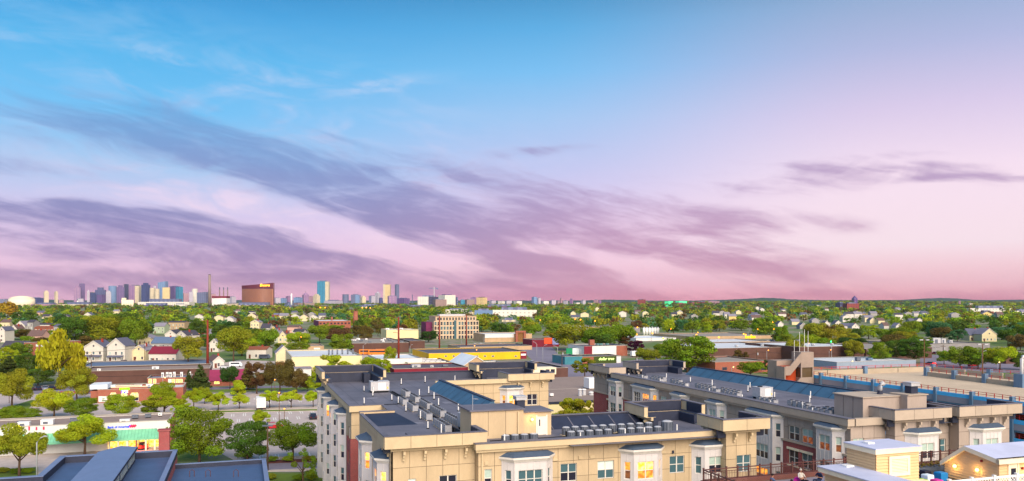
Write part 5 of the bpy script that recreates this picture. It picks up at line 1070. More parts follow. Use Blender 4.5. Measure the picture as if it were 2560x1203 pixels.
part('frame', MB().box(-.1, ln + .1, .1, 2.9, .2, .598).box(-.1, ln + .1, -.05, 3.05, 4.202, 4.35), M['metald'], t); KEEP.append((1410, 1455, 868, 890, 430))
b = B_('pharmacy', 'low pinkish shop with white fascia and red framed entrance tower', 'shop', 1212, 1330, 836, 856, 30, FR['tan'], FR['pale'])
x0_, x1_ = b.x(1285), b.x(1310); zz = b.z(827, x0_); q = MB()
for a0_, a1_ in ((x0_, x0_ + 1.6), (x1_ - 1.6, x1_)): q.box(a0_, a1_, -4, -2.4, 0, zz - 1.2)
part('entrance_frame', q.box(x0_, x1_, -4.2, -2.2, zz - 1.2, zz), FR['brick'], b.T); part('entrance_glass', MB().box(x0_ + 1.6, x1_ - 1.6, -2.6, -2.5, 0, zz - 1.2), lit('entrance_lit', '6a3c20', 'c07830', .5), b.T); part('white_fascia', MB().box(0, x0_ - .2, -.35, -.02, b.h * .55, b.h), FR['white'], b.T)
b = B_('mural_wall_shop', 'low shop with orange red and violet painted wall beside the street', 'shop', 1330, 1398, 850, 868, 18, FR['maroon'], FR['tar']); part('orange_panel', MB().box(b.x(1360), b.x(1380), -.2, -.02, b.h * .4, b.h + 1.2), mat('orange_panel', 'e2542c', .6, .2, .4), b.T); part('blue_panel', MB().box(b.x(1381), b.x(1396), -.2, -.02, b.h * .3, b.h + .8), mat('blue_panel', '8a90c0', .6, .25, .5), b.T)
# low trade buildings to the right
for nm, lb, ct, a, c, yt, yb, dp, w_, r_ in (
    ('beige_depot', 'beige flat depot with long pale roof left of the silos', 'depot', 1410, 1500, 818, 830, 50, FR['tan'], FR['pale']), ('white_depot', 'white low depot behind the big green tree', 'depot', 1425, 1492, 823, 834, 30, FR['white'], FR['whiteroof']),
    ('pale_blue_roof_shed', 'shed with pale blue roof in front of the white silos', 'shed', 1590, 1690, 846, 853, 40, FR['white'], FR['whiteroof']), ('grey_truck_depot', 'grey depot with truck bays left of the white silos', 'depot', 1535, 1600, 820, 832, 30, FR['greywall'], FR['gravel']),
    ('tan_retail_row', 'long tan retail row with yellow board right of the big tree', 'retail row', 1730, 1930, 842, 850, 60, FR['tan'], FR['gravel']), ('orange_lit_store', 'wide beige store lit orange at its front', 'store', 1770, 1925, 856, 866, 40, FR['tan'], FR['pale']),
    ('brown_flat_store', 'broad dark brown store with pale grey roof', 'store', 1772, 1992, 872, 905, 50, FR['brown'], FR['pale']), ('brown_flat_store', 'dark brown store behind the stair tower aerials', 'store', 2000, 2160, 868, 905, 45, FR['brown'], FR['pale']), ('brown_flat_store', 'dark low store with a pale roof edge behind the tall garage lamp', 'store', 2165, 2330, 872, 900, 45, FR['brown'], FR['gravel']),
    ('orange_brick_hall', 'orange brick hall with small windows lit by a street lamp', 'hall', 1788, 1922, 906, 935, 30, FR['brick'], FR['gravel']), ('grey_mall', 'grey mall block with big roof boxes at the right', 'mall', 2325, 2475, 862, 882, 50, FR['greywall'], FR['gravel']), ('dark_roadside_store', 'dark roadside store at the right edge', 'store', 2515, 2640, 885, 910, 30, FR['brown'], FR['gravel']),
    ('white_small_store', 'small white roofed store lit by a lamp beyond the garage', 'store', 2092, 2290, 906, 922, 26, RW['blue'], FR['pale'])):
    b = B_(nm, lb, ct, a, c, yt, yb, dp, w_, r_)
    if 'mall block' in lb:
        for px, w2, h2, l2 in ((2385, 24, 14, 'biggest pale roof box on the grey mall'), (2405, 14, 12, 'second pale roof box on the grey mall'), (2425, 10, 8, 'small white roof box on the grey mall')): b.unit(px, 14, w2, h2, l2, m=M['metal'])
    if 'orange brick hall' in lb:
        for px in (1806, 1903): b.win(px, px + 11, 919, 925, 'd', frame=M['metald'])
    if 'yellow board' in lb: part('sign_board', MB().box(b.x(1862), b.x(1888), -.4, -.05, b.h * .2, b.h * .9), emit('board_yellow', 'e8c800', .5), b.T)
    if 'small white roofed' in lb: b.unit(2177, 8, 12, 9, 'grey air handler on the small white store', m=M['metald']); b.unit(2210, 9, 14, 6, 'green grey air handler on the small white store', m=M['gcol'])
    if 'broad dark' in lb or 'aerials' in lb:
        for i in range(3): b.unit(a + (c - a) * (.2 + .3 * i), 14, 7, 5, 'small vent on the ' + ('broad dark brown store' if 'broad' in lb else 'store behind the aerials'), 'vents on ' + ('the broad brown store' if 'broad' in lb else 'the store behind the aerials'), M['metal'])
sl = [1610, 1617, 1624, 1631, 1638, 1645]
for i, px in enumerate(sl):
    x, y = ground(px, 838); r_ = 3.2 * y / 2000; t = thing('silo', f'white silo, {("leftmost", "second", "third", "fourth", "fifth", "rightmost")[i]} of the row of six', 'silo', (0, 0, 0), 0, 'white silos'); t.location = (x, y, 0)
    part('shell', MB().cyl(0, 0, 0, 18 * y / 2000, r_, r_, 14), M['pipe'], t, smooth=True); part('cone', MB().cyl(0, 0, 18 * y / 2000 + .01, 20.5 * y / 2000, r_ * 1.03, .3, 14), M['metal'], t)
KEEP.append((1606, 1650, 815, 836, 690))
# cream office block with its grid of windows
O = B_('office_block', 'cream office block with a regular grid of dark windows', 'office', 1085, 1197, 803, 848, 26, mat('office_stone', 'c4aa8c', .75, .08, .2, fine=.3), FR['gravel'])
part('upper_storey', MB().box(O.x(1090), O.x(1192), 1.5, 24, O.h, O.h + 3.4).box(O.x(1089), O.x(1193), 1.2, 24.3, O.h + 3.402, O.h + 3.7), MC['office_stone'], O.T)
for r_ in range(4):
    for i in range(15):
        if i == 7: continue
        O.winm(O.W * (i + .5) / 15, O.h - 3.2 - r_ * 3.6, O.W / 15 * .7, 2.5, R.choice('tdd') if r_ < 3 else 'd', M['cream'])
for i in range(13): o = O.winm(O.x(1092) + (O.x(1190) - O.x(1092)) * (i + .5) / 13, O.h + .7, 1.5, 2.0, 'd', M['cream']); o.location.y = 1.48
part('glass_link', MB().box(O.x(1136) - .3, O.x(1140) + .3, -.3, -.02, 0, O.h + .5), M['gblue'], O.T); part('side_wing', MB().box(-5, -.01, 6, 24, 0, O.h - 1), FR['purple'], O.T); part('plant_room', MB().box(O.x(1105), O.x(1170), 8, 16, O.h + 3.71, O.h + 5.2), M['metal'], O.T)
# mill with chimney
Ml = B_('brick_mill', 'long red brick mill with pale roof among the trees', 'mill', 797, 877, 803, 826, 60, FR['brick'], FR['pale'], keep=.5)
for i in range(9): Ml.winm(Ml.W * (i + .5) / 9, Ml.h - 3.2, 2.0, 1.6, 'd', FR['brick'])
part('purple_side', MB().box(-.2, -.01, 0, 60, 0, Ml.h - .05), FR['purple'], Ml.T); part('tower', MB().box(Ml.W * .45, Ml.W * .5, 20, 24, Ml.h, Ml.h + 4), FR['brick'], Ml.T)
x, y = ground(889, 822); t = thing('mill_chimney', 'tall round red brick chimney right of the mill', 'chimney', (0, 0, 0), 0); t.location = (x, y, 0); z1 = 30 - (780 - 752) * y / 2000; part('shaft', MB().cyl(0, 0, 0, z1, 2.9, 2.3, 14), FR['brick'], t, smooth=True); part('rim', MB().cyl(0, 0, z1 + .01, z1 + 1.0, 2.6, 2.6, 14), FR['brick'], t); KEEP.append((884, 894, 779, 815, y))
# brick flats at the far left
b = B_('brick_flats', 'orange brick flats with small white windows at the left', 'flats', 60, 112, 857, 897, 24, FR['brick'], FR['pale'], yaw=-.25)
for r_ in range(3):
    for px in (72, 90, 103): b.win(px, px + 6, 861 + r_ * 12.5, 866 + r_ * 12.5, 'w' if px != 72 else 'd')
# ---------------------------------------------------------------- houses
HN = [0]
def house(lb, px0, px1, yt, yb, wall, roof, kind='front', rise=2.4, depth=11, yaw=0., wins=1, group=None, chim=None, porch=False, keep=.7):
    if chim is None: chim = bool(wins) and R.random() < .6
    b = Blk('house', lb, 'house', px0, px1, yt, yb, depth, RW.get(wall) or FR[wall], RF[roof], yaw=yaw, kind=kind, rise=rise, group=group, keep=keep, over=.35)
    d = b.d; fl = max(1, int(b.h // 2.9))
    if wins:
        nw = max(1, int(b.W // 2.6))
        for f in range(fl):
            for i in range(nw): b.winm(b.W * (i + .5) / nw, .9 + 2.85 * f, .9, 1.3, R.choice('ddtb'))
        if kind == 'front' and rise > 2: b.winm(b.W / 2, b.h + .15, .8, .9, 'd')
    if wins: part('door', MB().box(b.W * .12, b.W * .12 + 1.0, -.08, -.01, .1, 2.15), mat('house_door', '6a3a2c', .6, .1), b.T)
    if chim: cz = b.h + rise; part('chimney', MB().box(b.W * .62, b.W * .62 + .8, depth * .45, depth * .45 + .8, b.h, cz + .9), M['brickfar'], b.roof)
    if porch:
        w = b.W * .9; part('porch_roof', MB().face([(b.W * .05, -2, 2.7), (b.W * .95, -2, 2.7), (b.W * .95, -.03, 3.4), (b.W * .05, -.03, 3.4)]).box(b.W * .05, b.W * .95, -2.02, -1.9, 2.5, 2.72), RF[roof], b.T)
        for i in range(4): x = b.W * (.07 + .86 * i / 3); part('porch_post', MB().box(x - .08, x + .08, -1.98, -1.82, .5, 2.5), M['white'], b.T)
        part('porch_floor', MB().box(b.W * .04, b.W * .96, -2.1, -.03, 0, .5), M['white'], b.T); part('steps', MB().box(b.W * .7, b.W * .85, -3.2, -2.11, 0, .3), M['kerb'], b.T)
    return b
house('white three storey house with grey front gable and steep side steps', 268, 312, 865, 906, 'white', 'slate', rise=3.6, chim=False, porch=True)
house('white porch house with slate gable, street lamp glowing in front', 210, 258, 868, 905, 'white', 'slate', rise=3.0, chim=True, porch=True)
house('low white house with maroon roof and a lit yard lamp', 372, 440, 884, 907, 'white', 'maroon', kind='side', rise=3.0, depth=10); house('cream gabled house left of the maroon roof', 330, 364, 876, 903, 'cream', 'grey', rise=2.5)
house('white bungalow with brown roof beside the rusty mast', 533, 560, 903, 921, 'white', 'brown', rise=2.0, depth=16, yaw=.5); house('flat eaved white house with red roof line left of the yellow lamps', 616, 665, 874, 897, 'white', 'rust', kind='side', rise=1.2)
house('pale house with long blue grey roof behind the maroon one', 378, 438, 858, 872, 'grey', 'blue', kind='side', rise=3.5, depth=12); house('small cream gable peeping over the blue grey roof', 344, 378, 846, 862, 'cream', 'grey', rise=2.2); house('white gable pair with charcoal roofs', 412, 440, 836, 852, 'white', 'charcoal', rise=3.2, depth=14); house('bright white gable below the brown box roof', 440, 466, 838, 858, 'white', 'charcoal', rise=3.0, depth=14, yaw=-.3)
house('brown fronted square house with dark porch roof', 421, 461, 806, 832, 'tan', 'charcoal', kind='side', rise=1.0); house('pale green house with grey hipped roof', 383, 411, 816, 834, 'green', 'grey', kind='side', rise=3.0); house('grey roofed white house right of the rusty mast', 522, 553, 834, 846, 'white', 'grey', kind='side', rise=3.4); house('white gable right of the mast in the trees', 524, 546, 858, 880, 'white', 'grey', rise=2.4)
house('yellow gabled house above the lamps', 676, 692, 826, 842, 'yellow', 'charcoal', rise=3.6); house('white house with dark dormered roof left of the yellow gable', 652, 674, 820, 838, 'white', 'charcoal', kind='side', rise=3.6); house('cream gable with the twin yellow lamps in front', 695, 719, 842, 866, 'cream', 'brown', rise=3.4); house('pale green side house behind the cream gable', 680, 698, 832, 856, 'green', 'grey', rise=2.6); house('white wide house with charcoal roof in the trees', 733, 758, 830, 842, 'white', 'charcoal', kind='side', rise=2.4); house('pinkish flat house behind the wide white one', 718, 745, 818, 832, 'pink', 'brown', kind='side', rise=1.5); house('yellow house cut by the trees left of the white house', 626, 648, 806, 832, 'cream', 'grey', rise=2.2)
house('white gable with slate roof above the brick garage', 38, 62, 814, 830, 'white', 'grey', rise=4.2, depth=16); house('dark mansard house with round dormer', 68, 82, 806, 832, 'grey', 'charcoal', kind='side', rise=2.2); house('long white row house with flat dark roof', 80, 128, 812, 826, 'white', 'charcoal', kind='side', rise=1.4); house('orange brick double house below the row house', 86, 134, 820, 838, 'brick', 'rust', kind='side', rise=1.4); house('grey house with red chimney right of the brick double house', 134, 160, 816, 846, 'grey', 'slate', kind='side', rise=1.6, chim=True); house('tall narrow white house at the left edge', -4, 12, 826, 856, 'white', 'slate', rise=2.6); house('white cross gabled house below the slate gable', 26, 42, 822, 840, 'white', 'brown', rise=3.2); house('pale house with brown roof at the far left', 0, 24, 806, 824, 'cream', 'brown', kind='side', rise=2.6); house('pale roofed house alone in the upper trees at the left', 26, 52, 786, 797, 'white', 'grey', rise=3.0); house('slate roofed house hiding left of the dark trees', 170, 196, 846, 860, 'grey', 'slate', kind='side', rise=3.0); house('grey purple roofed house above the willow', 68, 104, 840, 858, 'pink', 'brown', kind='side', rise=3.8); house('white gable deep in the trees behind the dark roof', 196, 212, 822, 842, 'white', 'slate', rise=4.6, yaw=.5); house('long dark roofed house at the left behind the willow', 0, 60, 874, 892, 'grey', 'charcoal', kind='side', rise=4.2)
house('white long house with grey dormered roof at the far right', 2424, 2460, 838, 852, 'cream', 'slate', kind='side', rise=4.6, depth=12); house('cream gable end beside the dormered roof at the right', 2455, 2492, 836, 854, 'cream', 'grey', rise=4.2); house('white gable with grey roof in the trees right of the middle', 2130, 2148, 817, 826, 'white', 'grey', rise=3.4); house('long grey roofed house left of that white gable', 2108, 2132, 815, 824, 'white', 'slate', kind='side', rise=2.6)
LAND = [(85, 880, 'the brick flats'), (148, 900, 'the willow'), (240, 880, 'the porch house'), (290, 880, 'the three storey house'), (405, 890, 'the maroon roofed house'), (440, 820, 'the brown fronted house'), (519, 830, 'the first rusty mast'), (565, 905, 'the white bungalow'), (640, 885, 'the red roofed white house'), (706, 850, 'the twin lamps'), (835, 810, 'the brick mill'), (889, 800, 'the mill chimney'), (820, 900, 'the cream factory'), (950, 865, 'the brown plant'), (1006, 835, 'the white box warehouse'), (1140, 820, 'the office block'), (1190, 890, 'the yellow warehouse'), (1210, 780, 'the blue fronted row'), (1290, 782, 'the white apartment row'), (1432, 880, 'the container'), (1510, 878, 'the red and white store'), (1628, 828, 'the white silos'), (1604, 756, 'the dark red tower block'), (1690, 757, 'the green floodlit halls'), (1720, 885, 'the largest green tree'), (1830, 848, 'the tan retail row'), (1880, 890, 'the broad brown store'), (2030, 880, 'the stair tower aerials'), (2127, 770, 'the orange brown slab'), (2135, 790, 'the yellow school'), (2140, 820, 'the white gable on the right'), (2240, 875, 'the tall garage lamp'), (2470, 845, 'the cream gable end'), (2480, 775, 'the white terminal'), (2400, 872, 'the grey mall'), (55, 760, 'the white tank'), (200, 765, 'the long cream factory'), (410, 760, 'the arena'), (640, 740, 'the bronze hotel'), (2300, 800, 'the dense woods at the right'), (1900, 800, 'the middle right woods'), (1400, 800, 'the far depot lamp')]
def near_what(px, py):
    b = min(LAND, key=lambda l: abs(l[0] - px) + 2.2 * abs(l[1] - py)); dx, dy = px - b[0], py - b[1]
    return (('behind ' if dy < 0 else 'below ') if abs(dx) < 34 else 'left of ' if dx < 0 else 'right of ') + b[2]
for px in (2000, 2030, 2060, 2088, 2196, 2210, 2175, 2275, 2290, 2240, 1945, 1980):
    yb = R.uniform(806, 826); w = R.uniform(12, 20); wc, rc = R.choice(['white', 'cream', 'grey']), R.choice(['slate', 'grey', 'brown']); house(f'small {wc} house, {rc} roof, half hidden {near_what(px, yb)}', px, px + w, yb - 8, yb, wc, rc, R.choice(['front', 'side']), 3.2, wins=0, group='pale houses among the trees at the right')
for i in range(44):
    px = R.uniform(1420, 2560); yb = R.uniform(768, 800) if i > 16 else R.uniform(788, 806); d = 60000 / (yb - 752); w = R.uniform(9, 16) * 2000 / d
    wc, rc = R.choice(['white', 'white', 'cream', 'grey', 'yellow']), R.choice(['slate', 'grey', 'brown', 'charcoal']); house(f'tiny {wc} house with {rc} roof {near_what(px, yb)}', px, px + w, yb - R.uniform(5.5, 8) * 2000 / d, yb, wc, rc, R.choice(['front', 'side']), R.uniform(2.5, 4), wins=0, group='distant pale houses on the right', keep=.3)
for i in range(20):
    px = R.uniform(0, 800); yb = R.uniform(784, 812); d = 60000 / (yb - 752); w = R.uniform(9, 14) * 2000 / d
    wc, rc = R.choice(['white', 'white', 'cream', 'grey', 'pink']), R.choice(['slate', 'grey', 'brown', 'charcoal']); house(f'tiny {wc} house with {rc} roof {near_what(px, yb)}', px, px + w, yb - R.uniform(5.5, 8) * 2000 / d, yb, wc, rc, R.choice(['front', 'side']), R.uniform(2.5, 4), wins=0, group='distant pale houses on the left', keep=.25)
# ---------------------------------------------------------------- skyline
gl_ = dict(
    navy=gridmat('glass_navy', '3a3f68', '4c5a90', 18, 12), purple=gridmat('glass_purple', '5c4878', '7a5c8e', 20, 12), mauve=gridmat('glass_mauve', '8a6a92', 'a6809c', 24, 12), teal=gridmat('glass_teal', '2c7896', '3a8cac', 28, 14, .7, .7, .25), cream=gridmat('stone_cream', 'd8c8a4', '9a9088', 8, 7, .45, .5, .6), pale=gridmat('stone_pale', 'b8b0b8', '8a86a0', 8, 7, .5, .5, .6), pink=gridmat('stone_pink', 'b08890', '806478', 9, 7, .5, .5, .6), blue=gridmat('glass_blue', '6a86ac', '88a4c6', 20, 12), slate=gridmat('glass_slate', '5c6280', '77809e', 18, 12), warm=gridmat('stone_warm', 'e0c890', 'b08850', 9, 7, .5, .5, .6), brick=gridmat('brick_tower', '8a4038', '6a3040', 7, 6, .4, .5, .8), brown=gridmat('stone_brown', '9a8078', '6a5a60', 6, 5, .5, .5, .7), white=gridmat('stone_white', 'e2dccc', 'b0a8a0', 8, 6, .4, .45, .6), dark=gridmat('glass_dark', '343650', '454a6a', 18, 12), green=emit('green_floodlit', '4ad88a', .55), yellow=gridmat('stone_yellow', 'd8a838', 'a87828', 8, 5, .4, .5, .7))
TW = [0]
def tower(lb, px0, px1, yt, d, m, cap=None, top=None, name='tower_block', cat='skyscraper', yb=None, mast=0, depth=None, group=None, m2=None, split=None):
    s = d / 2000; w = (px1 - px0) * s; x = ((px0 + px1) / 2 - 1280) * s; h = 30 + (752 - yt) * s; dp = depth or w * .9
    yw = 0.
    if top not in ('round', 'slant') and not split and depth is None: yw = R.choice([-1, 1]) * R.uniform(.25, .75); w /= math.cos(yw) + .9 * abs(math.sin(yw)); dp = w * .9
    t = thing(name, lb, cat, (0, 0, 0), yw, group); t.location = (x, d, 0); a = w / 2
    if top == 'round': part('tower_body', MB().cyl(0, 0, 0, h, a, a, 16), gl_[m], t, smooth=False)
    elif top == 'slant': part('tower_body', MB().prism([(-a, -dp / 2), (a, -dp / 2), (a, dp / 2), (-a, dp / 2)], 0, h * .94), gl_[m], t); part('crown', MB().face([(-a, -dp / 2, h * .94), (a, -dp / 2, h * .94), (a, -dp / 2, h), ]).face([(a, -dp / 2, h * .94), (a, dp / 2, h * .94), (a, dp / 2, h), (a, -dp / 2, h)]).face([(-a, -dp / 2, h * .94), (a, -dp / 2, h), (a, dp / 2, h), (-a, dp / 2, h * .94)]), gl_[m], t)
    elif split: part('tower_body', MB().box(-a, -a + w * split, -dp / 2, dp / 2, 0, h), gl_[m], t); part('tower_side', MB().box(-a + w * split + .01, a, -dp / 2 + 2, dp / 2, 0, h * .985), gl_[m2], t)
    else: part('tower_body', MB().prism([(-a, -dp / 2), (a, -dp / 2), (a, dp / 2), (-a, dp / 2)], 0, h), gl_[m], t)
    if top == 'step': part('crown', MB().box(-a * .6, a * .6, -dp * .3, dp * .3, h + .01, h + w * .28), gl_[m], t)
    if top == 'peak': part('crown', MB().prism([(-a, -dp / 2), (a, -dp / 2), (a, dp / 2), (-a, dp / 2)], h + .01, h + w * .7, top=[(-a * .1, -dp * .05), (a * .1, -dp * .05), (a * .1, dp * .05), (-a * .1, dp * .05)]), gl_[m], t)
    if top == 'dome': part('crown', MB().ball((0, 0, h), (a * .8, a * .8, a * .7), 12, 8), gl_[m], t, smooth=True)
    if top in (None, 'flat'): part('roof_plant', MB().box(-a * .6, a * .55, -dp * .3, dp * .3, h + .01, h + max(3, w * .06)), gl_[cap or 'slate'], t)
    if mast: part('mast', MB().tube([(0, 0, h), (0, 0, h + mast * s)], .35 * s), M['metald'], t)
    return t
tower('pair of rounded rust mauve towers, lower left one', 184, 203, 719, 7600, 'mauve', top='step'); tower('tall ribbed mauve tower behind the rounded one', 197, 213, 709.5, 7700, 'purple'); tower('slim pale clock tower with pointed top', 217, 224.5, 729, 7300, 'pale', top='peak'); tower('dark block with cream top right of the clock tower', 225, 238, 731, 7500, 'navy', cap='warm'); tower('broad dark violet block with stepped top', 238, 265, 725, 7600, 'navy', top='step'); tower('lower violet block in front of the broad dark one', 244, 262, 737, 7000, 'purple'); tower('pale rounded tower with copper top', 264, 279, 730, 7200, 'pale', top='step'); tower('rounded slate tower behind the pale one', 272, 291, 715, 7900, 'blue', top='round'); tower('deep purple slab left of the dark tall one', 290, 312, 718, 7500, 'purple', top='step'); tower('tall dark slab with flat top', 309, 322, 711, 7800, 'dark'); tower('lilac and cream twin slab', 327, 352, 714, 7600, 'mauve', m2='cream', split=.6); tower('navy tower with a small top box', 355, 374, 712, 7500, 'navy', top='step'); tower('first of two cream cylinders', 374.5, 387, 720, 7100, 'cream', top='round'); tower('second of two cream cylinders', 387.5, 398.5, 722, 7000, 'cream', top='round'); tower('pale slim slab behind the cream cylinders', 383, 391, 715, 7800, 'pale'); tower('tallest blue glass tower with slanted top', 398, 417, 703.5, 8000, 'blue', top='slant'); tower('cream gridded tower glowing warm', 406, 426, 719, 7300, 'warm'); tower('dark plum slab right of the glowing tower', 425, 450, 716, 7600, 'purple'); tower('teal glass tower at the right of the cluster', 440, 457, 717.5, 7400, 'teal'); tower('lower pink slab behind the long white roof', 457, 472, 733, 7000, 'pink'); tower('pale teal stub beside the white curved tower', 472, 483, 730, 6900, 'pale'); tower('white curved tower left of the blue grey faceted block', 480, 494, 722, 7000, 'white', top='round'); tower('blue grey faceted block', 496, 518, 730, 6600, 'slate', top='slant'); tower('pinkish block behind the tall stack', 523, 540, 735, 6800, 'pink'); tower('small pale block behind the power plant', 572, 590, 742, 6200, 'pale'); tower('low violet block under the rounded towers', 192, 209, 747, 5200, 'pale', cat='building', name='office_block'); 
tower('cream tower with rounded shoulders left of a smaller twin', 109, 122, 729.5, 6000, 'cream', top='step'); tower('smaller cream tower right of its twin', 136, 145, 730, 6000, 'cream', top='step'); tower('short pink tower with dark cap', 147, 160, 749, 5600, 'pink'); tower('dark blue block with red lights beside the tank', 78, 106, 745, 5000, 'navy'); tower('blue grey low block at the left edge', -10, 26, 750, 5200, 'slate', cat='building', name='office_block')
tower('pale block right of the bronze hotel', 684, 702, 745, 6000, 'pale'); tower('blue stub with tapered top', 702, 716, 746, 6200, 'blue'); tower('violet block behind the white stack', 714, 731, 741, 6800, 'mauve'); tower('glass block with dark flat roof', 735, 755, 744, 6000, 'blue', cap='dark'); tower('domed mauve tower with a pinnacle', 755, 773, 737, 7400, 'mauve', top='dome', mast=10); tower('pinkish slab right of the domed tower', 772, 783, 741, 7000, 'pink'); tower('cream stepped block left of the teal tower', 783, 800, 739, 6800, 'cream', top='step')
tower('very tall teal glass slab with cream striped side', 794.5, 823, 703.5, 8300, 'teal', m2='cream', split=.7, depth=60); tower('long low mauve block below the teal slab', 812, 855, 752, 5600, 'pale', cat='building', name='office_block'); tower('slate rounded tower right of the teal slab', 856, 872, 736, 6800, 'slate', top='round'); tower('blue grey double slab', 879, 900, 737, 6900, 'slate', m2='blue', split=.5); tower('cream stepped block right of the double slab', 901, 915, 743, 6600, 'cream', top='step'); tower('pale block with dark flank', 923, 940, 740, 6800, 'slate', m2='pale', split=.4); tower('arched top pale tower', 937.5, 951, 733, 7600, 'pale', top='dome', mast=7); tower('dark stub beside the arched tower', 947, 957, 745, 6200, 'navy'); tower('tall cream banded tower with mast', 959, 976, 711, 8200, 'cream', mast=4, m2='warm', split=.3); tower('reddish block in front of the banded tower', 968, 992, 740, 5600, 'mauve'); tower('slim dark blue tower', 987, 998, 711.5, 8000, 'slate'); tower('low dark red roofed block', 993, 1024, 746, 5400, 'purple', cat='building', name='office_block'); tower('pale cylinder at the end of the skyline', 1014, 1025, 748, 5800, 'pale', top='round'); tower('thin pale mast tower', 1030, 1032, 737, 6500, 'slate', cat='mast', name='mast_tower')
tower('unfinished white framed block under the crane', 1047, 1100, 742, 3600, 'white', m2='dark', split=.5, cat='building', name='office_block'); tower('plain grey brown block in front of the crane', 1081, 1117, 749, 3200, 'brown', cat='building', name='office_block'); tower('cream gridded block with violet roof edge', 1096, 1139, 738, 3500, 'white', cap='purple', cat='building', name='office_block'); tower('narrow dark stub right of the cream gridded block', 1139, 1145, 744, 4000, 'slate'); tower('dark teal block at the end of the skyline', 1150, 1163, 750, 4200, 'teal', cat='building', name='office_block'); tower('grey brown block right of the teal one', 1162, 1187, 749, 4000, 'brown', cat='building', name='office_block'); tower('tilted mauve block behind', 1176, 1192, 744, 4600, 'mauve', cat='building', name='office_block'); tower('block with glowing yellow floors', 1191, 1218, 744, 4000, 'warm', cap='dark', cat='building', name='office_block')
for px0, px1, yt, m in ((1222, 1240, 752, 'pale'), (1245, 1262, 753, 'white'), (1262, 1280, 752, 'pale'), (1284, 1305, 753, 'white'), (1329, 1343, 743, 'blue'), (1343, 1352, 745, 'pale'), (1355, 1372, 753, 'white'), (1376, 1390, 751, 'pale'), (1390, 1405, 754, 'brown'), (1400, 1406, 746, 'pink'), (1408, 1420, 752, 'pale'), (1424, 1433, 748, 'mauve'), (1452, 1464, 751, 'pale'), (1484, 1496, 750, 'pink'), (1497, 1503, 751, 'mauve'), (1524, 1540, 757, 'pink'), (1436, 1450, 757, 'white'), (1470, 1482, 758, 'warm')):
    tower('small pale block along the horizon right of the yellow floors', px0, px1, yt, R.uniform(4200, 5600), m, name='office_block', cat='building', group='small blocks along the horizon')
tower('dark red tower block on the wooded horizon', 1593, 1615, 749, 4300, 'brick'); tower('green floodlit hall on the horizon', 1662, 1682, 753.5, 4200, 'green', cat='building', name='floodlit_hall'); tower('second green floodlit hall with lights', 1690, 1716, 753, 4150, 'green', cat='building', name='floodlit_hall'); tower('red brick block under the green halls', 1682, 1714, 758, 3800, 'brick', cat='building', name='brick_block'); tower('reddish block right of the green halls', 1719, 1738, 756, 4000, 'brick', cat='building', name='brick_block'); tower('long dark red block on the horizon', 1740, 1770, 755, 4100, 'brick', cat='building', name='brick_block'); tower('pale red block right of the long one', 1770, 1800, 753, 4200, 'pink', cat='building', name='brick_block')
tower('orange brown apartment slab with dark neighbour', 2112, 2142, 759, 2200, 'brick', depth=30, name='apartment_slab', cat='apartments'); tower('dark blue neighbour of the orange brown slab', 2090, 2111, 758, 2350, 'dark', name='apartment_slab', cat='apartments'); tower('purple church tower on the hill crest', 2130, 2143, 747, 4200, 'purple', top='peak', name='church_tower', cat='church'); tower('long yellow lit school below the slab', 2092, 2180, 785, 1750, 'yellow', name='school', cat='school', depth=20); tower('long white terminal with many windows at the right', 2420, 2528, 771, 2100, 'white', name='long_hall', cat='hall', depth=20); tower('white hall at the far right edge', 2530, 2600, 777, 2000, 'white', name='long_hall', cat='hall', depth=20); tower('dark red low block before the white terminal', 2450, 2478, 779, 1900, 'brick', name='brick_block', cat='building', depth=20); tower('pink water tower like block at the right', 2396, 2401, 752, 3500, 'pink', cat='tower'); tower('pale long school in the left trees', 2006, 2052, 785, 1800, 'white', name='school', cat='school', depth=16); tower('cream low hall right of the middle slab', 2410, 2432, 759, 3300, 'cream', cat='hall', name='low_hall')
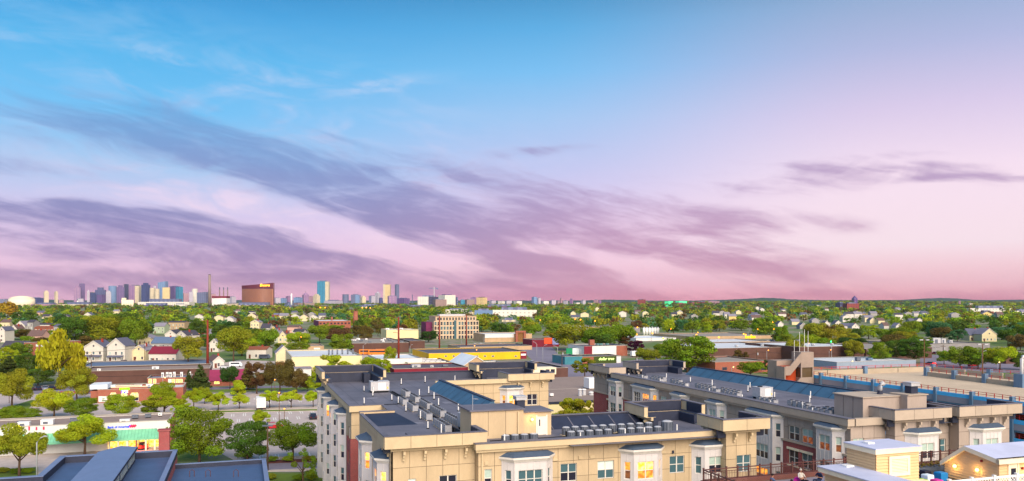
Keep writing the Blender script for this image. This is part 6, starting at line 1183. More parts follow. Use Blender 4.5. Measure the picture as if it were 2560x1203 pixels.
# long low things in front of the skyline
tower('long cream factory with window rows under the towers', 152, 248, 761, 3300, 'cream', name='long_factory', cat='factory', depth=40); tower('white church spire above the cream factory', 192, 196, 754, 3400, 'white', top='peak', name='church_spire', cat='church'); tower('long pinkish warehouse right of the tank', 84, 150, 760.5, 3400, 'pink', name='long_warehouse', cat='warehouse', depth=40); tower('long white roofed arena', 352, 480, 755, 3500, 'white', name='arena', cat='arena', depth=60); tower('violet dark stand below the arena', 350, 436, 763, 3250, 'purple', name='arena_stand', cat='arena', depth=30); tower('white terraces right of the arena', 436, 466, 761, 3150, 'white', name='terraces', cat='building', depth=30); tower('warm lit podium of the bronze hotel', 575, 700, 763.5, 3300, 'warm', name='podium', cat='building', depth=60); tower('low warm hall left of the podium', 560, 600, 759, 3400, 'cream', name='low_hall', cat='hall'); tower('long lit arcade right of the podium', 690, 800, 769, 3050, 'warm', name='arcade', cat='building', depth=30); tower('dark gridded block left of the stone piers', 712, 738, 757, 3600, 'slate', name='office_block', cat='building'); tower('stone block with tall piers', 735, 757, 758, 3500, 'brown', name='office_block', cat='building'); tower('second stone block with tall piers', 758, 788, 758, 3480, 'brown', name='office_block', cat='building'); tower('small red shed with white stripe', 529, 543, 770, 2700, 'brick', name='red_shed', cat='shed'); tower('low pink hall with glowing lights', 800, 830, 764, 3600, 'pink', name='low_hall', cat='hall'); tower('long grey hall right of the glowing one', 890, 960, 764, 3400, 'slate', name='low_hall', cat='hall'); tower('dark red viaduct left of the grey block', 1000, 1080, 767, 3000, 'brick', name='viaduct', cat='bridge', depth=20); tower('long dark red hall under the yellow floors', 1200, 1300, 767, 2700, 'brick', name='brick_hall', cat='hall', depth=20); tower('white studio with flat canopy', 1115, 1168, 774, 1900, 'white', name='studio', cat='building', depth=30); tower('cream stub right of the white studio', 1170, 1186, 780, 1750, 'cream', name='low_hall', cat='hall'); tower('blue fronted apartment row', 1187, 1232, 776, 1500, 'blue', name='apartment_row', cat='apartments', depth=18); tower('white apartment row right of the blue one', 1232, 1342, 775, 1520, 'white', name='apartment_row', cat='apartments', depth=18); tower('brick row with white windows in the trees', 676, 728, 787, 1500, 'brick', name='brick_row', cat='building', depth=18); tower('pale hall behind the mill chimney', 905, 940, 787, 1600, 'pale', name='pale_hall', cat='hall', depth=18); tower('tan block above the grey mall of the right trees', 1255, 1290, 800, 1150, 'cream', name='tan_block', cat='building', depth=16)
KEEP += [(676, 730, 784, 792, 1500), (1115, 1342, 772, 792, 1500), (2088, 2182, 756, 796, 1700), (2420, 2600, 769, 782, 1900), (0, 830, 690, 776, 2600), (830, 1330, 690, 772, 2600), (1660, 1805, 750, 762, 3700), (1590, 1617, 748, 762, 4200), (1255, 1292, 798, 812, 1100)]
def far(name, lb, cat, px, d): t = thing(name, lb, cat, (0, 0, 0), 0); t.location = ((px - 1280) * d / 2000, d, 0); return t, d / 2000
t, s = far('storage_tank', 'huge white domed storage tank at the left edge of the skyline', 'tank', 54.5, 3700); r_ = 29 * s; h = 30 + (752 - 748) * s
part('shell', MB().cyl(0, 0, 0, h, r_, r_, 28), M['cream'], t, smooth=True); q = MB()
for i in range(4):
    a0, a1 = math.pi / 2 * i / 4, math.pi / 2 * (i + 1) / 4; q.cyl(0, 0, h + 8 * s * math.sin(a0), h + 8 * s * math.sin(a1), r_ * math.cos(a0), max(.5, r_ * math.cos(a1)), 28)
part('dome', q, M['cream'], t, smooth=True)
t, s = far('grain_silos', 'cluster of cream concrete silos joined in a row', 'silos', 319, 3400)
for i in range(7): part('silo_shaft', MB().cyl((-13 + i * 4.3) * s, 0, 0, 30 + (752 - 750) * s, 2.3 * s, 2.3 * s, 12), M['cream'], t, smooth=True)
part('head_house', MB().box(-14 * s, -4 * s, -2 * s, 2 * s, 30 + 2 * s, 30 + 7 * s), M['cream'], t)
t, s = far('smokestack', 'tallest single grey brown smokestack', 'smokestack', 524, 3500); part('shaft', MB().cyl(0, 0, 0, 30 + 65 * s, 3.8 * s, 2.9 * s, 14), mat('stack_brown', '8a7a70', .8, .1, .02), t, smooth=True); part('rim', MB().cyl(0, 0, 30 + 65 * s, 30 + 66 * s, 3.1 * s, 3.1 * s, 14), M['memd'], t)
t, s = far('power_plant', 'white power plant box with dark red top', 'power plant', 552.5, 3600); part('wall', MB().box(-18 * s, 3 * s, -12 * s, 12 * s, 0, 30 + 6.5 * s).box(3.02 * s, 18 * s, -12.5 * s, 12 * s, 0, 30 + 6.5 * s), M['pipe'], t); part('red_top', MB().box(-18.2 * s, 18.2 * s, -12.6 * s, 12.2 * s, 30 + 6.52 * s, 30 + 11.5 * s), FR['maroon'], t)
for i, px in enumerate((549, 559, 569)):
    t, s = far('smokestack', 'thin dark tipped stack, ' + ('leftmost', 'middle', 'rightmost')[i] + ' of the three on the power plant', 'smokestack', px, 3600); t.location.z = 30 + 11.5 * s; part('shaft', MB().cyl(0, 0, 0, 16 * s, 1.5 * s, 1.2 * s, 10), MC['stack_brown'], t); part('tip', MB().cyl(0, 0, 16 * s, 22 * s, 1.2 * s, 1.1 * s, 10), mat('stack_tip', '44566a', .7, 0), t)
t, s = far('smokestack', 'white slim stack right of the bronze hotel', 'smokestack', 728.5, 3400); part('shaft', MB().cyl(0, 0, 0, 30 + 17 * s, 2.0 * s, 1.9 * s, 10), M['pipe'], t, smooth=True); part('rim', MB().cyl(0, 0, 30 + 17 * s, 30 + 18 * s, 2.2 * s, 2.2 * s, 10), M['pipe'], t)
# bronze curved hotel with the script sign
t, s = far('bronze_hotel', 'curved bronze glass hotel with dark sloping top band', 'hotel', 642.5, 3500); fl = 26; W = 39.5 * s
def arc(x): return -14 * s * (1 - (x / W) ** 2) + 5 * s
xs_ = [-W + 2 * W * i / 16 for i in range(17)]; brz = mat('bronze_glass', '7a4238', .25, .12, .01, .7); brd = mat('bronze_band', 'b07a58', .35, .1, .01, .6)
def ztop(x): return 30 + (752 - (714 - 7 * ((x + W) / (2 * W)) ** 1.6)) * s
body = MB(); zb = 30 + 30 * s
for a, b in zip(xs_[:-1], xs_[1:]): body.face([(a, arc(a), 0), (b, arc(b), 0), (b, arc(b), zb), (a, arc(a), zb)])
body.face([(W, arc(W), 0), (W, 14 * s, 0), (W, 14 * s, ztop(W)), (W, arc(W), ztop(W))]).face([(-W, 14 * s, 0), (-W, arc(-W), 0), (-W, arc(-W), zb), (-W, 14 * s, zb)])
part('glass_wall', body, brz, t)
for i in range(fl):
    q = MB(); z0 = 14 + (zb - 14) * i / fl; z1 = z0 + (zb - 14) / fl * .42
    for a, b in zip(xs_[:-1], xs_[1:]): q.face([(a, arc(a) - 1.2, z0), (b, arc(b) - 1.2, z0), (b, arc(b) - 1.2, z1), (a, arc(a) - 1.2, z1)])
    part('floor_band', q, brd, t)
q = MB()
for a, b in zip(xs_[:-1], xs_[1:]): q.face([(a, arc(a) - 2, zb), (b, arc(b) - 2, zb), (b, arc(b) - 2, ztop(b)), (a, arc(a) - 2, ztop(a))]); q.face([(a, arc(a) - 2, ztop(a)), (b, arc(b) - 2, ztop(b)), (b, 14 * s, ztop(b)), (a, 14 * s, ztop(a))])
part('top_band', q, mat('hotel_top', '5c2030', .4, .1, .02), t); part('edge_fin', MB().box(W - 2.2 * s, W - .6 * s, arc(W) - 4.5, arc(W) - 2.2, 0, zb - 2), brd, t)
sg, _ = far('hotel_sign', 'glowing golden script sign on the hotel top band', 'sign', 653, 3500); sg.location = ((653 - 1280) * s, 3500 - 9 * s - 6, ztop(10 * s) - 5.6 * s); mesh_text('lettering', 'Encore', 8.6 * s, emit('sign_gold', 'ffb020', 3.5), sg, (0, 0, 0), .25 * s * .3, .35, 1.0)
# tower crane
t, s = far('tower_crane', 'pale tower crane over the unfinished block', 'crane', 1085.5, 3560); t.location.z = 30 + 10 * s; part('mast', MB().box(-.9 * s, .9 * s, -.9 * s, .9 * s, 0, 25 * s), M['metal'], t); part('jib', MB().box(-13 * s, 9 * s, -.4 * s, .4 * s, 20.4 * s, 21.4 * s), M['gcol'], t); part('counterweight', MB().box(6 * s, 9 * s, -.7 * s, .7 * s, 18.6 * s, 20.38 * s), M['gcol'], t)
for x in (-10, 7): part('tie_rod', MB().tube([(0, 0, 25 * s), (x * s, 0, 21.4 * s)], .2 * s, 4), M['gcol'], t)
# ---------------------------------------------------------------- hills on the horizon
def hills(name, pts, d, seed):
    rr = random.Random(seed); q = MB(); last = None; x0, x1 = pts[0][0], pts[-1][0]; n = int((x1 - x0) / 3)
    for i in range(n + 1):
        px = x0 + (x1 - x0) * i / n; y = np.interp(px, [p[0] for p in pts], [p[1] for p in pts]) + rr.uniform(-.5, .5)
        X = (px - 1280) * d / 2000; z = 30 + (752 - y) * d / 2000
        if last:
            q.face([(last[0], d, 0), (X, d, 0), (X, d + 300, z), (last[0], d + 300, last[1])]); q.face([(last[0], d + 300, last[1]), (X, d + 300, z), (X, d + 2500, 0), (last[0], d + 2500, 0)])
        last = (X, z)
    struct(name, q, mat('wooded_hill', '2f4636', .95, .25, .004, fine=.5))
hills('hills', [(1270, 753), (1300, 751), (1340, 752), (1480, 751), (1520, 749), (1580, 750), (1640, 752), (1760, 751.5), (1830, 749.5), (1880, 747.5), (1925, 744.5), (1960, 745), (2000, 748.5), (2080, 750.5), (2200, 750.5), (2330, 750), (2350, 746.5), (2385, 745), (2425, 746), (2480, 750), (2520, 750.5), (2620, 749), (2800, 750)], 9000, 1)
hills('hills', [(-300, 749), (-60, 748), (20, 747.5), (80, 749), (140, 751), (240, 751.5), (500, 751), (580, 750.5), (700, 751.5), (900, 751.5), (1100, 751.5), (1300, 752)], 10500, 2)
hills('terrain', [(1400, 762), (1560, 757), (1700, 755), (1900, 753.5), (2100, 752.5), (2200, 752.5), (2300, 753.5), (2450, 755), (2640, 757), (2900, 760)], 5200, 3)
# ---------------------------------------------------------------- trees
def leafmat(name, attr):
    m = D.materials.new(name); m.use_nodes = True; nt = m.node_tree; N = NT(nt); nt.nodes.clear()
    t = N.n('ShaderNodeAttribute', attribute_name='tint').outputs['Fac']
    base = N.n('ShaderNodeAttribute', attribute_name='leafcol').outputs['Color'] if attr else N.n('ShaderNodeObjectInfo').outputs['Color']
    hsv = N.n('ShaderNodeHueSaturation'); N.put(hsv.inputs['Hue'], N.m('ADD', N.m('MULTIPLY', t, .05), .475)); N.put(hsv.inputs['Value'], N.m('ADD', N.m('MULTIPLY', t, .6), .75)); N.put(hsv.inputs['Color'], base); hsv.inputs['Saturation'].default_value = 1.0
    d1 = N.n('ShaderNodeBsdfDiffuse'); N.put(d1.inputs[0], hsv.outputs[0]); d2 = N.n('ShaderNodeBsdfTranslucent'); N.put(d2.inputs[0], hsv.outputs[0])
    mx = N.n('ShaderNodeMixShader'); mx.inputs[0].default_value = .32; nt.links.new(d1.outputs[0], mx.inputs[1]); nt.links.new(d2.outputs[0], mx.inputs[2])
    o = N.n('ShaderNodeOutputMaterial'); nt.links.new(mx.outputs[0], o.inputs[0]); return m
LM, LMA = leafmat('leaf', False), leafmat('leaf_far', True)
def leaves(rng, lobes, n, size, up=.25, droop=0.):
    vol = np.array([l[3] * l[4] * l[5] for l in lobes]) ** .75; idx = rng.choice(len(lobes), n, p=vol / vol.sum()); L = np.array(lobes)[idx]
    d = rng.normal(size=(n, 3)); d /= np.linalg.norm(d, axis=1)[:, None]; r = rng.uniform(.45, 1.06, n) ** .6
    c = L[:, :3] + d * L[:, 3:6] * r[:, None]
    if droop: c[:, 2] -= rng.uniform(0, droop, n) * (np.abs(d[:, 2]) < .7)
    nr = d + rng.normal(size=(n, 3)) * .7; nr[:, 2] += up; nr /= np.linalg.norm(nr, axis=1)[:, None]
    a = np.cross(nr, rng.normal(size=(n, 3))); a /= np.linalg.norm(a, axis=1)[:, None]; b = np.cross(nr, a)
    s1 = (rng.uniform(.6, 1.3, n) * size)[:, None]; s2 = (rng.uniform(.45, .9, n) * size * (1 + .9 * (droop > 0)))[:, None]
    if droop: b = np.tile(np.array([0, 0, 1.]), (n, 1)) + rng.normal(size=(n, 3)) * .15
    v = np.stack([c - a * s1, c - b * s2 * .8 + a * s1 * .2, c + a * s1, c + b * s2 - a * s1 * .1], 1).reshape(-1, 3)
    lt = rng.uniform(0, 1, len(lobes))[idx]; tint = np.clip(lt * .6 + rng.uniform(0, 1, n) * .4, 0, 1)
    return v, tint
def quads_mesh(name, v, tint, m, col=None):
    n = len(tint); me = D.meshes.new(name); me.vertices.add(n * 4); me.vertices.foreach_set('co', v.astype(np.float32).ravel()); me.loops.add(n * 4); me.loops.foreach_set('vertex_index', np.arange(n * 4, dtype=np.int32)); me.polygons.add(n); me.polygons.foreach_set('loop_start', np.arange(0, n * 4, 4, dtype=np.int32)); me.polygons.foreach_set('loop_total', np.full(n, 4, dtype=np.int32))
    me.update(calc_edges=True); at = me.attributes.new('tint', 'FLOAT', 'FACE'); at.data.foreach_set('value', tint.astype(np.float32))
    if col is not None: at = me.attributes.new('leafcol', 'FLOAT_COLOR', 'FACE'); at.data.foreach_set('color', np.concatenate([col, np.ones((n, 1))], 1).astype(np.float32).ravel())
    me.materials.append(m); return me
def lobes_of(kind, rng):      # crowns in a unit box: height 1, radius about .5
    o = []
    if kind == 'round':
        o.append((0, 0, .62, .3, .3, .3))
        for i in range(16): a = rng.uniform(0, 6.28); h = rng.uniform(.32, .88); rr = .36 * math.sqrt(max(.05, 1 - ((h - .58) / .42) ** 2)); s = rng.uniform(.11, .19); o.append((rr * math.cos(a), rr * math.sin(a), h, s, s, s * .85))
    elif kind == 'spread':
        for i in range(30): a = rng.uniform(0, 6.28); rr = .42 * math.sqrt(rng.uniform(.02, 1)); h = .52 + .36 * (1 - (rr / .42) ** 2) * rng.uniform(.3, 1) + rng.uniform(-.16, .06); s = rng.uniform(.09, .15); o.append((rr * math.cos(a), rr * math.sin(a), h, s * 1.15, s * 1.15, s * .7))
    elif kind == 'dense':
        o.append((0, 0, .52, .36, .36, .38))
        for i in range(24): a = rng.uniform(0, 6.28); h = rng.uniform(.2, .9); rr = .40 * math.sqrt(max(.04, 1 - ((h - .5) / .5) ** 2)); s = rng.uniform(.09, .16); o.append((rr * math.cos(a), rr * math.sin(a), h, s * 1.1, s * 1.1, s * .65))
    elif kind == 'willow':
        for i in range(18): a = rng.uniform(0, 6.28); rr = .40 * math.sqrt(rng.uniform(.02, 1)); h = .78 - .32 * (rr / .4) ** 2 + rng.uniform(-.08, .06); s = rng.uniform(.10, .17); o.append((rr * math.cos(a), rr * math.sin(a), h, s, s, s))
    elif kind == 'conifer':
        for i in range(16):
            h = .12 + .82 * i / 15; rr = .30 * (1 - h) + .02
            for k in range(4 if h < .7 else 2): a = rng.uniform(0, 6.28); o.append((rr * .7 * math.cos(a), rr * .7 * math.sin(a), h, rr * .55 + .02, rr * .55 + .02, .05))
    elif kind == 'column':
        for i in range(12): a = rng.uniform(0, 6.28); h = .2 + .7 * i / 11; rr = .14 * math.sin(math.pi * min(1, h + .12)); s = rng.uniform(.09, .15); o.append((rr * math.cos(a), rr * math.sin(a), h, s, s, s * 1.2))
    elif kind == 'airy':
        for i in range(36): a = rng.uniform(0, 6.28); h = rng.uniform(.3, .92); rr = rng.uniform(.05, .42) * math.sqrt(max(.05, 1 - ((h - .58) / .45) ** 2)); s = rng.uniform(.06, .13); o.append((rr * math.cos(a), rr * math.sin(a), h, s, s, s * .7))
    elif kind == 'bare':
        for i in range(14): a = rng.uniform(0, 6.28); h = rng.uniform(.35, .9); rr = rng.uniform(.1, .4); s = rng.uniform(.05, .09); o.append((rr * math.cos(a), rr * math.sin(a), h, s, s, s))
    return o
TP = {}
def tree_meshes(kind, lod, var):
    k = (kind, lod, var)
    if k in TP: return TP[k]
    rng = np.random.default_rng(abs(hash((len(kind), ord(kind[0]), ord(kind[-1]), lod, var))) % 99999)
    lob = lobes_of(kind, rng); n, sz = {0: (16000, .0165), 1: (6500, .025), 2: (1300, .050)}[lod]
    if kind == 'bare': n = n // 6
    if kind == 'airy': n = int(n * .85)
    v, t = leaves(rng, lob, n, sz, droop=.28 if kind == 'willow' else 0.)
    crown = quads_mesh('crown', v, t, LM)
    q = MB(); th = .34 if kind in ('round', 'spread', 'airy', 'bare', 'willow') else .2
    q.tube([(0, 0, -.02), (.005, 0, th * .5), (0, .01, th), (.01, 0, .6)], [.028, .021, .018, .006], 7)
    if lod < 2:
        for i in range(7 if lod == 0 else 4):
            l = lob[int(rng.integers(len(lob)))]; z0 = th * rng.uniform(.75, 1.1); q.tube([(0, 0, z0), (l[0] * .5, l[1] * .5, (z0 + l[2]) / 2 + .02), (l[0] * .95, l[1] * .95, l[2])], [.013, .008, .003], 5)
    TP[k] = (q.mesh('trunk', M['wood'], smooth=True), crown, float(np.percentile(np.hypot(v[:, 0], v[:, 1]), 96)), float(np.percentile(v[:, 2], 99))); return TP[k]
LC = {k: hx(c) for k, c in dict(spring='98a826', lime='aab82a', green='788e26', deep='556e28', dark='425e2a', olive='94942a', yellow='a6a226', gold='c0a02e', brown='6a5c30', rust='725638', blue='4f7a4c', plum='54283e', conif='4c5a2c').items()}
NT_ = [0]
def tree(px, yb, yt, wpx, kind, col, label, group=None, zb=0., jit=.12):
    x, d = ground(px, yb, zb); h = (yb - yt) * d / 2000; lod = 0 if d < 260 else 1 if d < 620 else 2
    tm, cm, rx_, zx_ = tree_meshes(kind, lod, R.randrange(3)); w = wpx * d / 4000 / rx_; h /= zx_; t = put({'conifer': 'conifer', 'willow': 'willow_tree'}.get(kind, 'tree'), None); t.location = (x, d, zb); t.rotation_euler = (0, 0, R.uniform(0, 6.28)); t.scale = (w, w, h); tag(t, label, 'tree', group)
    put('trunk', tm, t); c = put('crown', cm, t); b = LC[col]; f = R.uniform(1 - jit, 1 + jit); c.color = tuple(min(1, q * f * R.uniform(.94, 1.06)) for q in b) + (1,); NT_[0] += 1; return t
TREES = [
 (48, 1192, 1066, 128, 'spread', 'olive', 'broad tree with bare trunk beside the white gooseneck lamp at lower left'), (212, 1142, 1043, 132, 'spread', 'spring', 'wide tree before the bank sign and green awning'), (498, 1156, 1026, 152, 'dense', 'green', 'big dense tree right of the strip mall'), (618, 1156, 1058, 102, 'dense', 'deep', 'dark round tree next to the big dense one'), (732, 1150, 1057, 118, 'round', 'green', 'round crowned tree left of the middle building'), (757, 1212, 1128, 74, 'bare', 'green', 'nearly bare young tree at the road by the middle building'),
 (410, 1040, 988, 98, 'spread', 'spring', 'flat topped tree in front of the brick restaurant'), (408, 1010, 958, 62, 'round', 'spring', 'tree standing behind the flat topped one'), (305, 1046, 988, 78, 'dense', 'spring', 'bushy tree hiding the restaurant awnings'), (135, 1044, 977, 92, 'round', 'lime', 'pale lime tree at the plaza entrance'), (202, 1048, 998, 78, 'dense', 'green', 'darker low tree right of the pale lime one'), (30, 1020, 928, 96, 'round', 'olive', 'large olive tree at the left edge'), (192, 1002, 922, 86, 'round', 'olive', 'large olive tree beside the brick restaurant'), (28, 1062, 1018, 70, 'dense', 'green', 'low green tree at the left edge below the olive one'), (70, 1050, 1024, 60, 'dense', 'green', 'shrubby tree left of the strip mall roof'),
 (484, 1024, 974, 56, 'spread', 'spring', 'first small tree of the parking lot island from the left'), (512, 1010, 970, 40, 'round', 'spring', 'slender tree behind the first island tree'), (546, 1026, 982, 56, 'spread', 'lime', 'second small tree of the parking lot island'), (598, 1022, 986, 48, 'spread', 'lime', 'third small tree of the parking lot island'), (594, 990, 952, 36, 'column', 'lime', 'upright bright tree behind the island trees'), (674, 1020, 978, 54, 'spread', 'lime', 'left one of three lot trees near the middle building'), (728, 1019, 977, 54, 'spread', 'lime', 'central one of three lot trees near the middle building'), (783, 1018, 978, 48, 'spread', 'lime', 'right one of three lot trees near the middle building'), (652, 1074, 1026, 46, 'spread', 'lime', 'small tree beside the red parked car'), (455, 1046, 1010, 60, 'airy', 'spring', 'small thin tree behind the strip mall corner'), (378, 1040, 1006, 44, 'dense', 'green', 'low tree before the restaurant wall'),
 (700, 985, 903, 76, 'round', 'brown', 'tall brown leaved tree at the lot edge'), (642, 985, 908, 66, 'airy', 'rust', 'reddish airy tree left of the tall brown one'), (742, 984, 926, 62, 'round', 'brown', 'brown green tree beside the cream factory annex'), (500, 975, 916, 50, 'conifer', 'conif', 'left brown green conifer by the maroon roof'), (472, 972, 928, 24, 'conifer', 'conif', 'narrow conifer left of the bigger one'), (575, 972, 918, 46, 'round', 'dark', 'dark round tree before the maroon roof'), (620, 975, 910, 44, 'conifer', 'brown', 'brown conifer right of the maroon roof'), (768, 978, 940, 34, 'dense', 'green', 'low round bush tree at the factory annex'),
 (148, 962, 832, 112, 'willow', 'yellow', 'great weeping willow in front of the brick flats'), (470, 912, 842, 72, 'round', 'olive', 'olive tree left of the rusty mast'), (584, 905, 818, 80, 'round', 'olive', 'tall olive brown tree above the white bungalow'), (600, 880, 825, 60, 'airy', 'brown', 'brownish thin tree behind the olive one'), (20, 948, 895, 70, 'conifer', 'conif', 'dark conifer below the long dark roof'), (70, 940, 885, 60, 'dense', 'deep', 'dark tree left of the willow'), (20, 930, 870, 60, 'airy', 'spring', 'light green tree at the left edge under the houses'), (45, 905, 858, 60, 'round', 'green', 'tree in front of the brick flats corner'), (95, 965, 925, 70, 'dense', 'deep', 'dark hedge like tree under the willow'),
 (190, 868, 796, 84, 'dense', 'deep', 'leftmost of the huge dark trees above the front gable houses'), (244, 866, 792, 90, 'round', 'olive', 'second of the huge trees above the front gable houses'), (290, 862, 788, 96, 'dense', 'green', 'third of the huge trees above the front gable houses'), (338, 866, 800, 76, 'round', 'green', 'fourth of the huge trees above the front gable houses'), (322, 840, 784, 70, 'dense', 'deep', 'dark tree rising behind the huge ones'), (150, 824, 786, 34, 'dense', 'dark', 'compact dark tree by the row house'), (70, 818, 790, 40, 'dense', 'deep', 'round dark tree above the slate gable'), (20, 800, 756, 60, 'round', 'gold', 'golden tree against the tank at the left edge'), (60, 812, 780, 60, 'dense', 'deep', 'dark tree under the white tank'),
 (664, 885, 824, 66, 'round', 'green', 'broad green tree left of the lit twin lamps'), (745, 892, 856, 54, 'round', 'green', 'tree hanging over the tan shop'), (758, 868, 840, 40, 'dense', 'green', 'tree right of the single lit lamp'), (560, 862, 812, 56, 'dense', 'deep', 'dark tree behind the grey roofed white house'), (700, 880, 858, 40, 'airy', 'spring', 'light tree under the twin lamps'), (838, 962, 888, 84, 'airy', 'lime', 'light green tree in front of the cream factory'), (795, 948, 915, 44, 'airy', 'lime', 'smaller light green tree left of the factory one'), (790, 985, 935, 50, 'airy', 'spring', 'thin tree at the corner of the middle building'), (885, 948, 912, 46, 'airy', 'lime', 'low light tree right of the factory one'), (926, 945, 895, 54, 'round', 'spring', 'yellow green tree behind the middle building roof'), (960, 946, 900, 48, 'airy', 'spring', 'yellow green tree left of the red shop'), (975, 912, 868, 30, 'round', 'spring', 'single green tree by the rusty mast'),
 (1424, 1085, 998, 92, 'airy', 'yellow', 'yellow green tree in the courtyard gap'), (1487, 1080, 998, 48, 'airy', 'yellow', 'smaller yellow green tree against the right apartment block'), (1462, 948, 896, 64, 'airy', 'olive', 'brown green tree at the edge of the grey roof'), (1500, 955, 915, 40, 'airy', 'olive', 'small thin tree beside the right apartment block'), (1718, 932, 842, 128, 'dense', 'green', 'largest green tree behind the right apartment block'), (1620, 920, 872, 60, 'round', 'olive', 'olive tree left of the largest green tree'), (1668, 905, 858, 66, 'round', 'green', 'tree left against the largest green one'), (1590, 890, 852, 44, 'airy', 'plum', 'dark plum leaved tree by the pale blue roof'), (1436, 876, 812, 104, 'round', 'olive', 'big olive tree above the container, left one'), (1496, 878, 818, 90, 'round', 'green', 'big green tree above the container, right one'), (1392, 862, 826, 60, 'airy', 'olive', 'brown thin tree left of the big olive one'), (1548, 872, 814, 84, 'round', 'green', 'tall green tree above the red and white store'), (1565, 872, 832, 46, 'airy', 'rust', 'reddish tree at the store end'),
 (1876, 945, 905, 66, 'round', 'green', 'green tree before the orange brick hall'), (1940, 948, 914, 66, 'airy', 'green', 'green tree left of the stair tower'), (1920, 935, 900, 34, 'airy', 'conif', 'dark thin tree behind the utility pole'), (1850, 915, 876, 40, 'airy', 'brown', 'brown tree beside the lit orange lamp'), (2020, 888, 838, 60, 'round', 'spring', 'yellow green tree behind the stair tower aerials, left'), (1990, 900, 852, 50, 'round', 'olive', 'olive tree left of the stair tower'), (2062, 890, 846, 52, 'round', 'green', 'green tree behind the stair tower aerials, right'), (2135, 904, 852, 50, 'round', 'olive', 'olive brown tree behind the small white store, left'), (2200, 910, 856, 56, 'dense', 'green', 'pointed green tree behind the small white store'), (2240, 900, 850, 64, 'dense', 'deep', 'dark tree behind the tall garage lamp, left'), (2285, 908, 846, 74, 'dense', 'deep', 'dark tree behind the tall garage lamp, right'), (2400, 920, 866, 60, 'dense', 'green', 'first of the round trees beyond the garage, from left'), (2445, 922, 870, 66, 'dense', 'green', 'second of the round trees beyond the garage'), (2500, 925, 868, 72, 'round', 'spring', 'third of the round trees beyond the garage'), (2360, 912, 878, 40, 'round', 'green', 'low tree near the red traffic light'), (2555, 925, 880, 50, 'dense', 'deep', 'dark tree at the right edge beyond the garage'), (1925, 975, 958, 40, 'dense', 'spring', 'low shrub tree at the foot of the stair tower'), (1980, 974, 956, 44, 'dense', 'green', 'second low shrub tree at the stair tower')]
for t in TREES: tree(*t)
for i, (px, py) in enumerate(((675, 1195), (745, 1197), (778, 1196), (12, 1178), (42, 1180), (70, 1180), (620, 1142), (680, 1150), (720, 1150), (770, 1149), (262, 1002), (232, 1003))): tree(px, py + 4, py - 9, 30, 'dense', ('olive', 'green', 'spring')[i % 3], 'low clipped shrub in a planting bed of the plaza', 'clipped shrubs of the plaza')
# the town's canopy: nearer trees one by one, the far ones as one mass
rng = np.random.default_rng(5); cand = []
d = 430.
while d < 7000:
    yb = 752 + 60000 / d; wid = 14. * (1 if d < 2200 else 1.5); cw = wid * 2000 / d; n = int(2700 / cw * (1.25 if d < 900 else 1.6))
    for i in range(n):
        px = rng.uniform(-60, 2620); dd = d * rng.uniform(.95, 1.06)
        if dd < 560 and px < 1380 and rng.random() < .55: continue
        if dd < 520 and px > 1380 and rng.random() < .3: continue
        h = rng.uniform(8, 14.5) * (1 if d < 2200 else 1.15); w = wid * rng.uniform(.7, 1.25); cand.append((dd, px, h, w))
    d *= 1.105
def ok(dd, px, h, w):
    yb = 752 + 60000 / dd; yt = yb - h * 2000 / dd; hw = w * 1000 / dd * .85
    for a, b, c, e, kd in KEEP:
        if dd < kd * 1.03 and px + hw * .8 > a and px - hw * .8 < b and yt < c + (e - c) * .5 and yb > c: return False
    x, y = rot((px - 1280) / 2000 * dd, dd, -GA)
    return True
FOOT = []
for o in list(D.objects):
    if o.parent is None and o.type == 'EMPTY' and o.get('category') not in ('tree', None):
        ws = [ch for ch in o.children if ch.name.split('.')[0] in ('wall', 'tower_body')]
        if ws:
            mw = np.array([c for c in ws[0].bound_box]); cx, sx_ = math.cos(o.rotation_euler.z), math.sin(o.rotation_euler.z)
            FOOT.append((o.location.x, o.location.y, cx, sx_, mw[:, 0].min() - 3, mw[:, 0].max() + 3, mw[:, 1].min() - 3, mw[:, 1].max() + 3))
FT = np.array(FOOT)
def inside(x, y):
    dx, dy = x - FT[:, 0], y - FT[:, 1]; lx = dx * FT[:, 2] + dy * FT[:, 3]; ly = -dx * FT[:, 3] + dy * FT[:, 2]
    return bool(np.any((lx > FT[:, 4]) & (lx < FT[:, 5]) & (ly > FT[:, 6]) & (ly < FT[:, 7])))
good = [c for c in cand if ok(*c) and not inside((c[1] - 1280) / 2000 * c[0], c[0])]
good.sort(); near = good[:max(0, 300 - NT_[0])]; farr = good[len(near):]
pal = ['green', 'green', 'deep', 'olive', 'spring', 'deep', 'dark', 'brown', 'olive', 'rust', 'blue', 'green']
CW = dict(green='mid green', deep='deep green', olive='olive', spring='yellow green', dark='dark green', brown='brown leaved', rust='rusty brown', blue='bluish green'); KW = dict(round='round crowned', dense='full bushy', airy='thin airy')
for dd, px, h, w in near:
    yb = 752 + 60000 / dd; side = 'left' if px < 800 else 'middle' if px < 1450 else 'right'
    kd_, cl_ = R.choice(['round', 'dense', 'round', 'airy', 'dense']), R.choice(pal); tree(px, yb, yb - h * 2000 / dd, w * 2000 / dd, kd_, cl_, f'{CW[cl_]} {KW[kd_]} tree {near_what(px, yb)}, {"small" if h < 10 else "tall"}', f'trees in the {side} belt')
VV, TT, CC = [], [], []
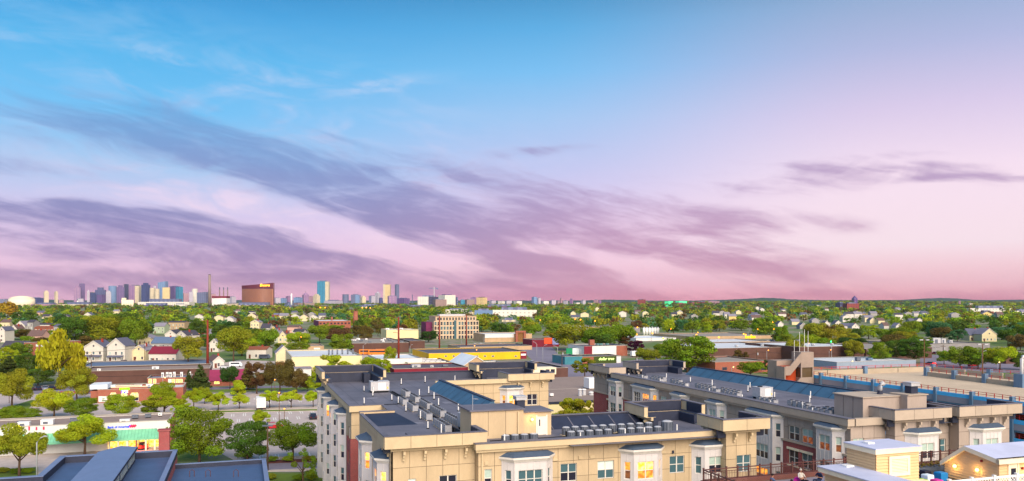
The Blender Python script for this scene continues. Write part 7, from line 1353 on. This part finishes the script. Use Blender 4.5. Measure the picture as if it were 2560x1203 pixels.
for dd, px, h, w in farr:
    n = 150 if dd < 900 else 90 if dd < 1800 else 46; lob = lobes_of(['round', 'dense'][int(rng.integers(2))], rng)
    v, t = leaves(rng, lob, n, {150: .10, 90: .125, 46: .17}[n]); x = (px - 1280) / 2000 * dd
    zt = max(0., float(np.interp(dd, [2500, 5200], [0, 1]))) * max(0, (752 - np.interp(px, [1400, 1560, 1700, 1900, 2100, 2200, 2300, 2450, 2640], [762, 757, 755, 753.5, 752.5, 752.5, 753.5, 755, 757]) ) * 2.6 + 24) if px > 1450 else 0
    VV.append(v * np.array([w, w, h]) + np.array([x, dd, zt * .8])); TT.append(t); c = np.array(LC[pal[int(rng.integers(len(pal)))]]) * rng.uniform(.85, 1.3); CC.append(np.tile(c, (n, 1)))
o = put('distant_woods', quads_mesh('distant_woods', np.concatenate(VV), np.concatenate(TT), LMA, np.concatenate(CC))); o['kind'] = 'stuff'; o['label'] = 'mass of distant tree crowns covering the town'; 
print('TREES', NT_[0], 'far', len(farr), 'quads', sum(map(len, TT)))
# ---------------------------------------------------------------- vehicles
PAINT = {}
def paint(c): 
    if c not in PAINT: PAINT[c] = mat('car_paint_' + c, c, .3, 0, spec=.6)
    return PAINT[c]
def car(px, py, yaw, color, label, group=None, kind='car', lights='', z=0.):
    x, y = ground(px, py, z); t = thing('car' if kind == 'car' else kind, label, kind.replace('_', ' '), (0, 0, 0), yaw, group); t.location = (x, y, z)
    L, W, H = {'car': (4.6, 1.82, 1.45), 'van': (5.6, 2.0, 2.3), 'bus': (10.5, 2.5, 3.0), 'truck': (8.5, 2.4, 3.3)}[kind]; m = paint(color)
    def loft(q, st):      # st: (x, half width, z0, z1) stations along the length
        rings = [[(a, -w, z0), (a, -w * .96, z1), (a, w * .96, z1), (a, w, z0)] for a, w, z0, z1 in st]
        for A_, B_ in zip(rings[:-1], rings[1:]):
            for k in range(4): j = (k + 1) % 4; q.face([A_[k], B_[k], B_[j], A_[j]])
        q.face(rings[0][::-1]); q.face(rings[-1]); return q
    h = W / 2
    if kind == 'car':
        part('body', loft(MB(), [(-L / 2, h * .82, .35, .72), (-L / 2 + .25, h * .97, .22, .92), (-.9, h, .2, .95), (.9, h, .2, .92), (L / 2 - .4, h * .96, .22, .80), (L / 2, h * .8, .35, .62)]), m, t)
        part('windows', MB().prism([(-1.75, -h * .92), (1.25, -h * .92), (1.25, h * .92), (-1.75, h * .92)], .94, 1.40, top=[(-1.15, -h * .72), (.35, -h * .72), (.35, h * .72), (-1.15, h * .72)]), M['gdark'], t)
        part('roof', MB().box(-1.2, .4, -h * .74, h * .74, 1.402, H), m, t)
    elif kind == 'truck':
        part('cargo_box', MB().box(-L / 2, L / 2 - 2.2, -h, h, .8, H), M['pipe'], t); part('cab', loft(MB(), [(L / 2 - 2.1, h * .95, .4, 2.4), (L / 2 - .6, h * .95, .4, 2.4), (L / 2, h * .9, .4, 1.3)]), m, t); part('windows', MB().prism([(L / 2 - 1.7, -h * .97), (L / 2 - .2, -h * .97), (L / 2 - .2, h * .97), (L / 2 - 1.7, h * .97)], 1.45, 2.2, top=[(L / 2 - 1.7, -h * .95), (L / 2 - .6, -h * .95), (L / 2 - .6, h * .95), (L / 2 - 1.7, h * .95)]), M['gdark'], t)
    else:
        part('body', loft(MB(), [(-L / 2, h * .95, .3, H - .1), (-L / 2 + .3, h, .28, H), (L / 2 - .9, h, .28, H), (L / 2 - .2, h * .95, .3, H * .6), (L / 2, h * .9, .35, H * .45)]), m, t); part('windows', MB().box(-L / 2 + .6, L / 2 - 1.2, -h - .015, h + .015, H * .55, H * .83), M['gdark'], t)
    wm = MB().tube([(0, -.11, 0), (0, .11, 0)], .33, 12).mesh('wheel', M['tyre'])
    for sx in (-.31, .31):
        for sy in (-1, 1): o = put('wheel', wm, t); o.location = (L * sx, sy * (h - .1), .33)
    for sy in (-1, 1):
        part('tail_light', MB().box(-L / 2 - .03, -L / 2 + .05, sy * h * .65 - .17, sy * h * .65 + .17, .6, .78), M['tail'] if 't' in lights else mat('tail_off', '6a1014', .3, 0), t)
        part('headlight', MB().box(L / 2 - .06, L / 2 + .02, sy * h * .62 - .17, sy * h * .62 + .17, .5, .64), M['head'] if 'h' in lights else M['pipe'], t)
        if 'T' in lights: part('tail_glow', MB().ball((-L / 2 - .06, sy * h * .65, .7), .3, 8, 5), M['tail'], t)
up = GA + math.pi / 2
car(782, 1047, up, '1c2430', 'dark sedan parked alone in the open lot'); car(683, 1071, GA + .15, 'b01824', 'red car parked left of the middle building'); car(652, 1022, up, 'c8d0c8', 'white green box truck among the lot trees', kind='truck')
for i, (px, c, lb) in enumerate(((79, '18202c', 'leftmost dark car of the parked row at the left'), (96, '1c1c24', 'black car, second of the parked row at the left'), (113, '8a92a0', 'silver car in the parked row at the left'), (129, '14181e', 'black car, fourth of the parked row at the left'), (144, '1e2a36', 'rightmost dark car of the parked row at the left'))): car(px, 976 - i * .6, up + .2, c, lb, kind='car')
car(357, 1121, up + .15, '8a1018', 'red car braking in front of the bank', lights='tT'); car(326, 1115, up, '20283c', 'dark blue car left of the braking red one'); car(291, 1113, GA, 'c8ccd0', 'white car half hidden before the bank columns'); car(1946, 940, GA + .1, 'c4c8cc', 'white car in the lane beside the stair tower')
car(311, 907, 1.2, '7a1424', 'dark red car beside the three storey house'); car(548, 920, .2, '2a4a66', 'blue car in the yard of the white bungalow'); car(560, 921, .3, 'b8bcc4', 'silver car in the yard of the white bungalow'); car(590, 917, .2, 'd8dce0', 'white van next to the white bungalow', kind='van'); car(250, 912, .1, 'b8b4b0', 'pale car parked under the porch house')
for px, py, lb in ((922, 887, 'left orange bus in the yard of the brown plant'), (945, 888, 'middle orange bus in the yard of the brown plant'), (962, 886, 'right orange bus in the yard of the brown plant')): car(px, py, .1, 'd87a10', lb, kind='bus')
car(2325, 912, up, '20242c', 'dark car with red lights on the road beyond the garage', lights='tT'); car(2432, 916, GA, 'a01a1a', 'red car on the road beyond the garage, right'); car(662, 897, .1, '404a5a', 'dark van by the flat eaved white house', kind='van'); car(1574, 888, .4, 'c8d0d8', 'white truck right of the red and white store', kind='truck'); car(1596, 893, .3, '6a7484', 'grey truck behind the store yard', kind='truck'); car(662, 915, .2, '8a9098', 'grey car in the yard left of the workshop')
for i in range(26): car(R.uniform(1690, 2010), R.uniform(853, 857), R.choice([.3, 1.9]), R.choice(['c8c8cc', '2a3038', '8a2024', '6a7480', 'b0b4b8']), 'tiny parked car on the lots right of the silos', 'parked cars right of the silos')
for i in range(14): car(R.uniform(2330, 2480), R.uniform(884, 888), R.choice([.3, 1.9]), R.choice(['c8c8cc', '2a3038', '8a2024', '6a7480']), 'small parked car before the grey mall', 'parked cars before the mall')
for i in range(12): car(R.uniform(1180, 1330), R.uniform(906, 909) if i < 4 else R.uniform(862, 866), R.choice([.3, 1.9]), R.choice(['c8c8cc', '2a3038', '6a7480']), 'small parked car around the yellow warehouse', 'cars around the yellow warehouse')
# ---------------------------------------------------------------- poles, lamps, wires
def lampost(px, yt, yb, label, arm=0., lit_=None, r=.09, m='pole', head=1, group=None, z0=0., bulb=.35):
    x, d = ground(px, yb, z0); h = 30 - (yt - 752) * d / 2000 - z0; t = thing('street_lamp', label, 'street lamp', (0, 0, 0), 0, group); t.location = (x, d, z0)
    if arm: part('pole', MB().tube([(0, 0, 0), (0, 0, h * .86), (arm * .55, 0, h * .97), (arm, 0, h)], [r * 1.3, r, r * .75, r * .6], 8), M[m], t, smooth=True)
    else: part('pole', MB().cyl(0, 0, 0, h, r * 1.3, r * .8, 8), M[m], t, smooth=True)
    hx_ = arm; part('lamp_head', MB().box(hx_ - .1 if not arm else hx_ - .1 * np.sign(arm), hx_ + .45 * (np.sign(arm) or 1), -.14, .14, h - .05, h + .12) if head == 1 else MB().box(-.9, .9, -.2, .2, h, h + .2), M['metald'] if m != 'pole' else M['pole'], t)
    if lit_: part('lamp_glow', MB().ball((hx_ + .15 * np.sign(arm), 0, h - .15), bulb, 10, 6), M[lit_], t, smooth=True)
    return t
lampost(92, 1091, 1202, 'white gooseneck street lamp at lower left', 1.25, r=.1)
for px, yt, yb, lb in ((177, 944, 990, 'thin bronze lamp post beside the olive tree'), (23, 966, 1008, 'thin bronze lamp post in the large olive tree'), (698, 980, 1066, 'dark lot lamp post right of the box truck'), (711, 1020, 1064, 'yellow topped lot lamp post'), (679, 928, 985, 'lamp post in the tall brown tree, left'), (687, 948, 990, 'lamp post in the tall brown tree, right')): lampost(px, yt, yb, lb, 0, 'lamp', .07, 'bronze', bulb=.18)
lampost(669, 1066, 1178, 'grey wooden utility pole at the lot corner', 0, None, .14, 'wood', 2)
for px, yt, yb, lb, k in ((221, 881, 906, 'glowing street lamp before the porch house', 'lamp'), (407, 943, 968, 'glowing lamp before the brick office', 'lampw'), (703, 842, 872, 'left one of the twin glowing lamps', 'lamp'), (709.5, 842, 872, 'right one of the twin glowing lamps', 'lamp'), (749.5, 842, 874, 'single glowing lamp right of the twins', 'lamp'), (1183, 864, 888, 'glowing lamp over the yellow warehouse, upper', 'lamp'), (1188, 874, 892, 'glowing lamp over the yellow warehouse, lower', 'lamp'), (1829, 917, 938, 'glowing lamp before the orange brick hall', 'lampw'), (1838, 875, 905, 'left orange wall glow on the brown store', 'lamp'), (1917, 875, 905, 'right orange wall glow on the brown store', 'lamp'), (2073, 874, 904, 'orange lamp right of the stair tower', 'lamp'), (2127, 902, 924, 'bright lamp over the small white store', 'lampw'), (2494, 905, 928, 'bright lamp at the right beyond the garage', 'lampw'), (1349, 800, 824, 'orange lamp over the far depot', 'lamp'), (1561, 823, 840, 'yellow lamp left of the silos', 'lamp'), (1675, 822, 842, 'yellow lamp right of the silos', 'lamp'), (1742, 831, 850, 'yellow lamp over the tan retail row', 'lamp'), (1892, 823, 842, 'yellow lamp at the end of the retail row', 'lamp'), (1447, 826, 845, 'yellow lamp on the white depot', 'lamp'), (424, 899, 908, 'yard lamp on the maroon roofed house', 'lampw'), (495, 835, 856, 'orange lamp in the street left of the mast', 'lamp'), (2019, 858, 890, 'orange lit lamp among the aerials', 'lamp')):
    lampost(px, yt, yb, lb, .6, k, .08, bulb=max(.22, 1.25 * 60000 / (yb - 752) / 2000))
for i, (px, yt) in enumerate(((1436, 798), (1450, 799), (1468, 799), (1486, 802), (800, 769), (812, 769), (905, 769), (915, 769), (925, 770), (1310, 801))): lampost(px, yt, yt + 20, 'small orange lamp along the distant road', .5, 'lamp', .1, group='orange lamps along the distant road', bulb=.7 if yt > 780 else 1.1)
for i in range(16): yy = R.uniform(804, 846); lampost(R.uniform(1560, 1960), yy, yy + 20, 'small warm lamp between the low buildings at the right', .5, 'lamp', .1, group='warm lamps between the low buildings', bulb=.55)
for i, (px, yt, yb, a) in enumerate(((1342, 855, 896, -1.6), (1357, 862, 908, 1.6), (1394, 865, 902, -1.6), (1451, 870, 902, -1.6), (2170, 872, 905, -1.4), (2340, 865, 897, -1.4), (2399, 880, 920, 1.0), (2455, 877, 925, 1.4), (1154, 832, 870, 1.4), (1210, 838, 870, 1.4), (1370, 833, 860, -1.4), (1870, 826, 856, 1.2), (1025, 862, 890, 1.0), (908, 860, 890, 1.2))): lampost(px, yt, yb, f'unlit pale street lamp {("left of the container", "right of the container lamp pair", "behind the container", "before the red and white store", "behind the garage far wall", "by the red traffic light", "at the round trees, left", "at the round trees, right", "left of the office block trees", "right of the office block", "in the road gap by the big olive tree", "by the retail row", "at the brown plant yard", "at the left of the brown plant")[i]}', a, r=.1)
for px, yt, yb, r_, lb in ((519, 800, 938, .46, 'leftmost tall rusty steel mast, by the white bungalow'), (996.5, 793, 912, .46, 'second tall rusty steel mast, in front of the white warehouse'), (1098.5, 790, 884, .42, 'third rusty mast, left of the office block front'), (1166, 787, 872, .42, 'fourth rusty mast, right of the office block front'), (1083 - 60, 785, 815, .3, 'thin distant mast in the trees')):
    x, d = ground(px, yb); h = 30 - (yt - 752) * d / 2000; t = thing('steel_mast', lb, 'mast', (0, 0, 0), 0); t.location = (x, d, 0); part('shaft', MB().cyl(0, 0, 0, h, r_ * 1.25, r_ * .75, 12), M['rust'], t, smooth=True)
    for zz in (.97, .74, .66): part('arm', MB().tube([(0, 0, h * zz), (-1.6, 0, h * zz + .4), (-2.6, 0, h * zz + .35)], .09, 5), M['rust'], t)
for px, yt, yb, lb in ((1892, 874, 925, 'wooden utility pole with transformers before the orange hall'), (865.5, 845, 884, 'wooden utility pole left of the brown plant'), (1405, 874, 914, 'wooden utility pole before the teal shed'), (1590, 888, 925, 'wooden crossarm pole right of the green store'), (2103, 835, 870, 'wooden utility pole behind the small white store'), (772, 832, 860, 'wooden pole in the trees by the mill'), (852, 838, 866, 'wooden pole before the mill trees'), (2358, 862, 900, 'wooden pole at the red traffic light'), (640, 818, 850, 'wooden pole left of the yellow gable'), (362, 852, 905, 'wooden pole behind the cream gable'), (228, 885, 935, 'wooden pole at the slate roofed shed'), (479, 830, 862, 'wooden pole by the pink street lights')):
    x, d = ground(px, yb); h = 30 - (yt - 752) * d / 2000; t = thing('utility_pole', lb, 'utility pole', (0, 0, 0), 0); t.location = (x, d, 0); part('pole', MB().cyl(0, 0, 0, h, .2, .14, 8), M['wood'], t); part('crossarm', MB().box(-1.3, 1.3, -.08, .08, h - .9, h - .7), M['wood'], t); part('transformer', MB().cyl(.35, -.3, h - 2.4, h - 1.4, .26, .26, 8), M['metal'], t)
def wire(p, q, sag, lb):
    pts = [(p[0] + (q[0] - p[0]) * i / 12, p[1] + (q[1] - p[1]) * i / 12, p[2] + (q[2] - p[2]) * i / 12 - sag * 4 * (i / 12) * (1 - i / 12)) for i in range(13)]
    solo('power_line', MB().tube(pts, .05, 4), M['black'], lb, 'cable', p, 0)
def at(px, py, d): return ((px - 1280) * d / 2000, d, 30 - (py - 752) * d / 2000)
wire(at(-40, 928, 270), at(430, 936, 270), 1.2, 'long cable crossing the willow'); wire(at(-40, 893, 300), at(519, 848, 328), 1.5, 'cable from the left edge up to the first mast'); wire(at(519, 812, 328), at(996, 806, 375), 3.0, 'cable between the first and second mast'); wire(at(996, 822, 375), at(1098, 812, 455), 2.0, 'cable between the second and third mast'); wire(at(519, 850, 328), at(866, 850, 455), 2.5, 'cable from the first mast to the pole by the brown plant'); wire(at(1892, 880, 347), at(2350, 868, 405), 2.0, 'cable behind the stair tower'); wire(at(1590, 892, 347), at(1892, 884, 347), 1.6, 'cable left of the orange hall pole'); wire(at(1892, 893, 347), at(2110, 890, 420), 1.0, 'lower cable at the stair tower')
for px, py, c, lb in ((2361, 882, 'ff1a10', 'red traffic light beyond the garage'), (2077, 854, '20e060', 'green traffic light behind the aerials')):
    x, d = ground(px, 905); h = 30 - (py - 752) * d / 2000; t = thing('traffic_light', lb, 'traffic light', (0, 0, 0), 0); t.location = (x, d, 0); part('pole', MB().cyl(.5, .3, 0, h + .6, .1, .08, 8), M['pole'], t); part('housing', MB().box(-.25, .25, -.2, .2, h - .6, h + .6), M['black'], t); part('lens', MB().tube([(0, -.21, h), (0, -.3, h)], .3, 10), emit('signal_' + c, c, 9), t)
dxy = rot(dB[0] - dA[0], dB[1] - dA[1], GA); a0 = rot(*dA, GA)
for f, px, yt, lb in ((.0, 2307, 851, 'tall twin headed lamp post on the garage ramp, left'), (.667, 2461, 862, 'tall twin headed lamp post on the garage ramp, right')):
    x, y = a0[0] + dxy[0] * f, a0[1] + dxy[1] * f; h = 30 - (yt - 752) * y / 2000 - 14.5; t = thing('street_lamp', lb, 'street lamp', (0, 0, 0), 0); t.location = (x - .4, y, 14.5); part('pole', MB().cyl(0, 0, 0, h, .14, .09, 8), M['bronze'], t); part('lamp_head', MB().box(-1.1, -.35, -.2, .2, h, h + .2).box(.35, 1.1, -.2, .2, h, h + .2), M['metal'], t); part('crossbar', MB().box(-.35, .35, -.05, .05, h + .04, h + .12), M['bronze'], t)
fr_ = thing('red_fence', 'low red rail fence at the edge of the plaza lot', 'fence', (0, 0, 0)); fa, fb = grid(105, 988), grid(235, 985)
for i in range(9):
    x, y = fa[0] + (fb[0] - fa[0]) * i / 8, fa[1] + (fb[1] - fa[1]) * i / 8; part('post', MB().box(x - .08, x + .08, y - .08, y + .08, 0, 1.1), M['gred'], fr_)
for z in (.5, .9): part('rail', MB().tube([(fa[0], fa[1], z), (fb[0], fb[1], z)], .07, 4), M['gred'], fr_)
# ---------------------------------------------------------------- people on the terrace
def skin_mesh(name, bones, mats, sub=2):
    """bones: list of (parent index or None, point, radius, material index); grown with a Skin modifier into one continuous surface"""
    me = D.meshes.new(name + '_bones'); me.from_pydata([b[1] for b in bones], [(b[0], i) for i, b in enumerate(bones) if b[0] is not None], [])
    o = D.objects.new(name, me); COL.objects.link(o); o.modifiers.new('s', 'SKIN'); sv_ = me.skin_vertices[0].data
    for i, b in enumerate(bones): sv_[i].radius = (b[2], b[2]) if not hasattr(b[2], '__len__') else b[2]; sv_[i].use_root = i == 0
    o.modifiers['s'].use_smooth_shade = True; ss_ = o.modifiers.new('u', 'SUBSURF'); ss_.levels = ss_.render_levels = sub
    dg = bpy.context.evaluated_depsgraph_get(); m2 = D.meshes.new_from_object(o.evaluated_get(dg)); D.objects.remove(o); m2.materials.clear()
    for x in mats: m2.materials.append(x)
    seg = [(Vector(bones[b[0]][1]), Vector(b[1]), b[3]) for b in bones if b[0] is not None]
    for p in m2.polygons:
        c = p.center; best = min(seg, key=lambda s_: ((s_[0] + s_[1]) / 2 - c).length - (s_[1] - s_[0]).length * .45); p.material_index = best[2]; p.use_smooth = True
    return m2
def person(x, y, rz, shirt, pants, hair, label, lean=.12, arms='lap', gaze=0.):
    sm, pm, hm = mat('shirt_' + shirt, shirt, .8, .05, 6), mat('trousers_' + pants, pants, .8, .05, 6), mat('hair_' + hair, hair, .8, .1, 9)
    t = thing('person', label, 'person', (0, 0, 0)); t.location = (*rot(x, y, GA), ZT - .02); t.rotation_euler = (0, 0, GA + rz)     # faces -y
    b = [(None, (0, 0, .36), .15, 1), (0, (0, .03, .52), .145, 0), (1, (0, .03 + lean, .72), (.17, .12), 0), (2, (0, .03 + lean * 1.1, .84), .10, 0), (3, (0, .02 + lean, .92), .052, 2), (4, (0, -.01 + lean, 1.02), .085, 2), (5, (0, -.015 + lean, 1.12), .082, 2)]
    for s in (-1, 1):
        i = len(b); b += [(0, (s * .11, -.12, .36), .095, 1), (i, (s * .16, -.45, .44), .068, 1), (i + 1, (s * .17, -.60, .10), .045, 1), (i + 2, (s * .17, -.62, .05), .042, 3), (i + 3, (s * .18, -.78, .04), .036, 3)]
        i = len(b); ex_, ey = (.27, -.02) if arms == 'lap' else (.31, -.12)
        b += [(3, (s * .19, .03 + lean, .82), .066, 0), (i, (s * ex_, ey, .60), .047, 0), (i + 1, (s * (.12 if arms == 'lap' else .2), -.27, .53 if arms == 'lap' else .62), .036, 2), (i + 2, (s * .08, -.34, .52 if arms == 'lap' else .64), .034, 2)]
        j = len(b) - 1; hp = b[j][1]
        for k, (dx, dy, dz, l) in enumerate(((-.5, -.3, .25, .05), (-.35, -1, 0, .075), (-.1, -1, 0, .085), (.15, -1, 0, .08), (.4, -1, 0, .062))):
            q1 = (hp[0] + s * dx * l * .6, hp[1] + dy * l * .6, hp[2] + dz * l); q2 = (hp[0] + s * dx * l, hp[1] + dy * l, hp[2] - .02); n = len(b); b += [(j, q1, .0095, 2), (n, q2, .0085, 2)]
    put('body', skin_mesh('body', b, [sm, pm, M['skin'], M['black']]), t); hd = (0, -.015 + lean, 1.085)
    q = MB().ball((hd[0], hd[1] + .022, hd[2] + .035), (.092, .10, .085), 12, 8); o = put('hair', q.mesh('hair', hm, smooth=True), t)
    f = MB().ball((-.033, hd[1] - .082, hd[2] - .02), (.013, .008, .008), 6, 4).ball((.033, hd[1] - .082, hd[2] - .02), (.013, .008, .008), 6, 4); put('eyes', f.mesh('eyes', M['black']), t)
    put('nose', MB().ball((0, hd[1] - .094, hd[2] - .045), (.013, .02, .022), 6, 4).mesh('nose', M['skin']), t); put('mouth', MB().ball((0, hd[1] - .083, hd[2] - .085), (.026, .007, .006), 6, 4).mesh('mouth', mat('lips', '8a4840', .6, 0)), t)
    put('ears', MB().ball((-.088, hd[1], hd[2] - .03), (.012, .022, .032), 6, 4).ball((.088, hd[1], hd[2] - .03), (.012, .022, .032), 6, 4).mesh('ears', M['skin']), t)
def beanbag(x, y, rz, c, label):
    t = thing('beanbag', label, 'beanbag', (0, 0, 0)); t.location = (*rot(x, y, GA), ZT - .02); t.rotation_euler = (0, 0, GA + rz); me = MB().ball((0, 0, .0), 1, 18, 12); v2 = []
    for a, b_, c_ in me.v:
        z = max(c_, -.45); back = max(0, b_); f = 1 - .25 * max(0, z); v2.append((a * .56 * f, b_ * .55 * f + .06, (z + .45) * .22 + back ** 1.5 * .38 * (z > -.3) - .06 * (1 - min(1, a * a + b_ * b_)) * (z > 0)))
    me.v = v2; m = mat('beanbag_' + c, c, .65, .06, 5); put('cushion', me.mesh('cushion', m, smooth=True), t); put('seam', MB().tube([(.5 * math.cos(w), .5 * math.sin(w) + .06, .12) for w in np.linspace(0, 6.2832, 20)], .012, 4).mesh('seam', M['black']), t)
def vx(px, y): return v_at(px, y)
beanbag(vx(2005, 47.6), 47.6, 0, 'd0208a', 'magenta beanbag in the middle of the terrace group'); person(vx(2005, 47.5), 47.5, 0, 'ddd4c4', '201c2c', 'c8bcb0', 'person in a cream top and dark trousers sitting in the magenta beanbag')
beanbag(vx(2063, 47.2), 47.2, -math.pi / 2 - .3, '1878c0', 'blue beanbag at the right of the terrace group'); person(vx(2050, 47.2), 47.2, -math.pi / 2 + .2, '28304e', '3a4460', '1c1416', 'person in a navy top leaning forward at the right of the group', -.08, 'out')
beanbag(vx(1938, 46.9), 46.9, math.pi / 2 + .3, '1878c0', 'blue beanbag at the left of the terrace group'); person(vx(1935, 46.9), 46.9, math.pi / 2, '5a6a86', '2c3a66', '1c1416', 'person in a grey blue top seated at the left of the group')
beanbag(vx(1926, 45.4), 45.4, math.pi + .4, 'c84a9a', 'pink beanbag nearest the left corner of the terrace'); person(vx(1927, 45.5), 45.5, math.pi - .5, 'd0244e', '2c2c3c', '5a3426', 'person in a red pink top with back turned at the left')
beanbag(vx(1976, 45.0), 45.0, math.pi, 'd0408a', 'rose beanbag in front of the group'); person(vx(1976, 45.1), 45.1, math.pi, 'c86a7a', '2c2c3c', '22141a', 'person with dark hair and rose top seen from behind')
x = vx(2030, 46.2); t = thing('side_table', 'small white table with a lit candle between the seated people', 'table', (x, 46.2, ZT - .02)); part('table_top', MB().cyl(x, 46.2, ZT + .4, ZT + .44, .3, .3, 14), M['pipe'], t); part('leg', MB().cyl(x, 46.2, ZT - .02, ZT + .398, .06, .05, 8), M['pipe'], t); part('candle', MB().cyl(x + .1, 46.2, ZT + .442, ZT + .54, .04, .035, 8), M['lamp'], t)
# ---------------------------------------------------------------- evening haze over the town
hz = D.materials.new('haze'); hz.use_nodes = True; nt = hz.node_tree; nt.nodes.clear(); N = NT(nt); v = N.n('ShaderNodeVolumePrincipled'); v.inputs['Color'].default_value = (.74, .84, 1, 1); v.inputs['Density'].default_value = 2.0e-5; v.inputs['Anisotropy'].default_value = .2
o = N.n('ShaderNodeOutputMaterial'); nt.links.new(v.outputs[0], o.inputs['Volume'])
hb = put('haze', MB().box(-15100, 15100, -500, 14100, -1, 420).mesh('haze', hz)); hb['kind'] = 'stuff'
